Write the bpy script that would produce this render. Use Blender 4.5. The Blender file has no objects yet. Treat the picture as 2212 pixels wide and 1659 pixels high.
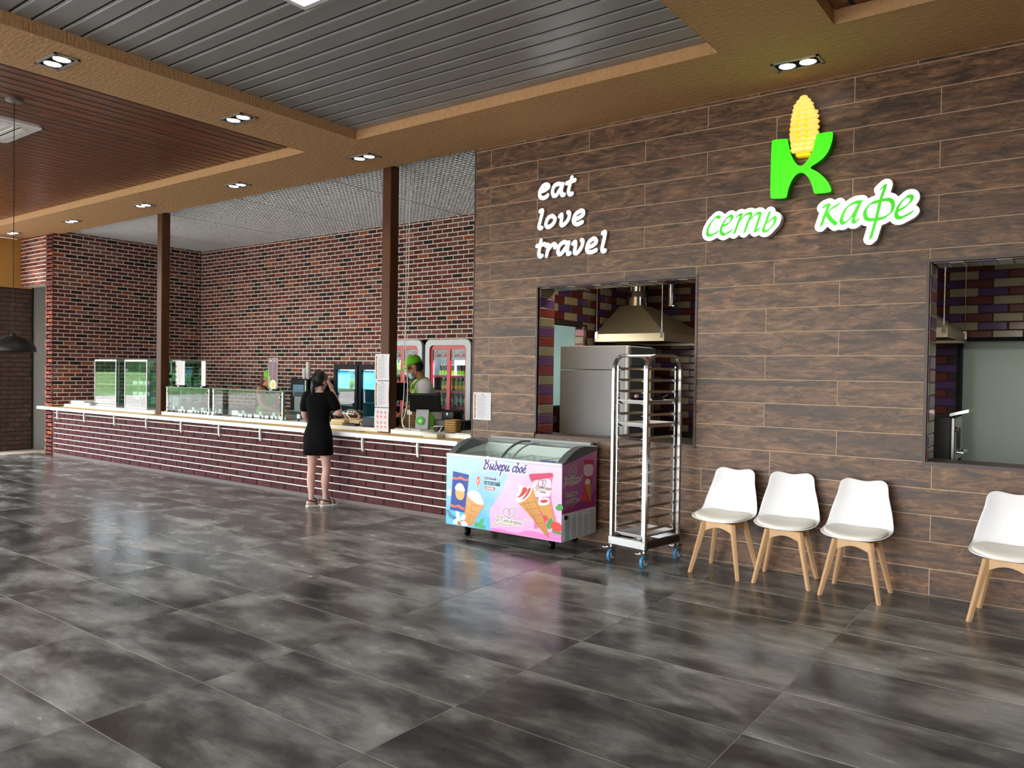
import bpy, bmesh, math, random
import numpy as np
from mathutils import Vector, Matrix
R = math.radians
SC = bpy.context.scene
COL = SC.collection
rnd = random.Random(7)

# ------------------------------------------------------------------ camera
cd = bpy.data.cameras.new('camera'); cam = bpy.data.objects.new('camera', cd); COL.objects.link(cam)
_yaw, _pit, _rol, _f = -0.636698762, -0.0151872674, 0.0145707488, 1684.33506
_fw = Vector((math.sin(_yaw)*math.cos(_pit), math.cos(_yaw)*math.cos(_pit), math.sin(_pit)))
_rt = Vector((math.cos(_yaw), -math.sin(_yaw), 0)); _up = _rt.cross(_fw)
_r2 = math.cos(_rol)*_rt+math.sin(_rol)*_up; _u2 = -math.sin(_rol)*_rt+math.cos(_rol)*_up
cam.matrix_world = Matrix(((_r2.x, _u2.x, -_fw.x, 0), (_r2.y, _u2.y, -_fw.y, -6.56917814), (_r2.z, _u2.z, -_fw.z, 1.63114318), (0, 0, 0, 1)))
cd.sensor_fit = 'HORIZONTAL'; cd.sensor_width = 36; cd.lens = 36*_f/2212; cd.clip_end = 400
SC.camera = cam

# ------------------------------------------------------------------ sky, daylight, exposure
wd = bpy.data.worlds.new('world'); SC.world = wd; wd.use_nodes = True
_nt = wd.node_tree; _bg = _nt.nodes['Background']
_sky = _nt.nodes.new('ShaderNodeTexSky'); _sky.sky_type = 'NISHITA'; _sky.sun_disc = False
_sky.sun_elevation = R(48); _sky.sun_rotation = R(200); _sky.air_density = 1.0; _sky.dust_density = 3.0; _sky.ozone_density = .6
_mx = _nt.nodes.new('ShaderNodeMix'); _mx.data_type = 'RGBA'; _mx.inputs[0].default_value = .55
_mx.inputs[7].default_value = (3.0, 3.2, 3.5, 1)
_nt.links.new(_sky.outputs[0], _mx.inputs[6]); _nt.links.new(_mx.outputs[2], _bg.inputs[0]); _bg.inputs[1].default_value = 1.0
_sl = bpy.data.lights.new('sun', 'SUN'); _sl.energy = 15; _sl.angle = R(.6); _sl.color = (1, .95, .88)
_so = bpy.data.objects.new('sun', _sl); COL.objects.link(_so); _so.rotation_euler = Vector((.15, .6, .78)).to_track_quat('Z', 'Y').to_euler()
def portal(name, loc, rot, sx, sy):
    l = bpy.data.lights.new(name, 'AREA'); l.shape = 'RECTANGLE'; l.size = sx; l.size_y = sy; l.cycles.is_portal = True
    o = bpy.data.objects.new(name, l); COL.objects.link(o); o.location = loc; o.rotation_euler = rot
portal('daylight_left_glazing', (-16.55, -5.95, 2.0), (0, R(-90), 0), 3.9, 10.0)
portal('daylight_front_glazing', (-7.45, -10.97, 2.0), (R(90), 0, 0), 17.9, 3.9)
SC.view_settings.view_transform = 'Standard'; SC.view_settings.look = 'None'
SC.view_settings.exposure = 1.0; SC.view_settings.gamma = 1; SC.view_settings.use_curve_mapping = False
SC.cycles.max_bounces = 6; SC.cycles.diffuse_bounces = 4; SC.cycles.glossy_bounces = 3; SC.cycles.transparent_max_bounces = 12
SC.cycles.sample_clamp_indirect = 6; SC.cycles.caustics_reflective = False; SC.cycles.caustics_refractive = False
try:
    SC.cycles.use_denoising = True; SC.cycles.denoiser = 'OPENIMAGEDENOISE'; SC.cycles.use_adaptive_sampling = True; SC.cycles.adaptive_threshold = .09; SC.cycles.adaptive_min_samples = 16
except Exception: pass

# ------------------------------------------------------------------ materials
def lin(c):
    if isinstance(c, str):
        c = c.lstrip('#'); c = [int(c[i:i+2], 16)/255 for i in (0, 2, 4)]
    return tuple((x/12.92 if x <= .04045 else ((x+.055)/1.055)**2.4) for x in c)+(1,)
MATS = {}
def mat(name, col, rough=.5, metal=0., emit=0., emitcol=None, noise=None, bump=None, coat=0., trans=0., alpha=1., spec=.5, coord='Object', sss=0.):
    """noise=(scale, detail, amount[, stretch xyz]); bump=(scale, strength[, stretch])"""
    if name in MATS: return MATS[name]
    m = bpy.data.materials.new(name); m.use_nodes = True; MATS[name] = m
    nt = m.node_tree; b = nt.nodes['Principled BSDF']
    c = lin(col); b.inputs['Base Color'].default_value = c; b.inputs['Roughness'].default_value = rough
    b.inputs['Metallic'].default_value = metal; b.inputs['Specular IOR Level'].default_value = spec
    if coat: b.inputs['Coat Weight'].default_value = coat; b.inputs['Coat Roughness'].default_value = .1
    if trans: b.inputs['Transmission Weight'].default_value = trans
    if alpha < 1: b.inputs['Alpha'].default_value = alpha
    if sss: b.inputs['Subsurface Weight'].default_value = sss; b.inputs['Subsurface Radius'].default_value = (.02, .008, .005)
    if emit:
        b.inputs['Emission Color'].default_value = lin(emitcol or col); b.inputs['Emission Strength'].default_value = emit
    def coords(st):
        tc = nt.nodes.new('ShaderNodeTexCoord'); mp = nt.nodes.new('ShaderNodeMapping')
        nt.links.new(tc.outputs[coord], mp.inputs[0]); mp.inputs['Scale'].default_value = st; return mp
    if noise:
        st = noise[3] if len(noise) > 3 else (1, 1, 1)
        n = nt.nodes.new('ShaderNodeTexNoise'); n.inputs['Scale'].default_value = noise[0]; n.inputs['Detail'].default_value = noise[1]
        nt.links.new(coords(st).outputs[0], n.inputs[0])
        r = nt.nodes.new('ShaderNodeValToRGB'); a = noise[2]
        r.color_ramp.elements[0].position = .3; r.color_ramp.elements[1].position = .7
        r.color_ramp.elements[0].color = tuple(x*(1-a) for x in c[:3])+(1,); r.color_ramp.elements[1].color = tuple(min(1, x*(1+a)) for x in c[:3])+(1,)
        nt.links.new(n.outputs[0], r.inputs[0]); nt.links.new(r.outputs[0], b.inputs['Base Color'])
    if bump:
        st = bump[2] if len(bump) > 2 else (1, 1, 1)
        n = nt.nodes.new('ShaderNodeTexNoise'); n.inputs['Scale'].default_value = bump[0]; n.inputs['Detail'].default_value = 4
        nt.links.new(coords(st).outputs[0], n.inputs[0])
        bp = nt.nodes.new('ShaderNodeBump'); bp.inputs['Strength'].default_value = bump[1]; bp.inputs['Distance'].default_value = .01
        nt.links.new(n.outputs[0], bp.inputs['Height']); nt.links.new(bp.outputs[0], b.inputs['Normal'])
    return m
def thin_glass(name, tint='#E4F2EC', refl=.12, rough=.02, ior=1.5):
    if name in MATS: return MATS[name]
    m = bpy.data.materials.new(name); m.use_nodes = True; MATS[name] = m; nt = m.node_tree
    nt.nodes.remove(nt.nodes['Principled BSDF']); out = nt.nodes['Material Output']
    t = nt.nodes.new('ShaderNodeBsdfTransparent'); t.inputs[0].default_value = lin(tint)
    g = nt.nodes.new('ShaderNodeBsdfGlossy'); g.inputs['Roughness'].default_value = rough; g.inputs[0].default_value = (1, 1, 1, 1)
    fr = nt.nodes.new('ShaderNodeFresnel'); fr.inputs[0].default_value = ior
    ad = nt.nodes.new('ShaderNodeMath'); ad.operation = 'ADD'; ad.inputs[1].default_value = refl; ad.use_clamp = True
    mx = nt.nodes.new('ShaderNodeMixShader')
    ge = nt.nodes.new('ShaderNodeNewGeometry'); iv = nt.nodes.new('ShaderNodeMath'); iv.operation = 'SUBTRACT'; iv.inputs[0].default_value = 1
    nt.links.new(ge.outputs['Backfacing'], iv.inputs[1]); ml = nt.nodes.new('ShaderNodeMath'); ml.operation = 'MULTIPLY'
    nt.links.new(fr.outputs[0], ad.inputs[0]); nt.links.new(ad.outputs[0], ml.inputs[0]); nt.links.new(iv.outputs[0], ml.inputs[1]); nt.links.new(ml.outputs[0], mx.inputs[0])
    nt.links.new(t.outputs[0], mx.inputs[1]); nt.links.new(g.outputs[0], mx.inputs[2]); nt.links.new(mx.outputs[0], out.inputs[0])
    return m

# ------------------------------------------------------------------ mesh helpers
class B:
    def __init__(s): s.v = []; s.f = []; s.m = []; s.mi = 0
    def add(s, vs, fs):
        o = len(s.v); s.v += [tuple(v) for v in vs]; s.f += [tuple(i+o for i in f) for f in fs]; s.m += [s.mi]*len(fs); return s
    def box(s, x0, x1, y0, y1, z0, z1):
        return s.add([(x0, y0, z0), (x1, y0, z0), (x1, y1, z0), (x0, y1, z0), (x0, y0, z1), (x1, y0, z1), (x1, y1, z1), (x0, y1, z1)],
                     [(0, 3, 2, 1), (4, 5, 6, 7), (0, 1, 5, 4), (1, 2, 6, 5), (2, 3, 7, 6), (3, 0, 4, 7)])
    def cbox(s, x0, x1, y0, y1, z0, z1, c=.005):
        """box with all edges chamfered"""
        c = min(c, (x1-x0)*.45, (y1-y0)*.45, (z1-z0)*.45)
        bm = bmesh.new(); bmesh.ops.create_cube(bm, size=1)
        for v in bm.verts: v.co = Vector(((x0+x1)/2+v.co.x*(x1-x0), (y0+y1)/2+v.co.y*(y1-y0), (z0+z1)/2+v.co.z*(z1-z0)))
        bmesh.ops.bevel(bm, geom=list(bm.edges), offset=c, segments=1, affect='EDGES', profile=.5)
        bm.verts.index_update(); s.add([v.co[:] for v in bm.verts], [[v.index for v in f.verts] for f in bm.faces]); bm.free(); return s
    def rbox(s, x0, x1, y0, y1, z0, z1, r=.02, seg=3, M=None):
        bm = bmesh.new(); bmesh.ops.create_cube(bm, size=1)
        for v in bm.verts: v.co = Vector(((x0+x1)/2+v.co.x*(x1-x0), (y0+y1)/2+v.co.y*(y1-y0), (z0+z1)/2+v.co.z*(z1-z0)))
        r = min(r, (x1-x0)*.49, (y1-y0)*.49, (z1-z0)*.49)
        bmesh.ops.bevel(bm, geom=list(bm.edges), offset=r, segments=seg, affect='EDGES', profile=.5)
        bm.verts.index_update()
        s.add([(M@v.co)[:] if M else v.co[:] for v in bm.verts], [[v.index for v in f.verts] for f in bm.faces]); bm.free(); return s
    def tube(s, pts, r, n=8, caps=True, closed=False, sq=None):
        """swept ring along pts; r number or list; sq=(a,b): elliptical scale"""
        pts = [Vector(p) for p in pts]; N = len(pts); rs = r if isinstance(r, (list, tuple)) else [r]*N
        prev = None; rings = []
        for i, p in enumerate(pts):
            if closed: t = pts[(i+1) % N]-pts[i-1]
            else: t = (pts[min(i+1, N-1)]-pts[max(i-1, 0)])
            if t.length < 1e-9: t = Vector((0, 0, 1))
            t.normalize()
            if prev is None:
                a = Vector((0, 0, 1)) if abs(t.z) < .9 else Vector((1, 0, 0)); u = t.cross(a).normalized()
            else:
                u = prev-t*prev.dot(t)
                u = u.normalized() if u.length > 1e-6 else t.orthogonal().normalized()
            prev = u; w = t.cross(u); ring = []
            for k in range(n):
                a = 2*math.pi*k/n+(math.pi/4 if n == 4 else 0); e = rs[i]
                ring.append((p+u*(math.cos(a)*e*(sq[0] if sq else 1))+w*(math.sin(a)*e*(sq[1] if sq else 1)))[:])
            rings.append(ring)
        vs = [v for g in rings for v in g]; fs = []
        for i in range(N if closed else N-1):
            j = (i+1) % N
            for k in range(n): fs.append((i*n+k, i*n+(k+1) % n, j*n+(k+1) % n, j*n+k))
        if caps and not closed: fs += [tuple(range(n-1, -1, -1)), tuple((N-1)*n+k for k in range(n))]
        return s.add(vs, fs)
    def cyl(s, p0, p1, r, n=16, r2=None, caps=True): return s.tube([p0, p1], [r, r if r2 is None else r2], n, caps)
    def lathe(s, prof, c=(0, 0, 0), n=24, axis='z', cap=True):
        vs = []; fs = []
        for (r, h) in prof:
            for k in range(n):
                a = 2*math.pi*k/n; q = (math.cos(a)*r, math.sin(a)*r)
                v = {'z': (q[0], q[1], h), 'y': (q[0], h, -q[1]), 'x': (h, q[0], q[1])}[axis]
                vs.append((c[0]+v[0], c[1]+v[1], c[2]+v[2]))
        for i in range(len(prof)-1):
            for k in range(n): fs.append((i*n+k, i*n+(k+1) % n, (i+1)*n+(k+1) % n, (i+1)*n+k))
        if cap:
            if prof[0][0] > 1e-6: fs.append(tuple(range(n-1, -1, -1)))
            if prof[-1][0] > 1e-6: fs.append(tuple((len(prof)-1)*n+k for k in range(n)))
        return s.add(vs, fs)
    def loft(s, rings, cap=True):
        n = len(rings[0]); vs = [v for g in rings for v in g]; fs = []
        for i in range(len(rings)-1):
            for k in range(n): fs.append((i*n+k, i*n+(k+1) % n, (i+1)*n+(k+1) % n, (i+1)*n+k))
        if cap: fs += [tuple(range(n-1, -1, -1)), tuple((len(rings)-1)*n+k for k in range(n))]
        return s.add(vs, fs)
    def prism(s, poly, d0, d1, fn=lambda a, b, d: (a, d, b)):
        """extrude 2D outline; default plane xz, depth along y"""
        n = len(poly); vs = [fn(a, b, d0) for a, b in poly]+[fn(a, b, d1) for a, b in poly]
        return s.add(vs, [tuple(range(n)), tuple(range(2*n-1, n-1, -1))]+[(i, n+i, n+(i+1) % n, (i+1) % n) for i in range(n)])
    def sphere(s, c, r, n=12, m=8, sc=(1, 1, 1)):
        prof = [(math.sin(math.pi*i/m)*r, -math.cos(math.pi*i/m)*r) for i in range(m+1)]
        t = B().lathe(prof, (0, 0, 0), n, 'z', False)
        return s.add([(c[0]+v[0]*sc[0], c[1]+v[1]*sc[1], c[2]+v[2]*sc[2]) for v in t.v], t.f)
    def xf(s, M): s.v = [(M@Vector(v))[:] for v in s.v]; return s
    def mesh(s, name, mats, smooth=False, off=None, fix=True):
        me = bpy.data.meshes.new(name); vs = s.v
        if off is not None: vs = [(v[0]-off[0], v[1]-off[1], v[2]-off[2]) for v in vs]
        me.from_pydata(vs, [], s.f)
        ms = mats if isinstance(mats, (list, tuple)) else [mats]
        for m in ms: me.materials.append(m)
        if len(ms) > 1: me.polygons.foreach_set('material_index', s.m)
        if fix:
            bm = bmesh.new(); bm.from_mesh(me); bmesh.ops.recalc_face_normals(bm, faces=bm.faces); bm.to_mesh(me); bm.free()
        if smooth:
            me.polygons.foreach_set('use_smooth', [True]*len(me.polygons))
            if smooth is not True and smooth != 1: me.set_sharp_from_angle(angle=R(smooth))
        me.update(); return me
    def build(s, name, mats, parent=None, smooth=False, local=False, fix=True):
        off = None
        if parent is not None and not local: off = world_off(parent)
        return put(name, s.mesh(name, mats, smooth, off, fix), parent)
def world_off(p):
    o = Vector((0, 0, 0))
    while p is not None: o = o+p.location; p = p.parent
    return o
def put(name, me, parent=None, loc=None, rot=None):
    o = bpy.data.objects.new(name, me); COL.objects.link(o)
    if parent is not None: o.parent = parent
    if loc is not None: o.location = loc
    if rot is not None: o.rotation_euler = rot
    return o
def tag(o, label=None, cat=None, group=None, kind=None):
    if label: o['label'] = label
    if cat: o['category'] = cat
    if group: o['group'] = group
    if kind: o['kind'] = kind
    return o
def thing(name, label, cat, loc=(0, 0, 0), rz=0., group=None):
    o = bpy.data.objects.new(name, None); COL.objects.link(o); o.location = loc; o.rotation_euler = (0, 0, rz); o.empty_display_size = .1
    return tag(o, label, cat, group)
def struct(o): o['kind'] = 'structure'; return o
def copy_tree(o, parent=None):
    c = o.copy(); COL.objects.link(c)
    if parent is not None: c.parent = parent
    for ch in list(o.children): copy_tree(ch, c)
    return c
def rrect(x0, x1, y0, y1, r, n=5):
    out = []
    for cx, cy, a0 in ((x1-r, y1-r, 0), (x0+r, y1-r, 90), (x0+r, y0+r, 180), (x1-r, y0+r, 270)):
        for k in range(n+1):
            a = R(a0+90*k/n); out.append((cx+r*math.cos(a), cy+r*math.sin(a)))
    return out
def cr(pts, n=8, closed=False):
    """Catmull-Rom through pts"""
    P = [np.array(p, float) for p in pts]; N = len(P); out = []
    for i in range(N if closed else N-1):
        g = lambda k: P[k % N] if closed else P[min(max(k, 0), N-1)]
        a, b, c, d = g(i-1), g(i), g(i+1), g(i+2)
        for k in range(n):
            t = k/n; out.append(tuple(.5*((2*b)+(c-a)*t+(2*a-5*b+4*c-d)*t*t+(-a+3*b-3*c+d)*t**3)))
    if not closed: out.append(tuple(P[-1]))
    return out
def chaikin(pts, n=2):
    for _ in range(n):
        out = []
        for i in range(len(pts)):
            a, b_ = pts[i], pts[(i+1) % len(pts)]; out += [(a[0]*.75+b_[0]*.25, a[1]*.75+b_[1]*.25), (a[0]*.25+b_[0]*.75, a[1]*.25+b_[1]*.75)]
        pts = out
    return pts
# flat artwork: outlines and stroked lettering -> filled 2D shapes
def contour(field, xs, ys, iso):
    """marching squares; returns closed loops where field<iso"""
    F = field-iso; H, W = F.shape; seg = {}
    def ip(p, q, fp, fq): t = fp/(fp-fq); return (p[0]+(q[0]-p[0])*t, p[1]+(q[1]-p[1])*t)
    neg = F < 0
    code = (neg[:-1, :-1]*1+neg[:-1, 1:]*2+neg[1:, 1:]*4+neg[1:, :-1]*8)
    table = {1: [(3, 0)], 2: [(0, 1)], 3: [(3, 1)], 4: [(1, 2)], 5: [(3, 2), (1, 0)], 6: [(0, 2)], 7: [(3, 2)], 8: [(2, 3)], 9: [(2, 0)], 10: [(0, 3), (2, 1)], 11: [(2, 1)], 12: [(1, 3)], 13: [(1, 0)], 14: [(0, 3)]}
    def ekey(i, j, e): return {0: ('h', i, j), 1: ('v', i, j+1), 2: ('h', i+1, j), 3: ('v', i, j)}[e]
    def epos(k):
        t, i, j = k
        if t == 'h': return ip((xs[j], ys[i]), (xs[j+1], ys[i]), F[i, j], F[i, j+1])
        return ip((xs[j], ys[i]), (xs[j], ys[i+1]), F[i, j], F[i+1, j])
    for i, j in zip(*np.nonzero((code > 0) & (code < 15))):
        for a, b in table[int(code[i, j])]: seg[ekey(i, j, a)] = ekey(i, j, b)
    loops = []
    while seg:
        k0, k = next(iter(seg.items())); del seg[k0]; lp = [epos(k0)]
        while k != k0 and k in seg: lp.append(epos(k)); k = seg.pop(k)
        if len(lp) > 4: loops.append(lp)
    return loops
def stroke_field(strokes, res, pad, nib=None):
    """strokes: list of (points, radius or list). nib=(angle deg, half length): broad pen"""
    A = []; Rr = []
    for pts, r in strokes:
        pts = np.array(pts, float); L = np.r_[0, np.cumsum(np.hypot(*np.diff(pts, axis=0).T))]
        n = max(2, int(L[-1]/(res*1.2))); s = np.linspace(0, L[-1], n)
        q = np.c_[np.interp(s, L, pts[:, 0]), np.interp(s, L, pts[:, 1])]; A.append(q)
        rr = np.interp(s, np.linspace(0, L[-1], len(r)), r) if isinstance(r, (list, tuple)) else np.full(n, r); Rr.append(rr)
    A = np.concatenate(A); Rr = np.concatenate(Rr)
    lo = A.min(0)-pad; hi = A.max(0)+pad
    xs = np.arange(lo[0], hi[0]+res, res); ys = np.arange(lo[1], hi[1]+res, res); X, Y = np.meshgrid(xs, ys)
    F = np.full(X.shape, 9.)
    if nib: ca, sa, hl = math.cos(R(nib[0])), math.sin(R(nib[0])), nib[1]
    for (ax, ay), r in zip(A, Rr):
        dx, dy = X-ax, Y-ay
        if nib:
            t = np.clip(dx*ca+dy*sa, -hl, hl); dx = dx-t*ca; dy = dy-t*sa
        np.minimum(F, np.hypot(dx, dy)-r, out=F)
    return F, xs, ys
def simplify(lp, tol):
    out = [lp[0]]
    for i in range(1, len(lp)-1):
        a = out[-1]; b = lp[i]; c = lp[i+1]
        ar = abs((b[0]-a[0])*(c[1]-a[1])-(c[0]-a[0])*(b[1]-a[1]))/max(1e-9, math.hypot(c[0]-a[0], c[1]-a[1]))
        if ar > tol: out.append(b)
    out.append(lp[-1]); return out
def fill_shape(name, loops, depth, m, parent=None, M=None, bevel=0., tol=0., local=False):
    """filled outline(s) (holes by even-odd) extruded by depth; local plane xy, z 0..depth; M maps to world"""
    cu = bpy.data.curves.new(name, 'CURVE'); cu.dimensions = '2D'; cu.fill_mode = 'BOTH'
    cu.extrude = depth/2-bevel; cu.bevel_depth = bevel; cu.bevel_resolution = 1; cu.offset = -bevel
    for lp in loops:
        if tol: lp = simplify(lp, tol)
        sp = cu.splines.new('POLY'); sp.points.add(len(lp)-1)
        for p, q in zip(sp.points, lp): p.co = (q[0], q[1], 0, 1)
        sp.use_cyclic_u = True
    tmp = bpy.data.objects.new(name, cu)
    me = bpy.data.meshes.new_from_object(tmp)
    bpy.data.objects.remove(tmp); bpy.data.curves.remove(cu)
    me.name = name; T = Matrix.Translation((0, 0, depth/2))
    if M is not None: T = M@T
    if parent is not None and not local: T = Matrix.Translation(-world_off(parent))@T
    me.transform(T); me.materials.clear(); me.materials.append(m)
    return put(name, me, parent)
def text_mesh(name, txt, size, m, parent=None, M=None, depth=.001, shear=0., bold=0., align='CENTER', spacing=1., local=False, sx=1.):
    cu = bpy.data.curves.new(name, 'FONT'); cu.body = txt; cu.size = size; cu.extrude = depth/2; cu.shear = shear; cu.offset = bold
    cu.align_x = align; cu.align_y = 'CENTER'; cu.space_character = spacing; cu.resolution_u = 3
    tmp = bpy.data.objects.new(name, cu)
    me = bpy.data.meshes.new_from_object(tmp)
    bpy.data.objects.remove(tmp); bpy.data.curves.remove(cu); me.name = name
    T = Matrix.Translation((0, 0, depth/2))@Matrix.Diagonal((sx, 1, 1, 1))
    if M is not None: T = M@T
    if parent is not None and not local: T = Matrix.Translation(-world_off(parent))@T
    me.transform(T); me.materials.clear(); me.materials.append(m); return put(name, me, parent)
def facing(x, y, z, kind='-y'):
    """matrix: local x->right, y->up, z-> out of a vertical face"""
    if kind == '-y': A = Matrix(((1, 0, 0, x), (0, 0, -1, y), (0, 1, 0, z), (0, 0, 0, 1)))
    elif kind == '+x': A = Matrix(((0, 0, 1, x), (1, 0, 0, y), (0, 1, 0, z), (0, 0, 0, 1)))
    elif kind == 'up': A = Matrix(((1, 0, 0, x), (0, 1, 0, y), (0, 0, 1, z), (0, 0, 0, 1)))
    return A
PX, PY, PZ = 0.0, -6.56917814, 1.63114318
def seen_px(p):
    """rough size ranking only: distance from the viewpoint"""
    return (p[0]-PX)**2+(p[1]-PY)**2+(p[2]-PZ)**2
# ------------------------------------------------------------------ surface materials with piece-by-piece variation
def piece_mat(name, cols, scale, stretch, rough, bump=0., patch=None, rvar=.5, dist=.5, bscale=None, spec=.5, rough2=None, det=9, nr=.68):
    """colour clouds offset per object so that no two pieces look alike; cols=[(pos,hex)...]"""
    if name in MATS: return MATS[name]
    m = bpy.data.materials.new(name); m.use_nodes = True; MATS[name] = m; nt = m.node_tree; b = nt.nodes['Principled BSDF']
    b.inputs['Roughness'].default_value = rough; b.inputs['Specular IOR Level'].default_value = spec
    tc = nt.nodes.new('ShaderNodeTexCoord'); oi = nt.nodes.new('ShaderNodeObjectInfo')
    mu = nt.nodes.new('ShaderNodeVectorMath'); mu.operation = 'MULTIPLY'; mu.inputs[1].default_value = stretch
    nt.links.new(tc.outputs['Object'], mu.inputs[0])
    cx = nt.nodes.new('ShaderNodeCombineXYZ'); k = nt.nodes.new('ShaderNodeMath'); k.operation = 'MULTIPLY'; k.inputs[1].default_value = 137.0
    nt.links.new(oi.outputs['Random'], k.inputs[0]); nt.links.new(k.outputs[0], cx.inputs[0]); nt.links.new(k.outputs[0], cx.inputs[2])
    ad = nt.nodes.new('ShaderNodeVectorMath'); ad.operation = 'ADD'; nt.links.new(mu.outputs[0], ad.inputs[0]); nt.links.new(cx.outputs[0], ad.inputs[1])
    n = nt.nodes.new('ShaderNodeTexNoise'); n.inputs['Scale'].default_value = scale; n.inputs['Detail'].default_value = det; n.inputs['Roughness'].default_value = nr
    n.inputs['Distortion'].default_value = dist; nt.links.new(ad.outputs[0], n.inputs[0])
    r = nt.nodes.new('ShaderNodeValToRGB'); e = r.color_ramp.elements
    while len(e) < len(cols): e.new(.5)
    for i, (p, c) in enumerate(cols): e[i].position = p; e[i].color = lin(c)
    nt.links.new(n.outputs[0], r.inputs[0]); col = r.outputs[0]
    if patch:  # (scale, stretch, colour, lo, hi)
        mu2 = nt.nodes.new('ShaderNodeVectorMath'); mu2.operation = 'MULTIPLY'; mu2.inputs[1].default_value = patch[1]; nt.links.new(ad.outputs[0], mu2.inputs[0])
        n2 = nt.nodes.new('ShaderNodeTexNoise'); n2.inputs['Scale'].default_value = patch[0]; n2.inputs['Detail'].default_value = 6; n2.inputs['Roughness'].default_value = .6; n2.inputs['Distortion'].default_value = 1.2
        nt.links.new(mu2.outputs[0], n2.inputs[0]); mr = nt.nodes.new('ShaderNodeMapRange'); mr.inputs[1].default_value = patch[3]; mr.inputs[2].default_value = patch[4]; mr.inputs[4].default_value = patch[5] if len(patch) > 5 else 1
        nt.links.new(n2.outputs[0], mr.inputs[0]); mx = nt.nodes.new('ShaderNodeMix'); mx.data_type = 'RGBA'; mx.inputs[7].default_value = lin(patch[2])
        nt.links.new(mr.outputs[0], mx.inputs[0]); nt.links.new(col, mx.inputs[6]); col = mx.outputs[2]
    hs = nt.nodes.new('ShaderNodeHueSaturation'); mr2 = nt.nodes.new('ShaderNodeMapRange'); mr2.inputs[3].default_value = 1-rvar; mr2.inputs[4].default_value = 1+rvar
    nt.links.new(oi.outputs['Random'], mr2.inputs[0]); nt.links.new(mr2.outputs[0], hs.inputs['Value']); nt.links.new(col, hs.inputs['Color'])
    nt.links.new(hs.outputs[0], b.inputs['Base Color'])
    if rough2:
        rr = nt.nodes.new('ShaderNodeMapRange'); rr.inputs[1].default_value = .35; rr.inputs[2].default_value = .65; rr.inputs[3].default_value = rough; rr.inputs[4].default_value = rough2
        nt.links.new(n.outputs[0], rr.inputs[0]); nt.links.new(rr.outputs[0], b.inputs['Roughness'])
    if bump:
        nb = n
        if bscale:
            nb = nt.nodes.new('ShaderNodeTexNoise'); nb.inputs['Scale'].default_value = bscale; nb.inputs['Detail'].default_value = 5; nt.links.new(ad.outputs[0], nb.inputs[0])
        bp = nt.nodes.new('ShaderNodeBump'); bp.inputs['Strength'].default_value = bump; bp.inputs['Distance'].default_value = .006
        nt.links.new(nb.outputs[0], bp.inputs['Height']); nt.links.new(bp.outputs[0], b.inputs['Normal'])
    return m
M_TILE = piece_mat('floor_tile_concrete', [(.30, '#353635'), (.42, '#4f504d'), (.50, '#6e6e68'), (.58, '#8f8f88'), (.70, '#acaca4')], 1.6, (1.0, 1.9, 1), .19, .0, (7, (1, 1.8, 1), '#464642', .52, .75, .35), .10, .25, spec=.5, rough2=.28, det=6, nr=.56)
M_GROUT = mat('floor_grout', '#a39e92', .8)
M_PLANK = piece_mat('wood_look_plank', [(.38, '#2b1c13'), (.45, '#4f3726'), (.505, '#6c4e37'), (.55, '#7e5b40'), (.63, '#9b7857')], 11.0, (.42, 1, 1.9), .42, .14, (2.1, (.7, 1, 1.1), '#2a1c16', .53, .63, .75), .12, .9, det=14, nr=.8)
M_PGROUT = mat('plank_grout', '#d6bb9c', .8)
M_OCHRE = mat('ochre_bark_plaster', '#c69a69', .85, noise=(30, 5, .08), bump=(38, .9, (.35, 1, 1)))
M_OCHREV = mat('ochre_bark_plaster_vertical', '#cca070', .85, noise=(30, 5, .08), bump=(40, .9, (1, 1, .3)))
M_SLATM = mat('grey_metal_slat', '#a4a6a7', .38, .4, noise=(3, 3, .06))
M_STRIP = mat('bright_aluminium_strip', '#e2e2de', .4, .0)
M_DARKGAP = mat('ceiling_void_black', '#050505', .9)
M_SLATW = piece_mat('red_brown_wood_slat', [(.3, '#6c381c'), (.5, '#7d4521'), (.7, '#8a5029')], 6, (1.2, .08, 1), .27, .02, None, .08, .4)
M_MORTAR = mat('pale_mortar', '#e6e0d4', .9, noise=(60, 4, .08))
BRICKC = [piece_mat('brick_%s' % n, [(.3, a), (.5, b_), (.72, c)], 16, (1, 1, 1), .85, .35, None, .12, .3) for n, a, b_, c in (
    ('red', '#542620', '#6e332a', '#803f35'), ('deep_red', '#4c2019', '#5e281f', '#723528'), ('rose', '#663f36', '#7f5047', '#8f5f54'),
    ('brown', '#4a2820', '#5e3329', '#704034'), ('charred', '#1c1311', '#2a1c19', '#3c2722'), ('orange', '#7d3d26', '#99502f', '#a8603c'))]
BRW = [24, 24, 20, 17, 16, 6]
M_BLOCK = piece_mat('oxblood_block', [(.3, '#3d2021'), (.5, '#522d2e'), (.75, '#664039')], 9, (1, 1, 1), .85, .45, None, .14, .3, bscale=40, spec=.25)
M_DKBRICK = piece_mat('dark_umber_brick', [(.3, '#2c1a14'), (.5, '#412a20'), (.75, '#5a3c2c')], 7, (1, 1, 1), .6, .35, None, .2, .3, bscale=40)
M_WHITEJ = mat('white_joint', '#e6e2da', .85)
M_WHITEP = mat('white_paint', '#eceae4', .6)
M_GREYP = mat('grey_painted_door', '#8f908e', .5)
M_BRONZE = mat('dark_bronze_steel', '#52301a', .45, spec=.2)
M_TRIM = mat('umber_trim', '#3c2419', .4)
M_SS = mat('brushed_stainless', '#b9bab8', .25, 1.0, noise=(4, 3, .06, (1, 1, 12)))
M_CHROME = mat('polished_steel', '#d4d6d6', .14, 1.0)
M_BLACK = mat('black_plastic', '#0b0c0e', .45, spec=.25)
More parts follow.
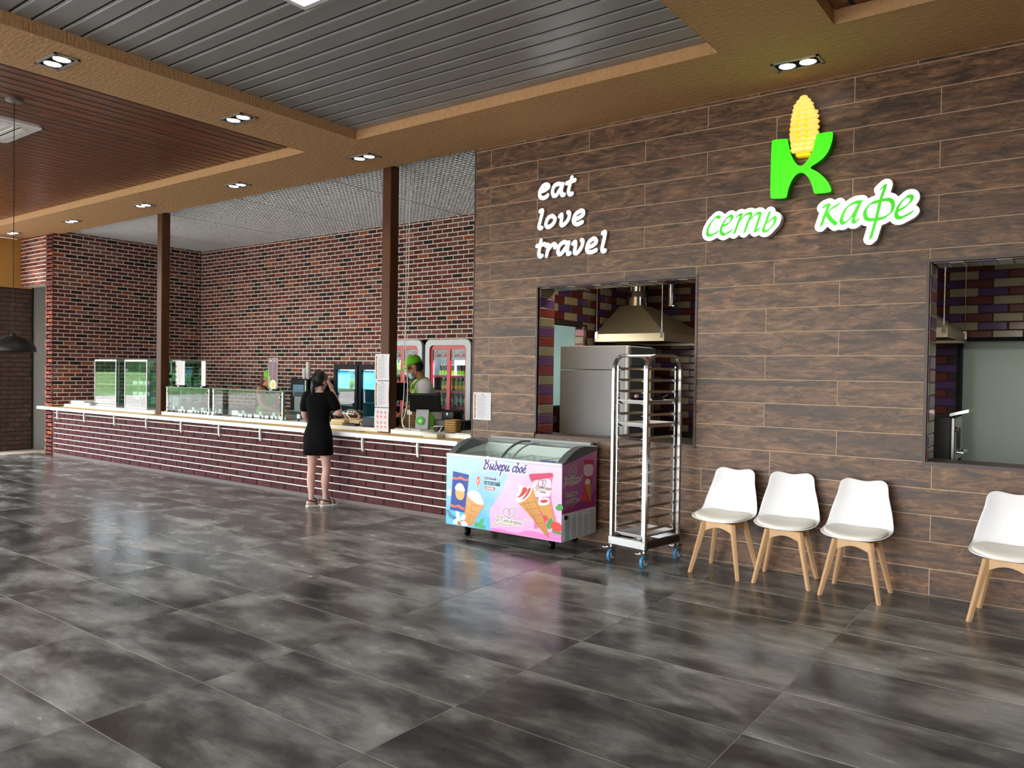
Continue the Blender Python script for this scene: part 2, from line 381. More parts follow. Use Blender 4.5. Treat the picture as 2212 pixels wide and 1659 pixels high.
M_BLACKM = mat('black_matte', '#08080a', .8, spec=.2)
M_WHITEG = mat('white_gloss', '#f4f4f2', .25)

# ------------------------------------------------------------------ floor
TX0, TY0, TSX, TSY = -1.2381, -0.7306, 1.2118, 0.5919
def to_px(p):
    d = Vector(p)-cam.matrix_world.translation; z = d.dot(_fw)
    if z < .05: return None
    return (1106+_f*d.dot(_r2)/z, 829.5-_f*d.dot(_u2)/z)
def in_view(p, mx=260, my=200):
    q = to_px(p); return q is not None and -mx < q[0] < 2212+mx and -my < q[1] < 1659+my
floor = struct(B().box(-17.4, 7.2, -11.2, 3.2, -.2, -.0012).build('floor', M_GROUT))
g = .0026
tmesh = B(); c = .0008
tmesh.add([(-TSX/2+g, -TSY/2+g, -.004), (TSX/2-g, -TSY/2+g, -.004), (TSX/2-g, TSY/2-g, -.004), (-TSX/2+g, TSY/2-g, -.004),
           (-TSX/2+g+c, -TSY/2+g+c, 0), (TSX/2-g-c, -TSY/2+g+c, 0), (TSX/2-g-c, TSY/2-g-c, 0), (-TSX/2+g+c, TSY/2-g-c, 0)],
          [(4, 5, 6, 7), (0, 1, 5, 4), (1, 2, 6, 5), (2, 3, 7, 6), (3, 0, 4, 7)])
tm = tmesh.mesh('floor_tile', M_TILE, fix=False)
rest = B()
for i in range(-13, 7):
    for j in range(-1, 18):
        x0 = TX0+i*TSX; y1 = TY0-j*TSY; y0 = y1-TSY
        y1 = y0+TSY
        cxx, cyy = x0+TSX/2, (y0+y1)/2
        if y1 > .02: # cut row along the wall
            y1 = -.001 if cxx > -5.6 else min(y1, .45)
            if y1-y0 < .05: continue
        if x0 < -16.5: continue
        if any(in_view(q) for q in ((cxx, cyy, 0), (x0, y0, 0), (x0+TSX, y0, 0), (x0, y1, 0), (x0+TSX, y1, 0))):
            o = put('floor_tile', tm, floor, (cxx, cyy, 0)); o.scale.y = (y1-y0)/TSY
        else: rest.box(x0+g, x0+TSX-g, y0+g, y1-g, -.004, 0)
tag(rest.build('floor_tiles', M_TILE, floor), kind='stuff')
wallrow = []
for i in range(-13, 7):
    x0 = TX0+i*TSX; y0 = TY0+TSY
    if x0 < -16.5 or x0 > 5: continue
    yy = -.001 if x0 > -5.9 else .35
    if yy-y0 > .02:
        o = put('floor_tile', tm, floor, (x0+TSX/2, (y0+yy)/2, 0)); o.scale.y = (yy-y0)/TSY
B().box(-16.5, -15.44, .36, 2.8, -.004, .003).build('corridor_tiles', mat('sand_tile', '#b59c5c', .5), floor)

# ------------------------------------------------------------------ plank-clad wall with two hatches
OPEN = [(-4.54, -2.834, 1.0, 2.5), (-.976, .74, 1.0, 2.5)]
XL, XR, ZT = -5.385, 6.8, 4.03
wb = B()
wb.box(XL, OPEN[0][0], .0025, .30, 0, ZT); wb.box(OPEN[0][1], OPEN[1][0], .0025, .30, 0, ZT); wb.box(OPEN[1][1], XR, .0025, .30, 0, ZT)
for (a, b_, z0, z1) in OPEN: wb.box(a, b_, .0025, .30, 0, z0); wb.box(a, b_, .0025, .30, z1, ZT)
wall_back = struct(wb.build('wall_back', M_PGROUT))
def plank(x0, x1, z0, z1):
    w, h = x1-x0, z1-z0
    if w < .03 or h < .012: return
    gg = .0030; c = .0010; X, Z = w/2-gg, h/2-gg
    t = B().add([(-X, .004, -Z), (X, .004, -Z), (X, .004, Z), (-X, .004, Z), (-X, c, -Z), (X, c, -Z), (X, c, Z), (-X, c, Z), (-X+c, 0, -Z+c), (X-c, 0, -Z+c), (X-c, 0, Z-c), (-X+c, 0, Z-c)],
                [(8, 9, 10, 11), (4, 5, 9, 8), (5, 6, 10, 9), (6, 7, 11, 10), (7, 4, 8, 11), (0, 1, 5, 4), (1, 2, 6, 5), (2, 3, 7, 6), (3, 0, 4, 7)])
    put('plank', t.mesh('plank', M_PLANK, fix=False), wall_back, ((x0+x1)/2, 0, (z0+z1)/2))
def row(x0, x1, z0, z1, s0, L=1.2149):
    k = math.floor((x0-s0)/L); e = s0+k*L
    while e < x1:
        plank(max(e, x0), min(e+L, x1), z0, z1); e += L
S0 = -5.1775
row(XL, XR, 4.0002, ZT, S0+.607-.16)
for k in range(20):
    z1 = 4.0002-.2*k; z0 = z1-.2; s = S0+(0 if k % 2 == 0 else .60745)
    if k < 7: row(XL, XR, z0, z1, s)
    elif k == 7:
        row(XL, XR, 2.5+.1002, z1, s) if False else None
        e = [XL]+[o for op in OPEN for o in op[:2]]+[XR]
        row(XL, OPEN[0][0], z0, z1, s); row(OPEN[0][1], OPEN[1][0], z0, z1, s); row(OPEN[1][1], XR, z0, z1, s)
        row(OPEN[0][0], OPEN[0][1], 2.5, z1, S0+.607-.2); row(OPEN[1][0], OPEN[1][1], 2.5, z1, S0+.35)
    elif k < 15:
        row(XL, OPEN[0][0], z0, z1, s)
        row(OPEN[0][1], OPEN[1][0], z0, z1, (-1.617 if k % 2 == 0 else -2.203)); row(OPEN[1][1], XR, z0, z1, s)
    else:
        z0 = max(z0, 0.0)
        row(XL, XR, z0, z1, (-2.149 if k % 2 else -2.754))
# brown corner bead at the left end, and the returns
B().box(XL-.012, XL, -.004, .31, 0, ZT).build('corner_bead', M_TRIM, wall_back)
for n, (a, b_, z0, z1) in enumerate(OPEN):
    t = B(); w = .022; f0, f1 = -.008, .016
    t.prism([(a-w*0-.0, z1), (a-w, z1+w), (b_+w, z1+w), (b_, z1)], f0, f1); t.prism([(a, z0), (a-w, z0-w), (b_+w, z0-w), (b_, z0)], f0, f1)
    t.prism([(a, z0), (a-w, z0-w), (a-w, z1+w), (a, z1)], f0, f1); t.prism([(b_, z0), (b_+w, z0-w), (b_+w, z1+w), (b_, z1)], f0, f1)
    struct(t.build('trim_%d' % (n+1), M_TRIM))

# ------------------------------------------------------------------ ceiling: plaster soffits, slatted fields, grid over the bar
ce = B()
ce.box(-16.5, 7, -.98, -.02, 4.031, 4.4); ce.box(-7.01, -6.20, -11, -.98, 4.031, 4.4); ce.box(-2.26, -1.45, -11, -.98, 4.031, 4.4)
ce.box(-16.5, 7, -11, -.02, 4.4, 4.5); ce.box(XL, 7, -.02, .35, 4.031, 4.4)
ceiling = struct(ce.build('ceiling', M_OCHRE))
face = B()
for x0, x1 in ((-6.2, -2.26), (-16.5, -7.01), (-1.45, 7)):
    face.box(x0, x1, -.984, -.979, 4.03, 4.16)
for x, d in ((-7.01, -.004), (-6.2, .004), (-2.26, -.004), (-1.45, .004)): face.box(min(x, x+d), max(x, x+d), -11, -.98, 4.03, 4.16)
face.build('recess_edge', M_OCHREV, ceiling)
B().box(-16.5, 7, -11, -.98, 4.16, 4.17).build('void_lining', M_DARKGAP, ceiling)
y = -.99; k = 0
while y > -10.9:
    w = (.112, .162)[k % 2]
    B().cbox(-6.195, -2.265, y-w, y, 4.125, 4.137, .003).build('metal_slat', M_SLATM, ceiling)
    B().box(-6.195, -2.265, y-w-.021, y-w-.001, 4.131, 4.134).build('joint_strip', M_STRIP, ceiling)
    B().box(-6.195, -2.265, y-w-.036, y-w-.021, 4.1265, 4.13).build('joint_gap_insert', M_DARKGAP, ceiling)
    y -= w+.036; k += 1
def wood_field(xs, xe, sgn):
    x = xs+sgn*.006; k = 0; gi = B().box(-.0135, .0135, -4.98, 4.98, .0015, .008).mesh('joint_gap_insert', M_DARKGAP)
    while (xe-x)*sgn > .05:
        w = (.104, .140)[k % 2]; a, b_ = sorted((x, x+sgn*w))
        wm = B().cbox(-w/2, w/2, -4.98, 4.98, 0, .012, .003).mesh('wood_slat', M_SLATW)
        put('wood_slat', wm, ceiling, ((a+b_)/2, -5.98, 4.125)); put('joint_gap_insert', gi, ceiling, (x+sgn*(w+.014), -5.98, 4.125)); x += sgn*(w+.028); k += 1
wood_field(-7.015, -16.45, -1); wood_field(-1.445, 6.9, 1)
# white cell grid over the bar
M_GRID = mat('white_grid_lamella', '#f0f2f3', .5)
gr = B()
def blade(p0, p1, h0, h1, wb_, wt):
    (xa, ya), (xb, yb) = p0, p1
    if abs(xa-xb) > abs(ya-yb): n_ = (0, 1)
    else: n_ = (1, 0)
    vs = []
    for (x, y) in (p0, p1):
        for (w, z) in ((-wb_/2, h0), (wb_/2, h0), (wt/2, h1), (-wt/2, h1)): vs.append((x+n_[0]*w, y+n_[1]*w, z))
    gr.add(vs, [(0, 1, 5, 4), (1, 2, 6, 5), (2, 3, 7, 6), (3, 0, 4, 7)])
gp = .075
for i in range(int(9.9/gp)+1):
    x = -15.15+i*gp
    if x > -5.38: break
    blade((x, -.02), (x, 2.82), 4.09, 4.13, .008, .034)
for j in range(int(2.84/gp)+1):
    y = 2.82-j*gp; blade((-15.15, y), (-5.38, y), 4.09, 4.13, .008, .034)
tag(gr.build('grid_lamellae', M_GRID, ceiling, fix=False), kind='stuff')
B().box(-15.3, -5.3, -.02, 2.9, 4.34, 4.36).build('bar_slab', mat('pale_slab', '#e6e8e8', .9), ceiling)
t = B()
for x in (-14, -12, -10, -8): t.box(x, x+.02, -.02, 2.82, 4.086, 4.13)
t.build('grid_runner', M_GRID, ceiling)

# ------------------------------------------------------------------ brick walls of the bar recess
def brick_meshes(L, H, D, mats_, nvar=3):
    out = []
    for m_ in mats_:
        vv = []
        for q in range(nvar):
            r_ = random.Random(q*31+5); X, Z, c_ = L/2, H/2, .006; j = lambda a=.0022: r_.uniform(-a, a)
            b_ = B().add([(-X, D, -Z), (X, D, -Z), (X, D, Z), (-X, D, Z), (-X+j(), c_, -Z+j()), (X+j(), c_, -Z+j()), (X+j(), c_, Z+j()), (-X+j(), c_, Z+j()),
                          (-X+c_, j(.001), -Z+c_), (X-c_, j(.001), -Z+c_), (X-c_, j(.001), Z-c_), (-X+c_, j(.001), Z-c_)],
                         [(8, 9, 10, 11), (4, 5, 9, 8), (5, 6, 10, 9), (6, 7, 11, 10), (7, 4, 8, 11), (0, 1, 5, 4), (1, 2, 6, 5), (2, 3, 7, 6), (3, 0, 4, 7)])
            vv.append(b_)
        out.append(vv)
    return out
def wall_bricks(parent, org, face_, length, z0, z1, L, H, jx, jz, D, mats_, weights, limit=300, vis=None, stagger=.5, name='brick', cut=None, seed=1, lean=0.):
    """org: start of the run at z=0; face_: '-y' (run +x) or '+x' (run +y). The `limit` nearest in view become objects, the rest one mesh."""
    rr = random.Random(seed); V = brick_meshes(L, H, D, mats_); ME = {}
    rot = 0 if face_ == '-y' else math.pi/2
    def W(u, d, z): return (org[0]+u, org[1]+d, z) if face_ == '-y' else (org[0]-d, org[1]+u, z)
    items = []; n = int(math.ceil((z1-z0)/(H+jz)))
    for r_ in range(n):
        za = z0+r_*(H+jz); zb = min(za+H, z1)
        if zb-za < .012: continue
        u = -(stagger*(L+jx) if r_ % 2 else 0)+rr.uniform(-.012, .012)
        while u < length:
            a, b_ = max(u, 0), min(u+L, length); u += L+jx
            if b_-a < .025: continue
            if cut and cut((a+b_)/2, (za+zb)/2): continue
            ci = rr.choices(range(len(mats_)), weights)[0]; vi = rr.randrange(3)
            items.append(((a+b_)/2, (za+zb)/2, (b_-a)/L, (zb-za)/H, ci, vi))
    ok = [it for it in items if (vis is None or vis(W(it[0], 0, it[1])))]
    ok.sort(key=lambda it: seen_px(W(it[0], 0, it[1]))); top = set(ok[:limit]); left = B()
    for it in items:
        u, z, su, sz, ci, vi = it
        if it in top:
            if (ci, vi) not in ME: ME[(ci, vi)] = V[ci][vi].mesh(name, mats_[ci], fix=False)
            o = put(name, ME[(ci, vi)], parent, W(u, 0, z)); o.rotation_euler.z = rot; o.scale = (su, 1, sz)
        else:
            left.mi = ci; t = V[ci][vi]; left.add([W(u+v[0]*su, v[1], z+v[2]*sz) for v in t.v], t.f)
    if left.f: tag(left.build(name+'s', mats_, parent, fix=False), kind='stuff')
LB, HB, JX, JZ = .196, .0555, .0195, .0175
WY, WX = 2.82, -15.15
wbb = struct(B().box(WX, -5.5, WY+.008, WY+.2, 0, 4.12).build('wall_bar_back', M_MORTAR))
def vis_back(p):
    q = to_px(p)
    return q is not None and p[0]*6.569/(p[1]+6.569) < -5.4 and p[2] > (2.1 if p[0] > -9.2 else 1.0)
wall_bricks(wbb, (WX, WY), '-y', 9.6, .85, 4.085, LB, HB, JX, JZ, .012, BRICKC, BRW, vis=vis_back, seed=3)
wbl = struct(B().box(WX-.27, WX-.008, -.142, WY+.2, 0, 4.12).build('wall_bar_left', M_MORTAR))
wall_bricks(wbl, (WX, -.15), '+x', 2.96, .85, 4.085, LB, HB, JX, JZ, .012, BRICKC, BRW, vis=lambda p: p[2] > .95, seed=5)
pier = struct(B().box(-15.43, WX-.008, -.142, -.13, 0, 4.03).box(-16.5, -15.43, -.142, .1, 3.13, 4.03).build('wall_bar_pier', M_MORTAR))
wall_bricks(pier, (-16.5, -.15), '-y', 1.35, 3.13, 4.03, LB, HB, JX, JZ, .012, BRICKC[:4]+BRICKC[5:], [26, 16, 26, 10, 22], seed=8)
wall_bricks(pier, (-15.43, -.15), '-y', .28, 0.01, 3.13, .19, HB, JX, JZ, .012, BRICKC[:4]+BRICKC[5:], [26, 16, 26, 10, 22], seed=9)

# ------------------------------------------------------------------ left end wall, glazing, right wall, back of the hall
wl = B(); wl.box(-16.8, -16.506, -.95, .05, 0, 4.03); wl.box(-16.8, -16.5, -.95, .1, 3.1, 4.03); wl.box(-16.8, -16.5, -11.2, -.95, 3.95, 4.4)
wl.box(-16.8, -16.5, -11.2, -.95, -.1, .05)
wall_left = struct(wl.build('wall_left', mat('ochre_wall_paint', '#b88a45', .8, bump=(30, .5))))
B().box(-16.56, -16.505, -.949, .049, .0, 3.1).build('brick_bed', mat('dark_joint', '#1d130f', .9), wall_left)
wall_bricks(wall_left, (-16.5, -.95), '+x', 1.0, .01, 3.1, .235, .078, .008, .010, .01, [M_DKBRICK], [1], seed=4)
struct(B().box(-16.8, -16.52, .05, 3.0, 0, 4.0).build('door_1', M_GREYP))
B().box(-16.52, -16.50, .05, .09, 0, 3.13).box(-16.52, -16.48, .32, .40, 0.0, .05).build('door_trim', M_DARKGAP, bpy.data.objects['door_1'])
M_MULL = mat('window_mullion', '#3a3a3a', .5)
wf = B(); wf.box(-16.8, 7, -11.3, -11, 3.95, 4.5); wf.box(-16.8, 7, -11.3, -11, -.1, .05); wf.box(1.5, 7, -11.3, -11, 0, 4)  # unseen facade; its closed right end is placed to weight daylight leftwards
wall_front = struct(wf.build('wall_front', mat('ochre_wall_paint', '', .8)))
n = 0
def glazing(name, horiz, a, b_, at):
    global n
    t = B(); k = int(round((b_-a)/1.55))
    for i in range(k+1):
        q = a+(b_-a)*i/k
        if horiz: t.box(q-.04, q+.04, at-.06, at+.06, .05, 3.95)
        else: t.box(at-.06, at+.06, q-.04, q+.04, .05, 3.95)
    for z in (.05, 2.6, 3.9):
        if horiz: t.box(a, b_, at-.05, at+.05, z, z+.06)
        else: t.box(at-.05, at+.05, a, b_, z, z+.06)
    struct(t.build(name, M_MULL))
glazing('window_1', False, -10.95, -1.0, -16.62); glazing('window_2', True, -16.4, 1.5, -11.12)
struct(B().box(6.8, 7.1, -11.3, .3, 0, 4.5).build('wall_right', mat('ochre_wall_paint', '', .8)))
# ------------------------------------------------------------------ columns on the bar
for (x0, lab) in ((-11.86, 'dark bronze square post on the bar beside the glass display cases'), (-6.82, 'dark bronze square post on the bar hung with three paper menus')):
    t = thing('bar_post', lab, 'post', (x0+.07, .07, .885), group='posts on the bar')
    B().cbox(x0, x0+.14, 0, .14, .885, 4.06, .006).build('shaft', M_BRONZE, t)
    B().cbox(x0-.004, x0+.144, -.004, .144, 2.62, 2.63, .001).build('joint_band', M_BRONZE, t)
# ------------------------------------------------------------------ outside ground seen in reflections
struct(B().box(-110, 40, -90, 60, -.35, -.22).build('ground_paving', mat('grey_paving', '#8d8a85', .9, noise=(.6, 4, .25))))
gw = B()
gw.add([(-110, -80, -.2), (-50, -80, -.2), (-50, 60, -.2), (-110, 60, -.2), (-110, -80, 1.6), (-72, -80, .9), (-72, 60, .9), (-110, 60, 1.6)], [(1, 2, 6, 5), (5, 6, 7, 4), (0, 1, 5, 4), (2, 3, 7, 6)])
struct(gw.build('ground_lawn', mat('lawn_green', '#3f5c22', .95, noise=(3, 5, .3))))
hg = B(); r_ = random.Random(2)
for k in range(46): hg.sphere((-80-r_.uniform(0, 6), -60+k*2.2, 2.0+r_.uniform(0, 1.2)), r_.uniform(1.8, 3.2), 10, 7)
struct(hg.build('ground_treeline', mat('tree_green', '#2c4420', .95, noise=(2, 5, .5)), smooth=True))
struct(B().box(-17, 7.1, -11.3, 6.2, 4.5, 4.6).box(-17, -15.3, -.02, 6, 4.1, 4.5).box(-17, 7.1, 6.0, 6.2, 0, 4.5).build('ceiling_sun_blocker', M_DARKGAP))  # unseen roof, added to keep the sun out of bar and kitchen
# ------------------------------------------------------------------ outlines of the signs and of the freezer print (metres: along the face, height)
T_K = [(-2.15,3.57),(-2.136,3.581),(-2.03,3.573),(-2.018,3.562),(-2.01,3.519),(-1.995,3.448),(-1.962,3.37),(-1.917,3.328),(-1.877,3.344),(-1.834,3.405),(-1.809,3.473),(-1.797,3.562),(-1.78,3.572),(-1.677,3.572),(-1.664,3.557),(-1.671,3.487),(-1.703,3.403),(-1.763,3.349),(-1.85,3.31),(-1.787,3.276),(-1.725,3.218),(-1.681,3.15),(-1.667,3.104),(-1.68,3.092),(-1.793,3.094),(-1.803,3.107),(-1.82,3.177),(-1.853,3.245),(-1.898,3.283),(-1.942,3.275),(-1.982,3.226),(-2.008,3.156),(-2.016,3.102),(-2.029,3.087),(-2.136,3.096),(-2.153,3.109)]
T_CORN = [(-1.897,3.905),(-1.861,3.871),(-1.829,3.81),(-1.81,3.744),(-1.797,3.67),(-1.796,3.606),(-1.801,3.544),(-1.814,3.492),(-1.828,3.445),(-1.977,3.453),(-1.989,3.502),(-1.998,3.568),(-2.001,3.633),(-1.996,3.696),(-1.984,3.767),(-1.962,3.836),(-1.932,3.885)]
T_CORNB = [(-1.955,3.465),(-1.844,3.461),(-1.845,3.416),(-1.956,3.422)]
T_KERN = [(-1.901,3.886),(-1.927,3.857),(-1.874,3.855),(-1.949,3.829),(-1.955,3.798),(-1.964,3.761),(-1.969,3.723),(-1.971,3.684),(-1.972,3.635),(-1.973,3.587),(-1.97,3.547),(-1.965,3.506),(-1.96,3.468),(-1.9,3.827),(-1.901,3.795),(-1.903,3.758),(-1.904,3.72),(-1.904,3.678),(-1.905,3.634),(-1.906,3.589),(-1.907,3.548),(-1.908,3.507),(-1.908,3.469),(-1.853,3.824),(-1.848,3.796),(-1.843,3.759),(-1.84,3.721),(-1.837,3.677),(-1.837,3.633),(-1.837,3.586),(-1.84,3.542),(-1.845,3.506),(-1.85,3.469),(-1.816,3.754),(-1.809,3.717),(-1.804,3.675),(-1.803,3.63),(-1.806,3.586),(-1.81,3.541)]
T_SET = {'es':[[(-2.585,2.987),(-2.611,2.999),(-2.651,2.969),(-2.686,2.914),(-2.695,2.861),(-2.664,2.843),(-2.603,2.867)]],'ie':[[(-2.564,2.912),(-2.509,2.93),(-2.475,2.97),(-2.49,2.994),(-2.525,2.975),(-2.564,2.916),(-2.573,2.869),(-2.547,2.839),(-2.507,2.853),(-2.478,2.869)]],'te':[[(-2.435,2.976),(-2.416,2.993),(-2.396,2.988),(-2.424,2.922),(-2.452,2.843)],[(-2.42,2.931),(-2.362,2.987),(-2.319,2.996),(-2.312,2.977),(-2.341,2.913),(-2.364,2.844)],[(-2.337,2.927),(-2.275,2.982),(-2.242,2.99),(-2.235,2.97),(-2.259,2.896),(-2.273,2.845),(-2.244,2.856)]],'soft':[[(-2.157,2.988),(-2.179,2.92),(-2.206,2.848),(-2.173,2.835),(-2.122,2.882),(-2.107,2.922),(-2.119,2.94),(-2.165,2.909)]]}
T_KAFE = {'ka':[[(-1.725,2.985),(-1.687,2.992),(-1.711,2.93),(-1.74,2.839)],[(-1.715,2.913),(-1.66,2.965),(-1.614,2.989)],[(-1.698,2.924),(-1.672,2.881),(-1.628,2.837)]],'a':[[(-1.448,2.99),(-1.493,2.99),(-1.551,2.957),(-1.584,2.894),(-1.589,2.853),(-1.565,2.839),(-1.508,2.89),(-1.46,2.977)],[(-1.452,2.987),(-1.483,2.914),(-1.501,2.85),(-1.486,2.839),(-1.466,2.853)]],'ef':[[(-1.304,3.075),(-1.277,3.09),(-1.307,2.989),(-1.336,2.846),(-1.373,2.704)],[(-1.314,2.982),(-1.378,2.967),(-1.416,2.915),(-1.409,2.862),(-1.368,2.843),(-1.328,2.847)],[(-1.303,2.984),(-1.251,2.985),(-1.221,2.952),(-1.227,2.894),(-1.272,2.855),(-1.328,2.841)]],'ie':[[(-1.187,2.89),(-1.133,2.918),(-1.094,2.96),(-1.096,2.989),(-1.127,2.989),(-1.172,2.943),(-1.194,2.891),(-1.192,2.85),(-1.166,2.837),(-1.124,2.853),(-1.09,2.871)]]}
T_EAT = {'e':[[(-4.518,3.466),(-4.462,3.473),(-4.411,3.5),(-4.428,3.525),(-4.474,3.521),(-4.514,3.475),(-4.517,3.423),(-4.484,3.398),(-4.438,3.404),(-4.421,3.419)]],'a':[[(-4.252,3.499),(-4.291,3.516),(-4.342,3.501),(-4.364,3.452),(-4.349,3.407),(-4.314,3.408),(-4.263,3.472)],[(-4.241,3.507),(-4.259,3.448),(-4.247,3.401),(-4.224,3.401)]],'t':[[(-4.136,3.558),(-4.157,3.496),(-4.173,3.428),(-4.158,3.396),(-4.131,3.399)],[(-4.196,3.508),(-4.158,3.517),(-4.101,3.528)]]}
T_LOVE = {'l':[[(-4.511,3.267),(-4.481,3.27),(-4.494,3.209),(-4.522,3.121),(-4.511,3.096),(-4.488,3.098)]],'o':[[(-4.359,3.204),(-4.405,3.193),(-4.436,3.146),(-4.43,3.109),(-4.395,3.099),(-4.347,3.127),(-4.328,3.173),(-4.359,3.204)]],'v':[[(-4.274,3.191),(-4.25,3.205),(-4.249,3.174),(-4.256,3.113),(-4.228,3.101),(-4.173,3.147),(-4.157,3.206),(-4.176,3.22)]],'e':[[(-4.109,3.145),(-4.058,3.149),(-4.001,3.177),(-4.001,3.21),(-4.032,3.218),(-4.086,3.192),(-4.111,3.141),(-4.098,3.107),(-4.064,3.091),(-4.01,3.107)]]}
T_TRAVEL = {'t':[[(-4.493,2.971),(-4.506,2.913),(-4.518,2.846),(-4.504,2.809),(-4.479,2.815)],[(-4.543,2.918),(-4.487,2.924),(-4.45,2.932)]],'r':[[(-4.434,2.914),(-4.406,2.919),(-4.408,2.876),(-4.424,2.809)],[(-4.41,2.862),(-4.371,2.906),(-4.331,2.92),(-4.311,2.901),(-4.325,2.886)]],'a':[[(-4.174,2.915),(-4.219,2.929),(-4.269,2.9),(-4.288,2.847),(-4.271,2.815),(-4.234,2.827),(-4.179,2.895)],[(-4.16,2.921),(-4.176,2.857),(-4.169,2.811),(-4.145,2.814)]],'v':[[(-4.113,2.905),(-4.084,2.92),(-4.083,2.877),(-4.092,2.819),(-4.06,2.812),(-4.014,2.862),(-3.998,2.918),(-4.015,2.932)]],'e':[[(-3.952,2.857),(-3.896,2.864),(-3.85,2.894),(-3.855,2.925),(-3.887,2.932),(-3.933,2.9),(-3.953,2.848),(-3.936,2.812),(-3.895,2.806),(-3.848,2.821)]],'l':[[(-3.777,2.977),(-3.751,2.982),(-3.759,2.923),(-3.782,2.834),(-3.771,2.803),(-3.748,2.808)]]}
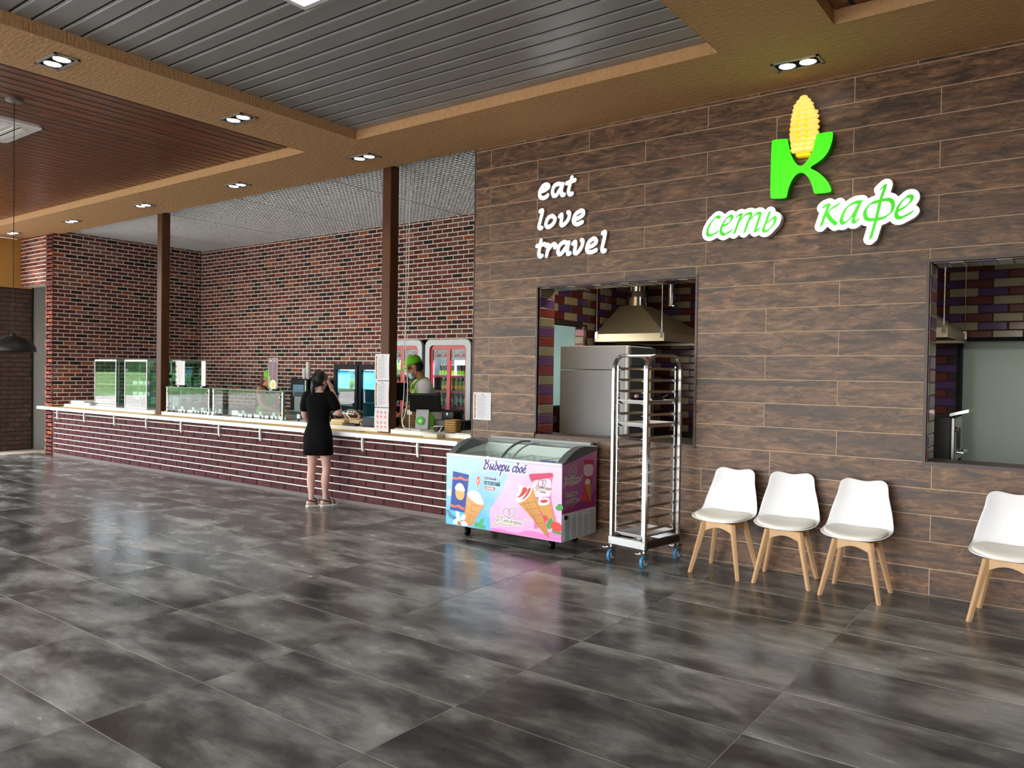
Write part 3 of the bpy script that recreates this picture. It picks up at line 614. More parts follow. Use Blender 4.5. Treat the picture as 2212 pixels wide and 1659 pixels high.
T_FZ = {'pink':[(-4.266,0.792),(-4.314,0.745),(-4.366,0.67),(-4.409,0.587),(-4.423,0.538),(-4.467,0.47),(-4.516,0.401),(-4.545,0.358),(-4.577,0.318),(-4.582,0.257),(-4.573,0.194),(-4.573,0.112),(-3.764,0.116),(-3.768,0.802)],'pinkdeep':[(-4.572,0.138),(-4.441,0.147),(-4.342,0.133),(-4.254,0.133),(-4.15,0.17),(-4.055,0.175),(-3.963,0.164),(-3.872,0.199),(-3.766,0.206),(-3.764,0.116),(-4.573,0.112)],'bluelow':[(-5.13,0.249),(-5.07,0.24),(-4.983,0.258),(-4.886,0.237),(-4.749,0.229),(-4.584,0.241),(-4.575,0.113),(-5.129,0.109)],'wrap':[(-5.05,0.642),(-4.947,0.633),(-4.845,0.624),(-4.859,0.495),(-4.886,0.245),(-4.983,0.25),(-5.082,0.255),(-5.063,0.449)],'wrapcup':[(-5.011,0.467),(-4.901,0.453),(-4.921,0.373),(-4.996,0.377)],'wrapdome':[(-5.014,0.462),(-5.011,0.5),(-4.983,0.526),(-4.945,0.53),(-4.912,0.506),(-4.898,0.453)],'wrapb1':[(-5.048,0.588),(-5.0,0.582),(-4.946,0.6),(-4.892,0.578),(-4.852,0.587),(-4.852,0.565),(-4.902,0.56),(-4.951,0.568),(-5.005,0.561),(-5.049,0.563)],'wrapb2':[(-5.072,0.315),(-5.017,0.303),(-4.968,0.318),(-4.919,0.295),(-4.882,0.299),(-4.885,0.278),(-4.93,0.273),(-4.978,0.288),(-5.027,0.282),(-5.074,0.289)],'cup':[(-4.861,0.429),(-4.793,0.379),(-4.719,0.354),(-4.655,0.357),(-4.657,0.333),(-4.692,0.292),(-4.738,0.222),(-4.804,0.126),(-4.852,0.142),(-4.906,0.173),(-4.895,0.244),(-4.879,0.328)],'cupdome':[(-4.863,0.424),(-4.858,0.449),(-4.816,0.47),(-4.753,0.477),(-4.7,0.446),(-4.669,0.4),(-4.655,0.357),(-4.699,0.348),(-4.751,0.355),(-4.809,0.381)],'cone':[(-4.252,0.43),(-4.174,0.478),(-4.091,0.571),(-4.052,0.498),(-3.994,0.382),(-3.937,0.259),(-3.898,0.143),(-3.926,0.15),(-3.991,0.206),(-4.076,0.28),(-4.172,0.361)],'swirl':[(-4.248,0.579),(-4.205,0.587),(-4.166,0.572),(-4.133,0.579),(-4.098,0.571),(-4.09,0.548),(-4.118,0.499),(-4.155,0.46),(-4.202,0.428),(-4.245,0.419),(-4.275,0.447),(-4.256,0.465),(-4.266,0.499),(-4.237,0.525)],'swr1':[(-4.19,0.565),(-4.152,0.565),(-4.142,0.543),(-4.179,0.5),(-4.222,0.472),(-4.251,0.465),(-4.213,0.512)],'swr2':[(-4.124,0.568),(-4.105,0.558),(-4.132,0.505),(-4.183,0.457),(-4.198,0.456),(-4.156,0.511)],'pwrap':[(-4.126,0.692),(-3.991,0.713),(-3.866,0.725),(-3.875,0.631),(-3.877,0.479),(-3.819,0.282),(-3.891,0.25),(-3.964,0.233),(-4.019,0.207),(-4.063,0.205),(-4.059,0.344),(-4.076,0.534),(-4.096,0.617)],'pwraptop':[(-4.126,0.692),(-3.991,0.713),(-3.866,0.725),(-3.869,0.692),(-3.926,0.675),(-3.99,0.662),(-4.055,0.648),(-4.106,0.632)],'pwrapmid':[(-4.087,0.618),(-3.99,0.658),(-3.889,0.66),(-3.887,0.531),(-3.932,0.504),(-4.033,0.493),(-4.071,0.512)],'cone2':[(-4.018,0.414),(-3.895,0.451),(-3.866,0.374),(-3.846,0.297),(-3.901,0.309),(-3.966,0.355)],'swirl2':[(-4.019,0.471),(-4.001,0.496),(-3.968,0.488),(-3.932,0.496),(-3.9,0.488),(-3.895,0.454),(-3.931,0.431),(-3.986,0.421),(-4.018,0.429)],'swr3':[(-3.996,0.466),(-3.95,0.479),(-3.913,0.475),(-3.931,0.454),(-3.977,0.445)],'berry1':[(-3.882,0.259),(-3.846,0.29),(-3.792,0.285),(-3.765,0.259),(-3.766,0.221),(-3.809,0.2),(-3.859,0.22)],'berry2':[(-3.973,0.32),(-3.947,0.334),(-3.915,0.327),(-3.91,0.301),(-3.942,0.282),(-3.965,0.286)],'leaf1':[(-3.923,0.253),(-3.883,0.319),(-3.855,0.285),(-3.872,0.23),(-3.909,0.217)],'leaf2':[(-3.813,0.441),(-3.787,0.459),(-3.754,0.44),(-3.755,0.41),(-3.794,0.394),(-3.832,0.412)],'leaf3':[(-3.863,0.223),(-3.818,0.207),(-3.766,0.202),(-3.765,0.183),(-3.817,0.184),(-3.858,0.19)],'mint1':[(-4.706,0.177),(-4.686,0.212),(-4.655,0.216),(-4.659,0.183),(-4.69,0.151)],'mint2':[(-4.77,0.145),(-4.748,0.174),(-4.706,0.169),(-4.695,0.146),(-4.736,0.121),(-4.768,0.125)],'mint3':[(-4.695,0.15),(-4.644,0.157),(-4.631,0.13),(-4.674,0.117),(-4.71,0.12)],'pet1':[(-5.005,0.247),(-4.967,0.244),(-4.955,0.195),(-4.965,0.161),(-4.993,0.191)],'pet2':[(-4.949,0.171),(-4.929,0.215),(-4.886,0.229),(-4.88,0.196),(-4.917,0.159)],'pet3':[(-5.041,0.143),(-5.004,0.173),(-4.965,0.161),(-4.981,0.13),(-5.03,0.124)],'pet4':[(-4.96,0.153),(-4.906,0.168),(-4.852,0.138),(-4.873,0.119),(-4.938,0.119)],'pet5':[(-4.987,0.142),(-4.954,0.154),(-4.932,0.124),(-4.959,0.114)],'fl2':[(-5.12,0.443),(-5.085,0.463),(-5.068,0.44),(-5.073,0.398),(-5.123,0.397)],'banner':[(-4.638,0.531),(-4.604,0.53),(-4.528,0.529),(-4.522,0.519),(-4.533,0.503),(-4.599,0.503),(-4.637,0.505),(-4.645,0.518)]}
T_FZL = {'pod':[[(-5.12,0.246),(-5.092,0.204),(-5.014,0.176)],[(-5.103,0.244),(-5.07,0.215),(-5.009,0.18)],[(-5.092,0.195),(-5.08,0.18),(-5.025,0.166)]],'heart':[[(-4.354,0.269),(-4.399,0.275),(-4.419,0.309),(-4.4,0.343),(-4.36,0.343),(-4.335,0.311),(-4.349,0.281)],[(-4.345,0.286),(-4.355,0.324),(-4.326,0.355),(-4.287,0.356),(-4.279,0.325),(-4.306,0.283),(-4.359,0.257),(-4.354,0.242)]],'swash':[[(-4.503,0.259),(-4.473,0.262),(-4.458,0.244),(-4.492,0.216)],[(-4.481,0.254),(-4.497,0.212),(-4.517,0.181),(-4.506,0.172),(-4.472,0.199)],[(-4.472,0.199),(-4.382,0.191),(-4.265,0.206),(-4.199,0.238),(-4.161,0.269)]],'heart2':[[(-3.98,0.59),(-4.017,0.598),(-4.022,0.632),(-4.004,0.653),(-3.976,0.644),(-3.971,0.614)],[(-3.98,0.594),(-3.971,0.644),(-3.949,0.658),(-3.939,0.636),(-3.952,0.604),(-3.984,0.582)]],'swash2':[[(-4.063,0.574),(-4.03,0.574),(-4.053,0.541)],[(-4.034,0.554),(-3.97,0.553),(-3.879,0.581)]],'lineP':[[(-4.729,0.613),(-4.749,0.57),(-4.733,0.548),(-4.705,0.575),(-4.714,0.606),(-4.729,0.617),(-4.721,0.565),(-4.731,0.507)]],'cupl':[[(-4.867,0.379),(-4.782,0.331),(-4.667,0.32)],[(-4.877,0.32),(-4.791,0.273),(-4.707,0.258)],[(-4.886,0.261),(-4.811,0.221),(-4.738,0.214)],[(-4.793,0.37),(-4.822,0.244),(-4.842,0.135)]],'conel':[[(-4.221,0.402),(-4.033,0.454)],[(-4.172,0.357),(-3.999,0.397)],[(-4.105,0.304),(-3.97,0.339)],[(-4.038,0.246),(-3.937,0.274)],[(-4.155,0.48),(-4.029,0.24)],[(-4.202,0.443),(-3.963,0.18)],[(-4.109,0.546),(-3.965,0.317)]]}
T_FZT = {'title':(-4.412,0.725),'gost':(-4.58,0.609),'ost':(-4.579,0.567),'plom':(-4.584,0.517),'rost':(-4.344,0.227),'rost2':(-3.961,0.581),'line1':(-3.969,0.542),'line2':(-3.969,0.53),'wtxt':(-4.959,0.394)}
T_FS = {'magenta':[(-0.677,0.368),(-0.594,0.41),(-0.508,0.406),(-0.422,0.441),(-0.333,0.446),(-0.212,0.463),(-0.105,0.522),(-0.108,0.358),(-0.677,0.364)],'rwrap':[(-0.337,0.824),(-0.239,0.82),(-0.146,0.808),(-0.159,0.727),(-0.192,0.54),(-0.18,0.415),(-0.37,0.444),(-0.337,0.556),(-0.312,0.725)],'rwrapmid':[(-0.321,0.773),(-0.168,0.76),(-0.18,0.666),(-0.313,0.679)],'swirl':[(-0.301,0.63),(-0.264,0.642),(-0.217,0.622),(-0.216,0.59),(-0.3,0.595)],'cone':[(-0.3,0.595),(-0.213,0.598),(-0.192,0.54),(-0.199,0.429),(-0.244,0.49)],'berry':[(-0.35,0.503),(-0.305,0.517),(-0.252,0.491),(-0.258,0.448),(-0.318,0.444),(-0.352,0.472)],'vent':[(-0.676,0.362),(-0.116,0.361),(-0.13,0.11),(-0.669,0.111)]}
T_FSL = {'heart':[[(-0.517,0.706),(-0.582,0.712),(-0.583,0.751),(-0.541,0.777),(-0.511,0.744),(-0.532,0.708)],[(-0.524,0.707),(-0.54,0.747),(-0.498,0.781),(-0.461,0.755),(-0.474,0.71),(-0.531,0.688),(-0.552,0.687)]],'swash':[[(-0.658,0.682),(-0.616,0.682),(-0.643,0.65),(-0.67,0.612),(-0.629,0.634)],[(-0.629,0.634),(-0.529,0.616),(-0.413,0.634),(-0.355,0.683)]]}
T_FST = {'rost':(-0.53,0.654),'n1':(-0.534,0.533),'n2':(-0.532,0.497),'n3':(-0.527,0.464)}
# ------------------------------------------------------------------ bar counter: block base and continuous worktop
base = thing('bar_counter', 'long bar counter base of oxblood textured blocks with white bed joints', 'counter', (-10.26, .1, 0))
CX0, CX1, CY = -15.135, -5.402, -.13
B().box(CX0, -5.51, CY+.014, .55, .04, .83).box(-5.51, CX1, CY+.014, .28, .04, .83).build('core', M_WHITEJ, base)
B().box(CX0, -5.51, CY+.006, .55, 0, .046).box(-5.51, CX1, CY+.006, .28, 0, .046).build('plinth', mat('grey_plinth', '#6d625c', .7), base)
bm_ = B(); X, Z, c_, Dp = .1505, .0385, .008, .018
bm_.add([(-X, Dp, -Z), (X, Dp, -Z), (X, Dp, Z), (-X, Dp, Z), (-X, c_, -Z), (X, c_, -Z), (X, c_, Z), (-X, c_, Z), (-X+c_, 0, -Z+c_), (X-c_, 0, -Z+c_), (X-c_, -.001, Z-c_), (-X+c_, .001, Z-c_)],
        [(8, 9, 10, 11), (4, 5, 9, 8), (5, 6, 10, 9), (6, 7, 11, 10), (7, 4, 8, 11), (0, 1, 5, 4), (1, 2, 6, 5), (2, 3, 7, 6), (3, 0, 4, 7)])
blk = bm_.mesh('block', M_BLOCK, fix=False); seamm = mat('dark_head_joint', '#140a09', .9)
seam = B()
for r_ in range(9):
    zc = .044+.092*r_+.0405; u = CX0-(.1525 if r_ % 2 else 0)
    hz = 1.0 if zc+.0385 < .815 else (.815-(zc-.0385))/.077
    while u < CX1:
        a, b_ = max(u, CX0), min(u+.293, CX1); u += .305
        if b_-a < .03: continue
        o = put('block', blk, base, ((a+b_)/2-base.location.x, CY-base.location.y, (zc-.0385)+.0385*hz)); o.scale = ((b_-a)/.301, 1, hz)
        if b_ < CX1-.01: seam.box(b_-.001, b_+.013, CY+.010, CY+.016, zc-.0385, zc-.0385+.077*hz)
seam.build('head_joint', seamm, base)
top = thing('bar_worktop', 'white bar worktop with yellow front band and raised white ledge', 'worktop', (-10.4, 0, .83))
B().cbox(-15.53, -5.39, -.25, -.155, .832, .885, .004).cbox(-15.13, -5.51, -.157, .62, .832, .885, .004).cbox(-5.511, -5.40, -.157, .28, .832, .885, .004).build('slab', mat('white_laminate', '#f2f3f3', .3), top)
B().box(-15.45, -5.40, -.235, -.16, .8852, .8862).box(-15.12, -5.40, -.162, .0, .8852, .8862).build('yellow_band', mat('yellow_oak_band', '#d9b45c', .45, noise=(8, 5, .12, (.2, 4, 1))), top)
lw = mat('cream_laminate', '#f3efe4', .35)
B().cbox(-15.0, -11.90, .0, .62, .886, .935, .004).cbox(-11.70, -6.86, .0, .62, .886, .935, .004).cbox(-6.64, -5.51, .0, .62, .886, .935, .004).cbox(-5.511, -5.405, .0, .28, .886, .935, .004).build('ledge', lw, top)
for x in (-14.93, -13.917, -12.88, -11.878, -10.889, -9.912, -8.956, -7.957, -6.958, -6.059):
    t = B().prism([(-.132, .832), (-.158, .832), (-.158, .72), (-.146, .66), (-.132, .66)], x-.013, x+.013, lambda a, b_, d: (d, a, b_)).box(x-.011, x+.011, -.235, -.15, .824, .832)
    t.build('bracket', M_WHITEP, top)

# ------------------------------------------------------------------ tulip chairs
M_SHELL = mat('white_shell_plastic', '#fafbfd', .32); M_PAD = mat('cream_leatherette', '#f6f3e8', .42)
M_BEECH = mat('beech_wood', '#d9b184', .45, noise=(9, 5, .10, (1, 1, .12)))
def chair_shell():
    prof = [(-.232, .452, .10, .0), (-.226, .449, .155, .012), (-.20, .446, .198, .022), (-.14, .440, .228, .034), (-.05, .436, .240, .042), (.05, .438, .242, .047), (.11, .455, .240, .05), (.15, .495, .236, .052),
            (.175, .56, .226, .05), (.197, .64, .207, .046), (.218, .72, .185, .042), (.235, .785, .176, .036), (.242, .812, .164, .03), (.247, .826, .142, .022)]
    P = cr(prof, 3); nv = 15; vs = []; fs = []
    for i, (y, z, hw, c) in enumerate(P):
        a = P[max(i-1, 0)]; b_ = P[min(i+1, len(P)-1)]; ty, tz = b_[0]-a[0], b_[1]-a[1]; l = math.hypot(ty, tz) or 1; ny, nz = -tz/l, ty/l
        top_ = max(0, (z-.79)/.036)
        for k in range(nv):
            v = -1+2*k/(nv-1); e = c*(abs(v)**2.6); dz = top_*(.012*(1-math.cos(math.pi*min(1, abs(v)/.75)))/2)-.010*top_*(abs(v) > .9)
            vs.append((hw*v, y+ny*e, z+nz*e+dz))
    for i in range(len(P)-1):
        for k in range(nv-1): fs.append((i*nv+k, i*nv+k+1, (i+1)*nv+k+1, (i+1)*nv+k))
    return B().add(vs, fs)
def make_chair():
    t = thing('tulip_chair', 'chair', 'chair', group='white tulip chairs along the plank wall')
    o = chair_shell().build('seat_shell', M_SHELL, t, smooth=True, local=True)
    m = o.modifiers.new('thick', 'SOLIDIFY'); m.thickness = .009; m.offset = 0; m = o.modifiers.new('sub', 'SUBSURF'); m.levels = 1; m.render_levels = 1
    pad = B(); n = 28; rings = []
    for (s, h) in ((.9, .446), (1.0, .452), (1.0, .464), (.94, .474), (.6, .480), (.2, .481)):
        g_ = []
        for k in range(n):
            a = 2*math.pi*k/n; ca, sa = math.cos(a), math.sin(a); q = (abs(ca)**3+abs(sa)**3)**(-1/3)
            x, y = ca*q*.220*s, -.048+sa*q*.182*s; x *= 1-.12*max(0, -(y+.05)/.17)
            g_.append((x, y, h+.022*(abs(x)/.2)**2+.02*max(0, (y-.03)/.1)))
        rings.append(g_)
    pad.loft(rings).build('seat_pad', M_PAD, t, smooth=True, local=True)
    for sx in (-1, 1):
        for sy in (-1, 1):
            vs = []
            for (f, w, d, z) in ((.205, .015, .013, 0), (.118, .0235, .017, .425)):
                cx_, cy_ = sx*f, sy*f
                ex = Vector((sx, sy, 0)).normalized(); ey = Vector((-sx, sy, 0)).normalized()
                for (a, b_) in ((-1, -1), (1, -1), (1, 1), (-1, 1)):
                    q = Vector((cx_, cy_, z))+ex*(a*w)+ey*(b_*d); vs.append(q[:])
            lg = B().add(vs, [(0, 3, 2, 1), (4, 5, 6, 7), (0, 1, 5, 4), (1, 2, 6, 5), (2, 3, 7, 6), (3, 0, 4, 7)])
            bm = bmesh.new(); me = lg.mesh('leg', M_BEECH); bm.from_mesh(me); bmesh.ops.bevel(bm, geom=list(bm.edges), offset=.004, segments=2, affect='EDGES'); bm.to_mesh(me); bm.free()
            put('leg', me, t)
    for ang in range(4):
        a = B(); N = 8; poly = [(-.118+.236*i/N, .345+.04*math.sin(math.pi*i/N)) for i in range(N+1)]+[(.118, .425), (-.118, .425)]
        a.prism(poly, -.128, -.112); a.xf(Matrix.Rotation(ang*math.pi/2, 4, 'Z')); a.build('apron', M_BEECH, t, local=True)
    B().lathe([(.07, .425), (.07, .436), (.05, .44)], n=20).build('mount_plate', M_SHELL, t, local=True)
    return t
ch0 = make_chair()
for i, (x, y, rz, lab) in enumerate(((-2.405, -.325, -2, 'white tulip chair with beech legs next to the wheeled tray rack'), (-1.91, -.285, 7, 'middle white tulip chair of the three under the green sign, turned slightly'),
                                     (-1.378, -.325, 0, 'white tulip chair of the row of three farthest from the tray rack'), (-.40, -.345, -3, 'white tulip chair standing alone, cut off by the picture edge'))):
    o = ch0 if i == 0 else copy_tree(ch0); o.location = (x, y, 0); o.rotation_euler.z = R(rz); o['label'] = lab

# ------------------------------------------------------------------ ice cream chest freezer
FX0, FX1, FY0, FY1, FZ0 = -5.135, -3.768, -.70, -.09, .112
fz = thing('chest_freezer', 'ice cream chest freezer on castors with blue and pink printed front', 'freezer', ((FX0+FX1)/2, (FY0+FY1)/2, 0))
M_FW = mat('freezer_white', '#eef0f0', .35); M_FG = mat('freezer_grey_frame', '#5d6468', .4); M_FI = mat('freezer_liner', '#dfe8e3', .5)
def side_poly(y0, y1, z0): return [(y0, z0), (y1, z0), (y1, .905), (y0, .805)]
b_ = B(); T3 = lambda a, c, d: (d, a, c)
b_.prism([(FY0, FZ0), (FY0, .80), (FY0+.045, .805), (FY0+.045, FZ0)], FX0, FX1, T3)
b_.prism([(FY1-.05, FZ0), (FY1, FZ0), (FY1, .905), (FY1-.05, .897)], FX0, FX1, T3)
b_.prism(side_poly(FY0+.045, FY1-.05, FZ0), FX0, FX0+.05, T3); b_.prism(side_poly(FY0+.045, FY1-.05, FZ0), FX1-.05, FX1, T3)
b_.box(FX0+.05, FX1-.05, FY0+.045, FY1-.05, FZ0, FZ0+.12)
b_.build('cabinet', M_FW, fz)
li = B(); li.box(FX0+.05, FX1-.05, FY0+.045, FY0+.05, .23, .79); li.box(FX0+.05, FX1-.05, FY1-.055, FY1-.05, .23, .88); li.box(FX0+.05, FX0+.055, FY0+.05, FY1-.055, .23, .8); li.box(FX1-.055, FX1-.05, FY0+.05, FY1-.055, .23, .8); li.box(FX0+.05, FX1-.05, FY0+.05, FY1-.05, .23, .24)
li.build('liner', M_FI, fz)
for i in range(4):
    bx = B(); a = FX0+.075+i*.306; c = a+.30; y0, y1, zt = FY0+.07, FY1-.075, .80
    pr = []
    for z in (.50, .60, .70, .80):
        bx.tube([(a, y0, z), (c, y0, z), (c, y1, z), (a, y1, z)], .003, 5, closed=True)
    for k in range(5):
        x = a+(c-a)*k/4
        bx.tube([(x, y1, .80), (x, y1, .50), (x, y0, .50), (x, y0, .80)], .0025, 5)
    bx.build('wire_basket', mat('basket_wire', '#d5d9d6', .4), fz)
rim = B(); rim.rbox(FX0-.004, FX1+.004, FY0-.012, FY0+.03, .788, .818, .011, 3); rim.build('front_rim', M_FW, fz, smooth=40)
# glazing rails and the arched grey ends
arc = [(-.675, .812), (-.62, .852), (-.54, .895), (-.45, .927), (-.36, .945), (-.27, .945), (-.18, .937), (-.10, .93)]
arc = cr(arc, 3)
for (xa, xb, nm) in ((FX0-.002, FX0+.075, 'end_cap'), (FX1-.075, FX1+.002, 'end_cap')):
    low = [(FY0+.02, .80), (FY1, .905)]
    e = B().prism([(y, z) for y, z in arc]+[(FY1+.0, .93), (FY1, .90), (FY0+.01, .80)], xa, xb, T3); e.build(nm, M_FG, fz)
xm = (FX0+FX1)/2
ra = B(); ra.tube([(xm-.02, y, z+.004) for y, z in arc[:-4]], .011, 6); ra.build('lid_rail', M_FG, fz)
ra = B(); ra.tube([(xm+.09, y, z-.012) for y, z in arc[:-4]], .008, 6); ra.build('lid_rail', mat('pale_rail', '#9fa6a5', .4), fz)
gl = thin_glass('freezer_glass', '#f0f6f3', .02, .02, 1.12)
for (xa, xb, d) in ((FX0+.07, xm+.03, .006), (xm-.02, FX1-.07, -.004)):
    q = B(); n_ = len(arc)
    q.add([(x, y, z+d) for x in (xa, xb) for (y, z) in arc], [(i, i+1, n_+i+1, n_+i) for i in range(n_-1)]); q.build('glass_lid', gl, fz, smooth=True)
br = B(); br.rbox(FX0+.06, FX1-.0, FY1-.045, FY1+.02, .905, .938, .008, 2); br.rbox(FX0+.09, FX1-.06, FY1-.02, FY1+.03, .936, .965, .008, 2); br.build('back_rail', mat('pale_rail', '', .4), fz)
tr_ = B().prism([(FY0+.0, .802), (FY1, .900), (FY1, .925), (FY0, .822)], FX1-.004, FX1+.006, T3); tr_.build('side_trim', M_FG, fz)
bd = text_mesh('badge_text', 'KLIMASAN', .017, M_WHITEP, fz, facing(-3.985, FY0+.041, .792)@Matrix.Rotation(R(-35), 4, 'X'), bold=.0004) if False else None
B().box(-4.03, -3.87, FY0+.035, FY0+.05, .806, .827).build('blue_badge', mat('badge_blue', '#232f86', .4), fz)
for (x, y) in ((-4.93, -.61), (-3.95, -.57), (-4.93, -.17), (-3.95, -.17)):
    w = B(); w.lathe([(.0, -.013), (.038, -.013), (.042, -.006), (.042, .006), (.038, .013), (0, .013)], (x, y, .042), 18, 'x', False); ob = w.build('castor', M_BLACK, fz, smooth=40)
    B().box(x-.02, x-.016, y-.02, y+.025, .035, .112).box(x+.016, x+.02, y-.02, y+.025, .035, .112).box(x-.025, x+.025, y-.03, y+.03, .105, .114).build('fork', M_BLACKM, ob)
# printed front
def shade_mat(name, c0, c1, axis, lo, hi, rough=.35, wave=None):
    m = bpy.data.materials.new(name); m.use_nodes = True; nt = m.node_tree; p = nt.nodes['Principled BSDF']; p.inputs['Roughness'].default_value = rough
    tc = nt.nodes.new('ShaderNodeTexCoord'); sp = nt.nodes.new('ShaderNodeSeparateXYZ'); nt.links.new(tc.outputs['Object'], sp.inputs[0])
    mr = nt.nodes.new('ShaderNodeMapRange'); mr.inputs[1].default_value = lo; mr.inputs[2].default_value = hi; nt.links.new(sp.outputs[axis], mr.inputs[0])
    src = mr.outputs[0]
    if wave:
        n = nt.nodes.new('ShaderNodeTexNoise'); n.inputs['Scale'].default_value = wave[0]; n.inputs['Detail'].default_value = 2; n.inputs['Distortion'].default_value = 1.5; nt.links.new(tc.outputs['Object'], n.inputs[0])
        a = nt.nodes.new('ShaderNodeMath'); a.operation = 'MULTIPLY_ADD'; a.inputs[1].default_value = wave[1]; nt.links.new(n.outputs[0], a.inputs[0]); nt.links.new(src, a.inputs[2])
        s2 = nt.nodes.new('ShaderNodeMath'); s2.operation = 'SUBTRACT'; s2.inputs[1].default_value = wave[1]/2; nt.links.new(a.outputs[0], s2.inputs[0]); src = s2.outputs[0]
    mx = nt.nodes.new('ShaderNodeMix'); mx.data_type = 'RGBA'; mx.inputs[6].default_value = lin(c0); mx.inputs[7].default_value = lin(c1); mx.clamp_factor = True
    nt.links.new(src, mx.inputs[0]); nt.links.new(mx.outputs[2], p.inputs['Base Color']); return m
fp = B().box(FX0, FX1, FY0-.001, FY0+.002, FZ0+.006, .79).build('front_print', shade_mat('print_blue', '#5fb9e6', '#c4e6f8', 2, .1, .75, .35, (2.5, .9)), fz)
ORD = [0]
def dec(parent, key, tabl, m, lvl, smooth=True, kind='-y', at=None, n=4):
    pts = tabl[key]
    if smooth: pts = cr(pts, n, True)
    at = FY0 if at is None else at; dd = .0012+.0004*lvl
    if kind == '-y': M = facing(0, at-dd, 0, '-y')
    else: M = facing(at+dd, 0, 0, '+x')
    return fill_shape(key_name(key), [[(p[0], p[1]) for p in pts]], .0003, m, parent, M)
NAMES = dict(pink='pink_swirl', pinkdeep='pink_wave', bluelow='blue_wave', wrap='blue_wrapper', wrapcup='small_cup', wrapdome='small_ice_cream', wrapb1='orange_band', wrapb2='orange_band', cup='wafer_cup', cupdome='vanilla_ice_cream',
             cone='waffle_cone', swirl='cream_swirl', swr1='syrup', swr2='syrup', swr3='syrup', pwrap='pink_wrapper', pwraptop='wrapper_top', pwrapmid='wrapper_face', cone2='waffle_cone', swirl2='cream_swirl', berry1='strawberry', berry2='strawberry',
             leaf1='leaf', leaf2='leaf', leaf3='leaf', mint1='mint_leaf', mint2='mint_leaf', mint3='mint_leaf', pet1='petal', pet2='petal', pet3='petal', pet4='petal', pet5='petal', fl2='petal', banner='red_banner', magenta='magenta_wave', rwrap='red_wrapper', rwrapmid='wrapper_face', berry='strawberry')
def key_name(k): return NAMES.get(k, k)
PR = lambda n, c: mat('print_'+n, c, .35)
pk = shade_mat('print_pink', '#f3b3dc', '#f6d9ee', 2, .15, .75, .35, (2.2, 1.2))
seqf = [('pink', pk, 0), ('pinkdeep', PR('deep_pink', '#ee86c6'), 1), ('bluelow', PR('sky', '#6cc4ee'), 1), ('wrap', PR('navy', '#27469a'), 2), ('wrapb1', PR('orange', '#d9795f'), 3), ('wrapb2', PR('orange', ''), 3), ('wrapcup', PR('wafer', '#e6b873'), 3), ('wrapdome', PR('cream', '#f6efe0'), 4),
        ('fl2', PR('cream', ''), 1), ('cup', shade_mat('print_wafer_cup', '#d08f4e', '#f0bd7c', 2, .12, .5, .4), 3), ('cupdome', PR('ice', '#eef0f4'), 4), ('pwrap', PR('rose_wrapper', '#e27fa3'), 2), ('pwraptop', PR('crimson', '#d43f68'), 3), ('pwrapmid', PR('pale_face', '#f3dfe9'), 3),
        ('cone2', PR('waffle', '#d79b52'), 4), ('swirl2', PR('white', '#fbf8f6'), 5), ('swr3', PR('syrup', '#c9413f'), 6), ('berry2', PR('strawberry', '#e2483f'), 5), ('cone', shade_mat('print_cone', '#c07a38', '#e0a55c', 2, .1, .5, .4), 6), ('swirl', PR('white', ''), 7), ('swr1', PR('syrup', ''), 8), ('swr2', PR('syrup', ''), 8),
        ('leaf1', PR('leaf', '#3f9a4a'), 6), ('leaf2', PR('leaf', ''), 4), ('leaf3', PR('leaf', ''), 6), ('berry1', PR('strawberry', ''), 7), ('mint1', PR('mint', '#4cae6c'), 4), ('mint2', PR('mint', ''), 4), ('mint3', PR('mint', ''), 4),
        ('pet1', PR('petal', '#fbf6e2'), 5), ('pet2', PR('petal', ''), 5), ('pet3', PR('petal', ''), 6), ('pet4', PR('petal', ''), 5), ('pet5', PR('pistil', '#c96a34'), 7), ('banner', PR('banner', '#d8443c'), 3)]
sharp = {'wrap', 'pwraptop', 'rwrap', 'pinkdeep', 'pink', 'bluelow', 'magenta'}
for k, m, l in seqf: dec(fp, k, T_FZ, m, l, k not in sharp)
def line_dec(name, strokes, r, m, parent, lvl, kind='-y', at=None, outline=None, mo=None):
    S = [(cr(s, 8), r) for s in strokes]; F, xs, ys = stroke_field(S, r*.55, r*3+(outline or 0))
    at = FY0 if at is None else at
    def Mx(l): d = .0012+.0004*l; return facing(0, at-d, 0, '-y') if kind == '-y' else facing(at+d, 0, 0, '+x')
    if outline: fill_shape(name+'_outline', contour(F, xs, ys, outline), .0003, mo, parent, Mx(lvl), tol=.0002)
    fill_shape(name, contour(F, xs, ys, 0), .0003, m, parent, Mx(lvl+.5), tol=.0002)
gold = PR('gold', '#a98a5c'); dk = PR('dark_line', '#3a2a3a')
line_dec('vanilla_pod', T_FZL['pod'], .0035, dk, fp, 4)
line_dec('heart_mark', T_FZL['heart'], .0035, PR('plum', '#8a4a6a'), fp, 3, outline=.006, mo=PR('white', ''))
line_dec('swash', T_FZL['swash'], .004, gold, fp, 3, outline=.007, mo=PR('white', ''))
line_dec('heart_mark', T_FZL['heart2'], .003, PR('plum', ''), fp, 4)
line_dec('swash', T_FZL['swash2'], .0025, gold, fp, 4)
line_dec('ornate_initial', T_FZL['lineP'], .005, PR('strawberry', ''), fp, 3, outline=.006, mo=PR('white', ''))
line_dec('wafer_line', T_FZL['cupl'], .0014, PR('wafer_line', '#b97c42'), fp, 4)
line_dec('waffle_line', T_FZL['conel'], .0016, PR('waffle_line', '#9a5e2a'), fp, 6.5)
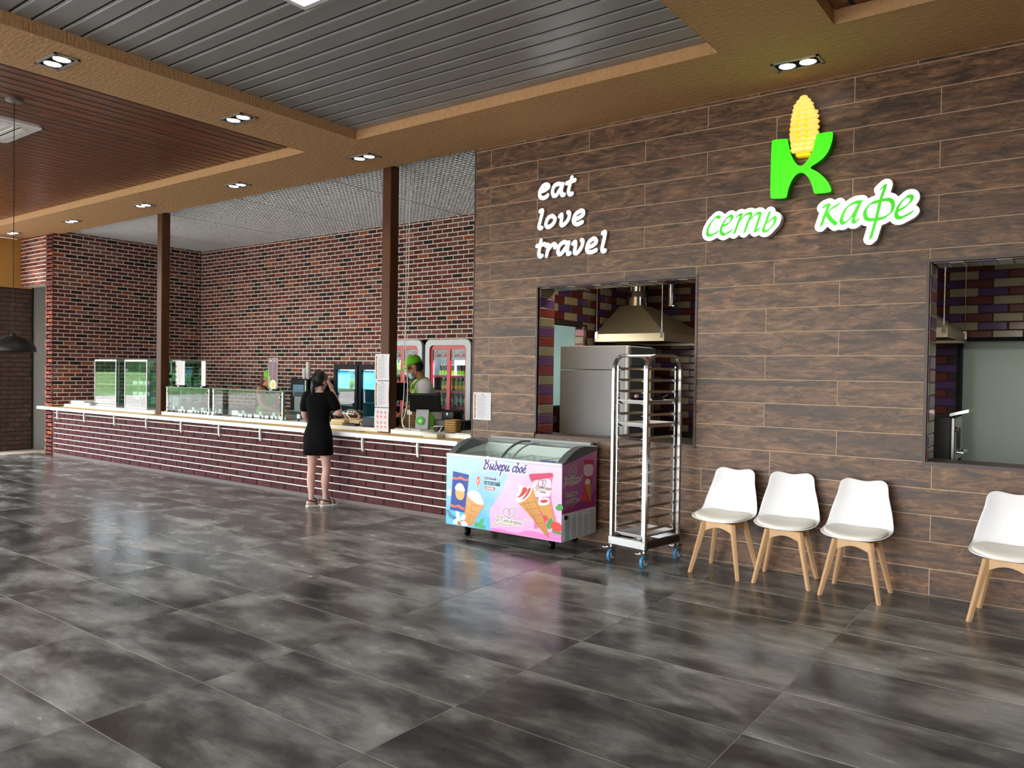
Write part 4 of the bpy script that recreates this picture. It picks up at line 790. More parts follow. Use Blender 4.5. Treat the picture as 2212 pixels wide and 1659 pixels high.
# hand-drawn script title with white keyline
GL = {  # pen strokes in a 1-unit x-height box: (advance, strokes)
 'V_': (1.15, [[(.25, 1.9), (.15, 1.2), (.05, 0)], [(-.05, 1.5), (.1, 1.9), (.5, 2.0), (.8, 1.75), (.65, 1.25), (.25, 1.05)], [(.25, 1.05), (.7, .95), (.85, .5), (.55, .05), (.1, -.05), (-.1, .2)]]),
 'y': (1.15, [[(.2, 1), (.1, .4), (.1, .1), (.3, 0), (.5, .15), (.5, .4), (.3, .5), (.12, .4)], [(.85, 1), (.75, .3), (.85, .0), (1.0, .12)]]),
 'b': (.82, [[(.65, .75), (.35, 1), (.1, .6), (.1, .2), (.3, 0), (.55, .2), (.62, .6), (.45, .95), (.2, 1.25), (.15, 1.6), (.4, 1.85), (.8, 1.8)]]),
 'e': (.72, [[(.1, .45), (.4, .5), (.58, .75), (.4, 1), (.15, .75), (.08, .3), (.3, 0), (.65, .2)]]),
 'r': (.85, [[(.15, 1), (.1, .3), (-.08, -.9)], [(.1, .5), (.35, .95), (.6, .9), (.65, .5), (.45, .05), (.15, .1)]]),
 'i': (.95, [[(.15, 1), (.08, .35), (.2, 0), (.45, .25), (.65, 1), (.58, .3), (.7, 0), (.92, .2)]]),
 's': (.68, [[(.6, .85), (.4, 1), (.15, .75), (.08, .3), (.3, 0), (.6, .2)]]),
 'v': (.78, [[(.05, 1.55), (.3, 1.75), (.42, 1.5), (.2, 1), (.12, .4), (.2, 0), (.5, .1), (.6, .5), (.45, .85), (.2, .75)]]),
 'o': (.75, [[(.4, 1), (.15, .75), (.08, .3), (.3, 0), (.55, .25), (.6, .7), (.4, 1)]]),
 'yo': (.72, [[(.1, .45), (.4, .5), (.58, .75), (.4, 1), (.15, .75), (.08, .3), (.3, 0), (.65, .2)], [(.3, 1.35), (.32, 1.36)], [(.62, 1.35), (.64, 1.36)]]),
 'R_': (1.0, [[(.25, 1.9), (.15, 1.0), (-.05, -.2)], [(-.1, 1.4), (.15, 1.9), (.6, 1.95), (.8, 1.55), (.55, 1.1), (.2, 1.0)]]),
 't': (1.3, [[(.12, 1), (.05, 0)], [(.1, .6), (.35, 1), (.5, .85), (.42, 0)], [(.47, .6), (.75, 1), (.9, .85), (.82, .2), (.95, 0), (1.1, .15)]]),
 'ch': (.85, [[(.15, 1), (.15, .6), (.4, .45), (.65, .65)], [(.7, 1), (.6, .3), (.72, 0), (.88, .15)]]),
 'a': (.88, [[(.62, .85), (.4, 1), (.15, .7), (.08, .25), (.25, 0), (.5, .3), (.66, 1), (.58, .3), (.7, 0), (.88, .2)]]),
 'n': (.9, [[(.15, 1), (.08, 0)], [(.12, .5), (.6, .55)], [(.68, 1), (.6, .25), (.7, 0), (.86, .15)]]),
 'k': (.8, [[(.15, 1), (.08, 0)], [(.12, .5), (.35, .6), (.6, 1)], [(.3, .55), (.45, .15), (.65, 0), (.78, .12)]]),
 ' ': (.55, []), 'C_': (1.35, [[(1.15, 1.5), (1.2, 1.85), (.85, 2.05), (.35, 1.6), (.05, .9), (.15, .2), (.55, 0), (1.0, .3)]]), 'c': (.68, [[(.6, .85), (.4, 1), (.15, .75), (.08, .3), (.3, 0), (.6, .2)]]), 'l': (.45, [[(.1, .4), (.35, 1.3), (.35, 1.9), (.2, 1.9), (.1, 1.0), (.1, .2), (.25, 0), (.4, .15)]]), '-': (.5, [[(.1, .5), (.4, .55)]])}
def script(word, xh, slant=.2):
    u = 0; out = []
    for ch in word:
        adv, ss = GL[ch]
        for s in ss: out.append([((u+a+slant*b_)*xh, b_*xh) for a, b_ in cr(s, 6)])
        u += adv
    return out, u*xh
def script_dec(name, word, xh, r, c0, m, parent, lvl, kind='-y', at=None, outline=None, mo=None, sx=1., skew=0.):
    ss, w = script(word, xh); ss = [[(c0[0]+(a-w/2)*sx, c0[1]+b_-xh/2+skew*(a-w/2)) for a, b_ in s] for s in ss]
    line_dec_raw(name, ss, r, m, parent, lvl, kind, at, outline, mo)
def line_dec_raw(name, ss, r, m, parent, lvl, kind, at, outline, mo):
    F, xs, ys = stroke_field([(s, r) for s in ss], r*.6, r*3+(outline or 0), nib=(35, r*.7)); at = FY0 if at is None else at
    def Mx(l): d = .0012+.0004*l; return facing(0, at-d, 0, '-y') if kind == '-y' else facing(at+d, 0, 0, '+x')
    if outline: fill_shape(name+'_outline', contour(F, xs, ys, outline), .0003, mo, parent, Mx(lvl), tol=.0002)
    fill_shape(name, contour(F, xs, ys, 0), .0003, m, parent, Mx(lvl+.5), tol=.0002)
script_dec('title_lettering', ['V_', 'y', 'b', 'e', 'r', 'i', ' ', 's', 'v', 'o', 'yo'], .054, .0052, T_FZT['title'], PR('indigo', '#4a3a8c'), fp, 4, outline=.011, mo=PR('white', ''), sx=1.0)
RO = ['R_', 'o', 's', 't', 'o', 'v', 'ch', 'a', 'n', 'k', 'a']
script_dec('logo_lettering', RO, .026, .002, (T_FZT['rost'][0]+.02, T_FZT['rost'][1]), PR('bronze', '#8d7a66'), fp, 4, outline=.006, mo=PR('white', ''))
script_dec('logo_lettering', RO, .017, .0014, T_FZT['rost2'], PR('bronze', ''), fp, 5)
text_mesh('logo_lettering', 'остовский', .062, PR('dark_teal', '#33454c'), fp, facing(T_FZT['ost'][0]+.02, FY0-.0032, T_FZT['ost'][1]), .0003, bold=.001, sx=.62)
text_mesh('logo_lettering', 'ГОСТовский', .03, PR('magenta_ink', '#b0488c'), fp, facing(T_FZT['gost'][0], FY0-.0032, T_FZT['gost'][1]), .0003, bold=.0008, sx=.75)
text_mesh('banner_lettering', 'пломбир', .026, PR('white', ''), fp, facing(T_FZT['plom'][0], FY0-.0032, T_FZT['plom'][1]), .0003, bold=.001, sx=.9)
text_mesh('wrapper_lettering', 'пломбир', .014, dk, fp, facing(T_FZT['line1'][0], FY0-.0038, T_FZT['line1'][1]), .0003, bold=.0005)
# printed side and louvred vent
sp_ = B().add([(FX1, FY0, .36), (FX1, FY1, .36), (FX1, FY1, .903), (FX1, FY0, .805), (FX1+.001, FY0, .36), (FX1+.001, FY1, .36), (FX1+.001, FY1, .903), (FX1+.001, FY0, .805)],
              [(0, 1, 2, 3), (4, 5, 6, 7), (0, 1, 5, 4), (1, 2, 6, 5), (2, 3, 7, 6), (3, 0, 4, 7)]).build('side_print', shade_mat('print_side', '#b44a9a', '#d98cc4', 2, .35, .85, .35, (2, .9)), fz)
for k, m, l in (('magenta', PR('magenta', '#a02c82'), 0), ('rwrap', PR('crimson', ''), 1), ('rwrapmid', PR('pale_face', ''), 2), ('cone', PR('waffle', ''), 2), ('swirl', PR('white', ''), 3), ('berry', PR('strawberry', ''), 3)):
    dec(sp_, k, T_FS, m, l, k not in sharp, '+x', FX1)
line_dec('heart_mark', T_FSL['heart'], .0045, PR('plum_dark', '#5a2a4a'), sp_, 2, '+x', FX1, .005, PR('white', ''))
line_dec('swash', T_FSL['swash'], .004, gold, sp_, 2, '+x', FX1, .006, PR('white', ''))
script_dec('logo_lettering', RO, .026, .002, T_FST['rost'], PR('bronze', ''), sp_, 3, '+x', FX1, .006, PR('white', ''))
for s_, q in (('Настоящее', 'n1'), ('южное', 'n2'), ('мороженое', 'n3')):
    text_mesh('slogan_outline', s_, .046, PR('white', ''), sp_, facing(FX1+.0022, T_FST[q][0], T_FST[q][1], '+x'), .0003, bold=.0042, sx=.88)
    text_mesh('slogan_lettering', s_, .046, PR('plum_dark', ''), sp_, facing(FX1+.0027, T_FST[q][0], T_FST[q][1], '+x'), .0003, bold=.0004, sx=.88)
vp = B().box(FX1, FX1+.004, -.676, -.116, .111, .362).build('vent_panel', M_FW, fz)
for cidx in range(5):
    for r_ in range(13):
        B().box(FX1+.004, FX1+.010, -.655+cidx*.107, -.655+cidx*.107+.082, .130+r_*.0165, .138+r_*.0165).build('louvre', mat('vent_shadow_grey', '#c2c8ca', .5), vp)
B().box(FX1+.004, FX1+.016, -.66, -.62, .31, .345).build('switch', M_BLACK, vp)

# ------------------------------------------------------------------ wheeled tray rack
rk = thing('tray_rack', 'tall stainless tray rack on blue castors beside the chest freezer', 'rack', (-3.10, -.385, 0))
rk.rotation_euler.z = R(-9.0)
HW, HD, ZT_ = .174, .248, 1.80
def mrt(o): return o
for sx in (-1, 1):
    x = sx*HW; pth = [(x, -HD, .16), (x, -HD, 1.66)]
    for k in range(1, 7): a = R(90*k/6); pth.append((x, -HD+.13*(1-math.cos(a)), 1.66+.13*math.sin(a)))
    pth += [(x, HD-.13*(1-math.cos(R(90*k/6))), 1.66+.13*math.sin(R(90*k/6))) for k in range(6, 0, -1)]
    pth += [(x, HD, 1.66), (x, HD, .16)]
    B().tube(pth, .0185, 4).build('arch_frame', M_SS, rk, local=True, smooth=50)
    for sy in (-1, 1):
        B().box(x-sx*.034-.006, x-sx*.034+.006, sy*(HD-.02)-.012, sy*(HD-.02)+.012, .26, 1.70).build('rail_channel', M_CHROME, rk, local=True)
    for i in range(15):
        z = .30+.0975*i
        B().add([(x-sx*.028, -HD+.01, z), (x-sx*.062, -HD+.01, z), (x-sx*.062, HD-.01, z), (x-sx*.028, HD-.01, z), (x-sx*.028, -HD+.01, z+.022), (x-sx*.028, HD-.01, z+.022), (x-sx*.030, -HD+.01, z+.022), (x-sx*.030, HD-.01, z+.022), (x-sx*.030, -HD+.01, z+.002), (x-sx*.062, -HD+.01, z+.002), (x-sx*.062, HD-.01, z+.002), (x-sx*.030, HD-.01, z+.002)],
                [(0, 1, 2, 3), (8, 9, 10, 11), (0, 3, 5, 4), (8, 6, 7, 11), (1, 9, 10, 2), (4, 5, 7, 6), (0, 4, 6, 8), (0, 8, 9, 1), (3, 2, 10, 11), (3, 11, 7, 5)]).build('tray_rail', M_SS, rk, local=True)
for y in (-.10, .10): B().cbox(-HW, HW, y-.02, y+.02, 1.782, 1.80, .003).build('top_bar', M_SS, rk, local=True)
for y in (-HD, HD): B().cbox(-HW-.02, HW+.02, y-.02, y+.02, .155, .225, .003).build('base_rail', M_SS, rk, local=True)
for x in (-HW, HW): B().cbox(x-.02, x+.02, -HD, HD, .16, .22, .003).build('base_rail', mat('dark_steel', '#4a4644', .35, .9), rk, local=True)
for sx in (-1, 1):
    for sy in (-1, 1):
        bl = B()
        for (dx, dz) in ((-.035, .172), (.0, .205), (.035, .172)): bl.lathe([(.006, 0), (.006, .004), (.003, .006)], (sx*HW-sx*.02+dx*.8, -HD-.0205 if sy < 0 else HD+.0205, dz), 8, 'y') if sy < 0 else None
        if bl.f: bl.xf(Matrix.Translation((0, -.004, 0))).build('bolt', M_CHROME, rk, local=True)
        cx_, cy_ = sx*HW, sy*HD
        ob = B().lathe([(.0, -.016), (.030, -.016), (.052, -.012), (.0555, 0), (.052, .012), (.030, .016), (0, .016)], (cx_+.0, cy_, .0555), 24, 'x', False).build('wheel', mat('blue_rubber', '#3f86b4', .45), rk, local=True, smooth=40)
        B().lathe([(0, -.018), (.031, -.018), (.031, .018), (0, .018)], (cx_, cy_, .0555), 20, 'x', False).build('hub', mat('cream_hub', '#d9cfae', .5), ob, local=True)
        fk = B(); 
        for dx in (-.02, .02): fk.prism([(cy_-.028, .125), (cy_+.03, .125), (cy_+.014, .045), (cy_-.014, .045)], cx_+dx-.0015, cx_+dx+.0015, T3)
        fk.box(cx_-.03, cx_+.03, cy_-.035, cy_+.035, .122, .134); fk.cyl((cx_, cy_, .13), (cx_, cy_, .165), .012, 10); fk.cyl((cx_-.024, cy_, .0555), (cx_+.024, cy_, .0555), .008, 10)
        fk.build('fork', M_CHROME, ob, local=True)
        bk = B().add([(cx_-.026, cy_-.05, .118), (cx_+.026, cy_-.05, .118), (cx_+.02, cy_-.10, .135), (cx_-.02, cy_-.10, .135), (cx_-.026, cy_-.05, .124), (cx_+.026, cy_-.05, .124), (cx_+.02, cy_-.10, .141), (cx_-.02, cy_-.10, .141)], [(0, 1, 2, 3), (4, 5, 6, 7), (0, 1, 5, 4), (1, 2, 6, 5), (2, 3, 7, 6), (3, 0, 4, 7)])
        bk.build('brake_pedal', M_CHROME, ob, local=True)
def tray_mesh(w, d):
    t = B(); h = .03; wi, di = w-.035, d-.035
    o = [(-w, -d, h), (w, -d, h), (w, d, h), (-w, d, h)]; i = [(-wi, -di, 0), (wi, -di, 0), (wi, di, 0), (-wi, di, 0)]
    o2 = [(a, b_, h-.003) for a, b_, _ in o]; i2 = [(a*.985, b_*.985, -.003) for a, b_, _ in i]
    return t.add(o+i+o2+i2, [(0, 1, 5, 4), (1, 2, 6, 5), (2, 3, 7, 6), (3, 0, 4, 7), (4, 5, 6, 7), (8, 9, 13, 12), (9, 10, 14, 13), (10, 11, 15, 14), (11, 8, 12, 15), (12, 13, 14, 15), (0, 1, 9, 8), (1, 2, 10, 9), (2, 3, 11, 10), (3, 0, 8, 11)])
tm_ = tray_mesh(.140, .235).mesh('baking_tray', M_WHITEG)
trs = []
for z, lab in ((.30+.0975*11+.006, 'white tray holding dirty black bowls in the tray rack'), (.30+.0975*9+.006, 'empty white tray two runners below the bowls in the tray rack'), (.236, 'pale tray lying on the bottom of the tray rack')):
    o = put('baking_tray', tm_, None, (-3.10, -.385, z)); o.rotation_euler.z = R(-9); tag(o, lab, 'tray', 'trays in the wheeled rack'); trs.append(o)
zt = .30+.0975*11+.006
for (dx, dy, lab, r_) in ((-.035, -.10, 'black bowl with pink sauce left on the upper rack tray', .062), (.04, .10, 'black bowl with a spoon, behind on the upper rack tray', .058)):
    p = Matrix.Rotation(R(-9), 3, 'Z')@Vector((dx, dy, 0)); t = thing('food_bowl', lab, 'bowl', (-3.10+p.x, -.385+p.y, zt+.0015), group='bowls on the rack tray')
    B().lathe([(.02, 0), (.045, .004), (r_-.004, .038), (r_, .046), (r_+.008, .046), (r_-.008, .04), (.04, .009), (0, .008)], n=24, cap=False).build('bowl', M_BLACK, t, local=True, smooth=40)
    if dx < 0: B().sphere((.0, -.01, .055), .022, 10, 6).build('pink_sauce', mat('pink_food', '#c98aa0', .6), t, local=True, smooth=True)
    B().tube([(.0, 0, .03), (.09, .02, .075)], .004, 6).build('spoon', M_SS, t, local=True)

# ------------------------------------------------------------------ wall signs
def glow(name, c, e): return mat(name, c, .35, emit=e)
GREENF = glow('sign_green_face', '#2ef200', .75); GREENS = mat('sign_green_side', '#17a800', .4)
WHITEF = glow('sign_white_face', '#f4fbff', 1.0); WHITES = mat('sign_white_side', '#d8dade', .4); LETG = glow('sign_letter_green', '#34c800', .3)
kk = thing('letter_sign', 'big bright green letter K sign under the yellow corn cob on the plank wall', 'sign', (-1.91, -.01, 3.08))
kp = [chaikin(T_K, 2)]
fill_shape('letter_body', kp, .085, GREENS, kk, facing(0, -.012, 0)); fill_shape('letter_face', kp, .003, GREENF, kk, facing(0, -.0975, 0))
corn = thing('corn_sign', 'yellow corn cob sign with raised kernels above the green letter', 'sign', (-1.885, -.01, 3.41))
co = T_CORN; sc_ = []
ctr = np.mean(np.array(co), 0)
full = cr(co, 8, True)
sc_ = [(x+(x-ctr[0])*.10*abs(math.sin(i*math.pi/5.3)), z+(z-ctr[1])*.015*abs(math.sin(i*math.pi/5.3))) for i, (x, z) in enumerate(full)]
fill_shape('cob', [sc_], .07, mat('corn_side', '#d8a410', .45), corn, facing(0, -.012, 0)); fill_shape('cob_face', [sc_], .003, glow('corn_face', '#ffc814', .32), corn, facing(0, -.0825, 0))
fill_shape('stalk', [T_CORNB], .07, glow('corn_face', '', .5), corn, facing(0, -.012, 0))
km = B().sphere((0, 0, 0), 1, 12, 8).mesh('kernel', glow('kernel_face', '#ffe27a', .22), smooth=True)
for (x, z) in T_KERN:
    o = put('kernel', km, corn, (x-corn.location.x, -.086-corn.location.y, z-corn.location.z)); o.scale = (.034, .018, .0205)
def word_sign(name, lab, tab, org, r, front, depth, facemat, sidemat, nib=None, backing=None):
    t = thing(name, lab, 'sign', org); allst = []
    for L_, ss in tab.items():
        S = [(cr(s, 10), r) for s in ss]; allst += S
        F, xs, ys = stroke_field(S, .0022, .03, nib); lp = contour(F, xs, ys, 0)
        if backing is None:
            fill_shape('letter_'+L_+'_side' if False else 'letter_side', lp, depth, sidemat, t, facing(0, front+depth, 0), tol=.00015)
            fill_shape('letter_face', lp, .002, facemat, t, facing(0, front, 0), tol=.00015)
        else: fill_shape('letter', lp, .003, facemat, t, facing(0, front-.0005, 0), tol=.00015)
    if backing is not None:
        F, xs, ys = stroke_field(allst, .004, .07, nib); lp = contour(F, xs, ys, backing)
        fill_shape('backing_box', [max(lp, key=len)], depth, WHITES, t, facing(0, front+depth, 0), tol=.0004); fill_shape('backing_face', [max(lp, key=len)], .002, WHITEF, t, facing(0, front+.0018, 0), tol=.0004)
    return t
EF = glow('lit_letter_white', '#ffffff', 1.1)
for nm, tb, z in (('eat', T_EAT, 3.38), ('love', T_LOVE, 3.09), ('travel', T_TRAVEL, 2.79)):
    word_sign('lettering_sign', 'glowing white script letters reading %s on the plank wall' % nm, tb, (-4.3, -.005, z), .0165, -.032, .026, EF, mat('letter_side_white', '#c9c9c9', .4), nib=(70, .004))
word_sign('script_sign', 'white illuminated box sign with green four-letter script, left of the K', T_SET, (-2.4, -.01, 2.88), .0050, -.095, .075, LETG, WHITES, nib=(42, .0105), backing=.034)
word_sign('script_sign', 'white illuminated box sign with green script and long tail, right of the K', T_KAFE, (-1.42, -.01, 2.66), .0054, -.095, .075, LETG, WHITES, nib=(42, .0115), backing=.038)
# ------------------------------------------------------------------ kitchen behind the two hatches
KT = [mat('tile_olive_cream', '#948a70', .2), mat('tile_violet', '#46325c', .18), mat('tile_oxblood', '#5c2827', .18)]
KG = mat('tile_grout_dark', '#2a2024', .8)
KX, KY = -5.35, 4.05
def tile_block(L, H, d=.012, c=.009):
    X, Z = L/2, H/2
    return B().add([(-X, d, -Z), (X, d, -Z), (X, d, Z), (-X, d, Z), (-X, .006, -Z), (X, .006, -Z), (X, .006, Z), (-X, .006, Z), (-X+c, 0, -Z+c), (X-c, 0, -Z+c), (X-c, 0, Z-c), (-X+c, 0, Z-c)],
                   [(8, 9, 10, 11), (4, 5, 9, 8), (5, 6, 10, 9), (6, 7, 11, 10), (7, 4, 8, 11), (0, 1, 5, 4), (1, 2, 6, 5), (2, 3, 7, 6), (3, 0, 4, 7)])
def tile_wall(parent, org, face_, length, z0, z1, L=.3, H=.1, off=0., c0=0, cut=None, limit=300, vis=None, name='wall_tile'):
    gj = .003; ME = {}; rot = {'-y': 0, '+x': math.pi/2, '-x': -math.pi/2}[face_]
    def W(u, d, z): return {'-y': (org[0]+u, org[1]+d, z), '+x': (org[0]-d, org[1]+u, z), '-x': (org[0]+d, org[1]-u, z)}[face_]
    items = []
    for r_ in range(int(round((z1-z0)/H))):
        za = z0+r_*H; u = off-(L/2 if r_ % 2 else 0)-L; i = 0
        while u < length:
            a, b_ = max(u, 0), min(u+L, length); u += L; i += 1
            if b_-a < .02 or (cut and cut((a+b_)/2, za+H/2)): continue
            items.append(((a+b_)/2, za+H/2, round(b_-a-gj, 4), (i+c0+(1 if r_ % 2 else 0)) % 3))
    ok = [t for t in items if vis is None or vis(W(t[0], 0, t[1]))]; ok.sort(key=lambda t: seen_px(W(t[0], 0, t[1]))); top_ = set(ok[:limit]); left = B()
    for t in items:
        u, z, w, ci = t
        if t in top_:
            if (w, ci) not in ME: ME[(w, ci)] = tile_block(w, H-gj).mesh(name, KT[ci], fix=False)
            o = put(name, ME[(w, ci)], parent, W(u, 0, z)); o.rotation_euler.z = rot
        else:
            left.mi = ci; q = tile_block(w, H-gj)
            left.add([W(u+v[0], v[1], z+v[2]) for v in q.v], q.f)
    if left.f: tag(left.build(name+'s', KT, parent, fix=False), kind='stuff')
HY0, HY1, HZ0, HZ1 = .55, 2.27, 1.21, 2.245
kb = B(); kb.box(KX-.15, KX-.008, .3, HY0, 0, 3.3); kb.box(KX-.15, KX-.008, HY1, KY+.2, 0, 3.3); kb.box(KX-.15, KX-.008, HY0, HY1, 0, HZ0); kb.box(KX-.15, KX-.008, HY0, HY1, HZ1, 3.3)
wkl = struct(kb.build('wall_kitchen_left', KG))
tile_wall(wkl, (KX, .3), '+x', KY-.3, .8, 3.2, off=.12, c0=1, cut=lambda u, z: HY0 < u+.3 < HY1+.03 and HZ0-.02 < z < HZ1+.02)
t = B(); t.box(KX-.16, KX+.012, HY0, HY1, HZ0-.02, HZ0).box(KX-.15, KX+.012, HY0, HY1, HZ1, HZ1+.025).box(KX-.02, KX+.012, HY1, HY1+.035, HZ0, HZ1+.025)
t.build('hatch_frame', M_TRIM, wkl)
for i in range(10):
    z = HZ1-.03-.1*(i+1); q = tile_block(.14, .097); q.xf(Matrix.Translation((KX-.08, HY1-.012, z+.05))); q.build('reveal_tile', [mat('tile_rose', '#a8646a', .2), KT[0], mat('tile_rose', '', .2)][i % 3], wkl)
PX2 = (-1.225, .75, .63, 2.08)
kb = B(); kb.box(KX, PX2[0], KY+.008, KY+.2, 0, 3.3); kb.box(PX2[1], 3.0, KY+.008, KY+.2, 0, 3.3); kb.box(PX2[0], PX2[1], KY+.008, KY+.2, PX2[3], 3.3); kb.box(PX2[0], PX2[1], KY+.008, KY+.2, 0, PX2[2])
wkb = struct(kb.build('wall_kitchen_back', KG))
tile_wall(wkb, (KX, KY), '-y', 8.3, .8, 3.2, off=.09, c0=0, cut=lambda u, z: PX2[0]-.05 < u+KX < PX2[1]+.05 and PX2[2] < z < PX2[3]+.03, vis=lambda p: in_view(p, 20, 20))
t = B(); t.box(PX2[0]-.04, PX2[0], KY-.012, KY+.02, PX2[2], PX2[3]+.04).box(PX2[0]-.04, PX2[1], KY-.012, KY+.02, PX2[3], PX2[3]+.04); t.build('hatch_frame', M_DARKGAP, wkb)
struct(B().box(PX2[0]-.1, PX2[1]+.1, KY+.20, KY+.26, .5, 2.2).build('wall_kitchen_panel', mat('pale_sage_panel', '#b3c4bb', .4)))
struct(B().box(3.0, 3.2, .3, KY+.2, 0, 3.3).build('wall_kitchen_right', KG))
struct(B().box(KX-.15, 3.2, .3, KY+.3, 3.2, 3.32).build('ceiling_kitchen', M_WHITEP))
# tiled reveals of the hatches in the plank wall
for n_, (a, b_, z0, z1) in enumerate(OPEN):
    rv = struct(B().box(a, a+.002, .016, .30, z0, z1).box(a, b_, .016, .30, z1-.002, z1).build('trim_reveal_%d' % (n_+1), KG))
    for i in range(15):
        q = tile_block(.27, .097).xf(Matrix.Rotation(math.pi/2, 4, 'Z')).xf(Matrix.Translation((a+.013, .16, z1-.05-.1*i))); q.build('reveal_tile', [KT[0], mat('tile_violet_light', '#6b4a78', .18), mat('tile_rust', '#8a423d', .18)][i % 3], rv)
    B().box(a+.002, b_, .0, .31, z0-.001, z0+.004).build('sill', M_TRIM, rv)
    k = int((b_-a)/.1)
    for i in range(k):
        q = tile_block(.097, .27).xf(Matrix.Rotation(math.pi/2, 4, 'X')).xf(Matrix.Translation((a+.07+.1*i, .16, z1-.013))); q.build('reveal_tile', KT[(i*2+n_) % 3], rv)
# grey fridge seen from its side
t = thing('kitchen_fridge', 'light grey upright fridge inside the hatch behind the tray rack', 'fridge', (-4.49, 1.33, 0))
M_FRG = mat('fridge_grey', '#b3b8bc', .4)
B().cbox(-4.91, -4.07, 1.0, 1.66, .06, 1.668, .006).build('cabinet', M_FRG, t); B().cbox(-4.91, -4.07, 1.0, 1.66, 1.674, 1.94, .006).build('top_housing', M_FRG, t)
B().cbox(-4.068, -4.035, 1.0, 1.05, .1, 1.94, .006).build('door_edge', M_WHITEP, t); B().cbox(-4.068, -4.03, 1.052, 1.65, .1, 1.70, .008).build('door', mat('fridge_door_dark', '#4e565a', .35), t)
B().cbox(-4.068, -4.02, 1.052, 1.65, 1.71, 1.93, .008).build('control_panel', mat('fridge_door_dark', '', .35), t)
B().box(-4.021, -4.018, 1.36, 1.46, 1.80, 1.86).build('display', mat('red_display', '#a01414', .4, emit=.2), t)
B().box(-4.85, -4.1, 1.05, 1.6, 0, .06).build('plinth', M_BLACKM, t)
# extraction hoods
def hood(x0, x1, y0, y1, lab, duct, tx):
    t = thing('extraction_hood', lab, 'hood', ((x0+x1)/2, (y0+y1)/2, 2.05), group='steel hoods in the kitchen')
    M_H = mat('hood_stainless', '#d8cdb0', .38, .85)
    cx_, cy_, r_ = tx[0], tx[1], .16; z0, zl, zt_ = 2.05, 2.15, 2.55
    ring = lambda xa, xb, ya, yb, z: [(xa, ya, z), (xb, ya, z), (xb, yb, z), (xa, yb, z)]
    b_ = B(); b_.loft([ring(x0, x1, y0, y1, z0), ring(x0, x1, y0, y1, zl)], False); b_.build('lip', M_H, t)
    b_ = B(); b_.loft([ring(x0, x1, y0, y1, zl), ring(cx_-r_, cx_+r_, cy_-r_, cy_+r_, zt_)], False); b_.build('canopy', M_H, t)
    B().box(x0+.02, x1-.02, y0+.02, y1-.02, z0+.03, z0+.035).build('filter', mat('dark_steel', '', .35, .9), t)
    b_ = B(); b_.cyl((cx_, cy_, zt_-.01), (cx_, cy_, zt_+.12), .14, 24); b_.cyl((cx_, cy_, zt_+.12), (cx_, cy_, zt_+.2), .14, 24, .12); b_.cyl((cx_, cy_, zt_+.2), (cx_, cy_, 3.2), .12, 24); b_.build('duct', M_CHROME, t, smooth=40)
    for (x, y) in ((x0+.03, y0-.004), (x1-.03, y0-.004), (x1-.01, y1-.1)):
        B().cyl((x, y, zl), (x, y, 3.2), .006, 8).build('hanger_rod', M_SS, t); B().box(x-.02, x+.02, y-.006, y+.002, zl-.06, zl+.03).build('hanger_plate', M_SS, t)
hood(-5.28, -4.28, 2.4, 3.95, 'steel extraction hood above the grey fridge in the larger hatch', True, (-4.99, 3.0))
hood(-2.25, -1.16, 2.4, 3.95, 'steel extraction hood at the edge of the right-hand hatch', True, (-1.8, 3.2))
t = thing('vent_pipe', 'thin steel vent pipe hanging beside the large hood', 'pipe', (-4.83, 3.6, 2.55))
B().cyl((-4.83, 3.75, 2.6), (-4.83, 3.75, 3.2), .055, 16).build('pipe', M_CHROME, t, smooth=40); B().lathe([(.02, 2.59), (.10, 2.60), (.10, 2.612), (.02, 2.62)], (-4.83, 3.75, 0), 20).build('flange', M_CHROME, t)
# press oven in the right hatch
t = thing('press_oven', 'stainless counter oven with lifted lid in the right-hand hatch', 'oven', (-1.15, 1.15, .93))
B().cbox(-1.45, -.93, .95, 1.4, .9, 1.31, .01).build('body', mat('oven_black', '#101214', .4), t)
B().cbox(-.93, -.90, .95, 1.4, .93, 1.30, .006).build('front', M_SS, t); B().box(-.90, -.895, 1.08, 1.28, 1.02, 1.2).build('window', M_BLACK, t)
b_ = B().add([(-.94, .93, 1.31), (-.94, 1.42, 1.31), (-.80, 1.42, 1.35), (-.80, .93, 1.35), (-.94, .93, 1.335), (-.94, 1.42, 1.335), (-.80, 1.42, 1.375), (-.80, .93, 1.375)], [(0, 1, 2, 3), (4, 5, 6, 7), (0, 1, 5, 4), (1, 2, 6, 5), (2, 3, 7, 6), (3, 0, 4, 7)]); b_.build('lid', M_SS, t)
B().tube([(-.895, 1.0, 1.0), (-.85, 1.0, 1.0), (-.85, 1.34, 1.0), (-.895, 1.34, 1.0)], .009, 8).build('handle', M_CHROME, t); B().lathe([(.022, 0), (.018, .02)], (-.9, .99, 1.2), 14, 'x').build('knob', M_CHROME, t)
t = thing('kitchen_bench', 'dark steel bench under the counter oven in the right-hand hatch', 'table', (-1.2, 1.2, 0))
B().cbox(-1.9, -.85, .85, 1.5, .86, .899, .004).build('bench_top', M_SS, t)
for x in (-1.85, -.9):
    for y in (.9, 1.45): B().box(x-.02, x+.02, y-.02, y+.02, 0, .86).build('leg', M_SS, t)
t = tag(B().cbox(-3.75, -2.9, .95, 1.45, .86, .94, .01).build('crate', mat('dark_green_plastic', '#1c3a2c', .5)), 'dark green crate behind the tray rack inside the hatch', 'crate')
t = thing('prep_table', 'low steel table carrying the green crate inside the kitchen', 'table', (-3.2, 1.2, 0))
B().box(-3.9, -2.6, .85, 1.6, .83, .858).build('table_top', M_SS, t)
for x in (-3.85, -2.65):
    for y in (.9, 1.55): B().box(x-.02, x+.02, y-.02, y+.02, 0, .83).build('leg', M_SS, t)
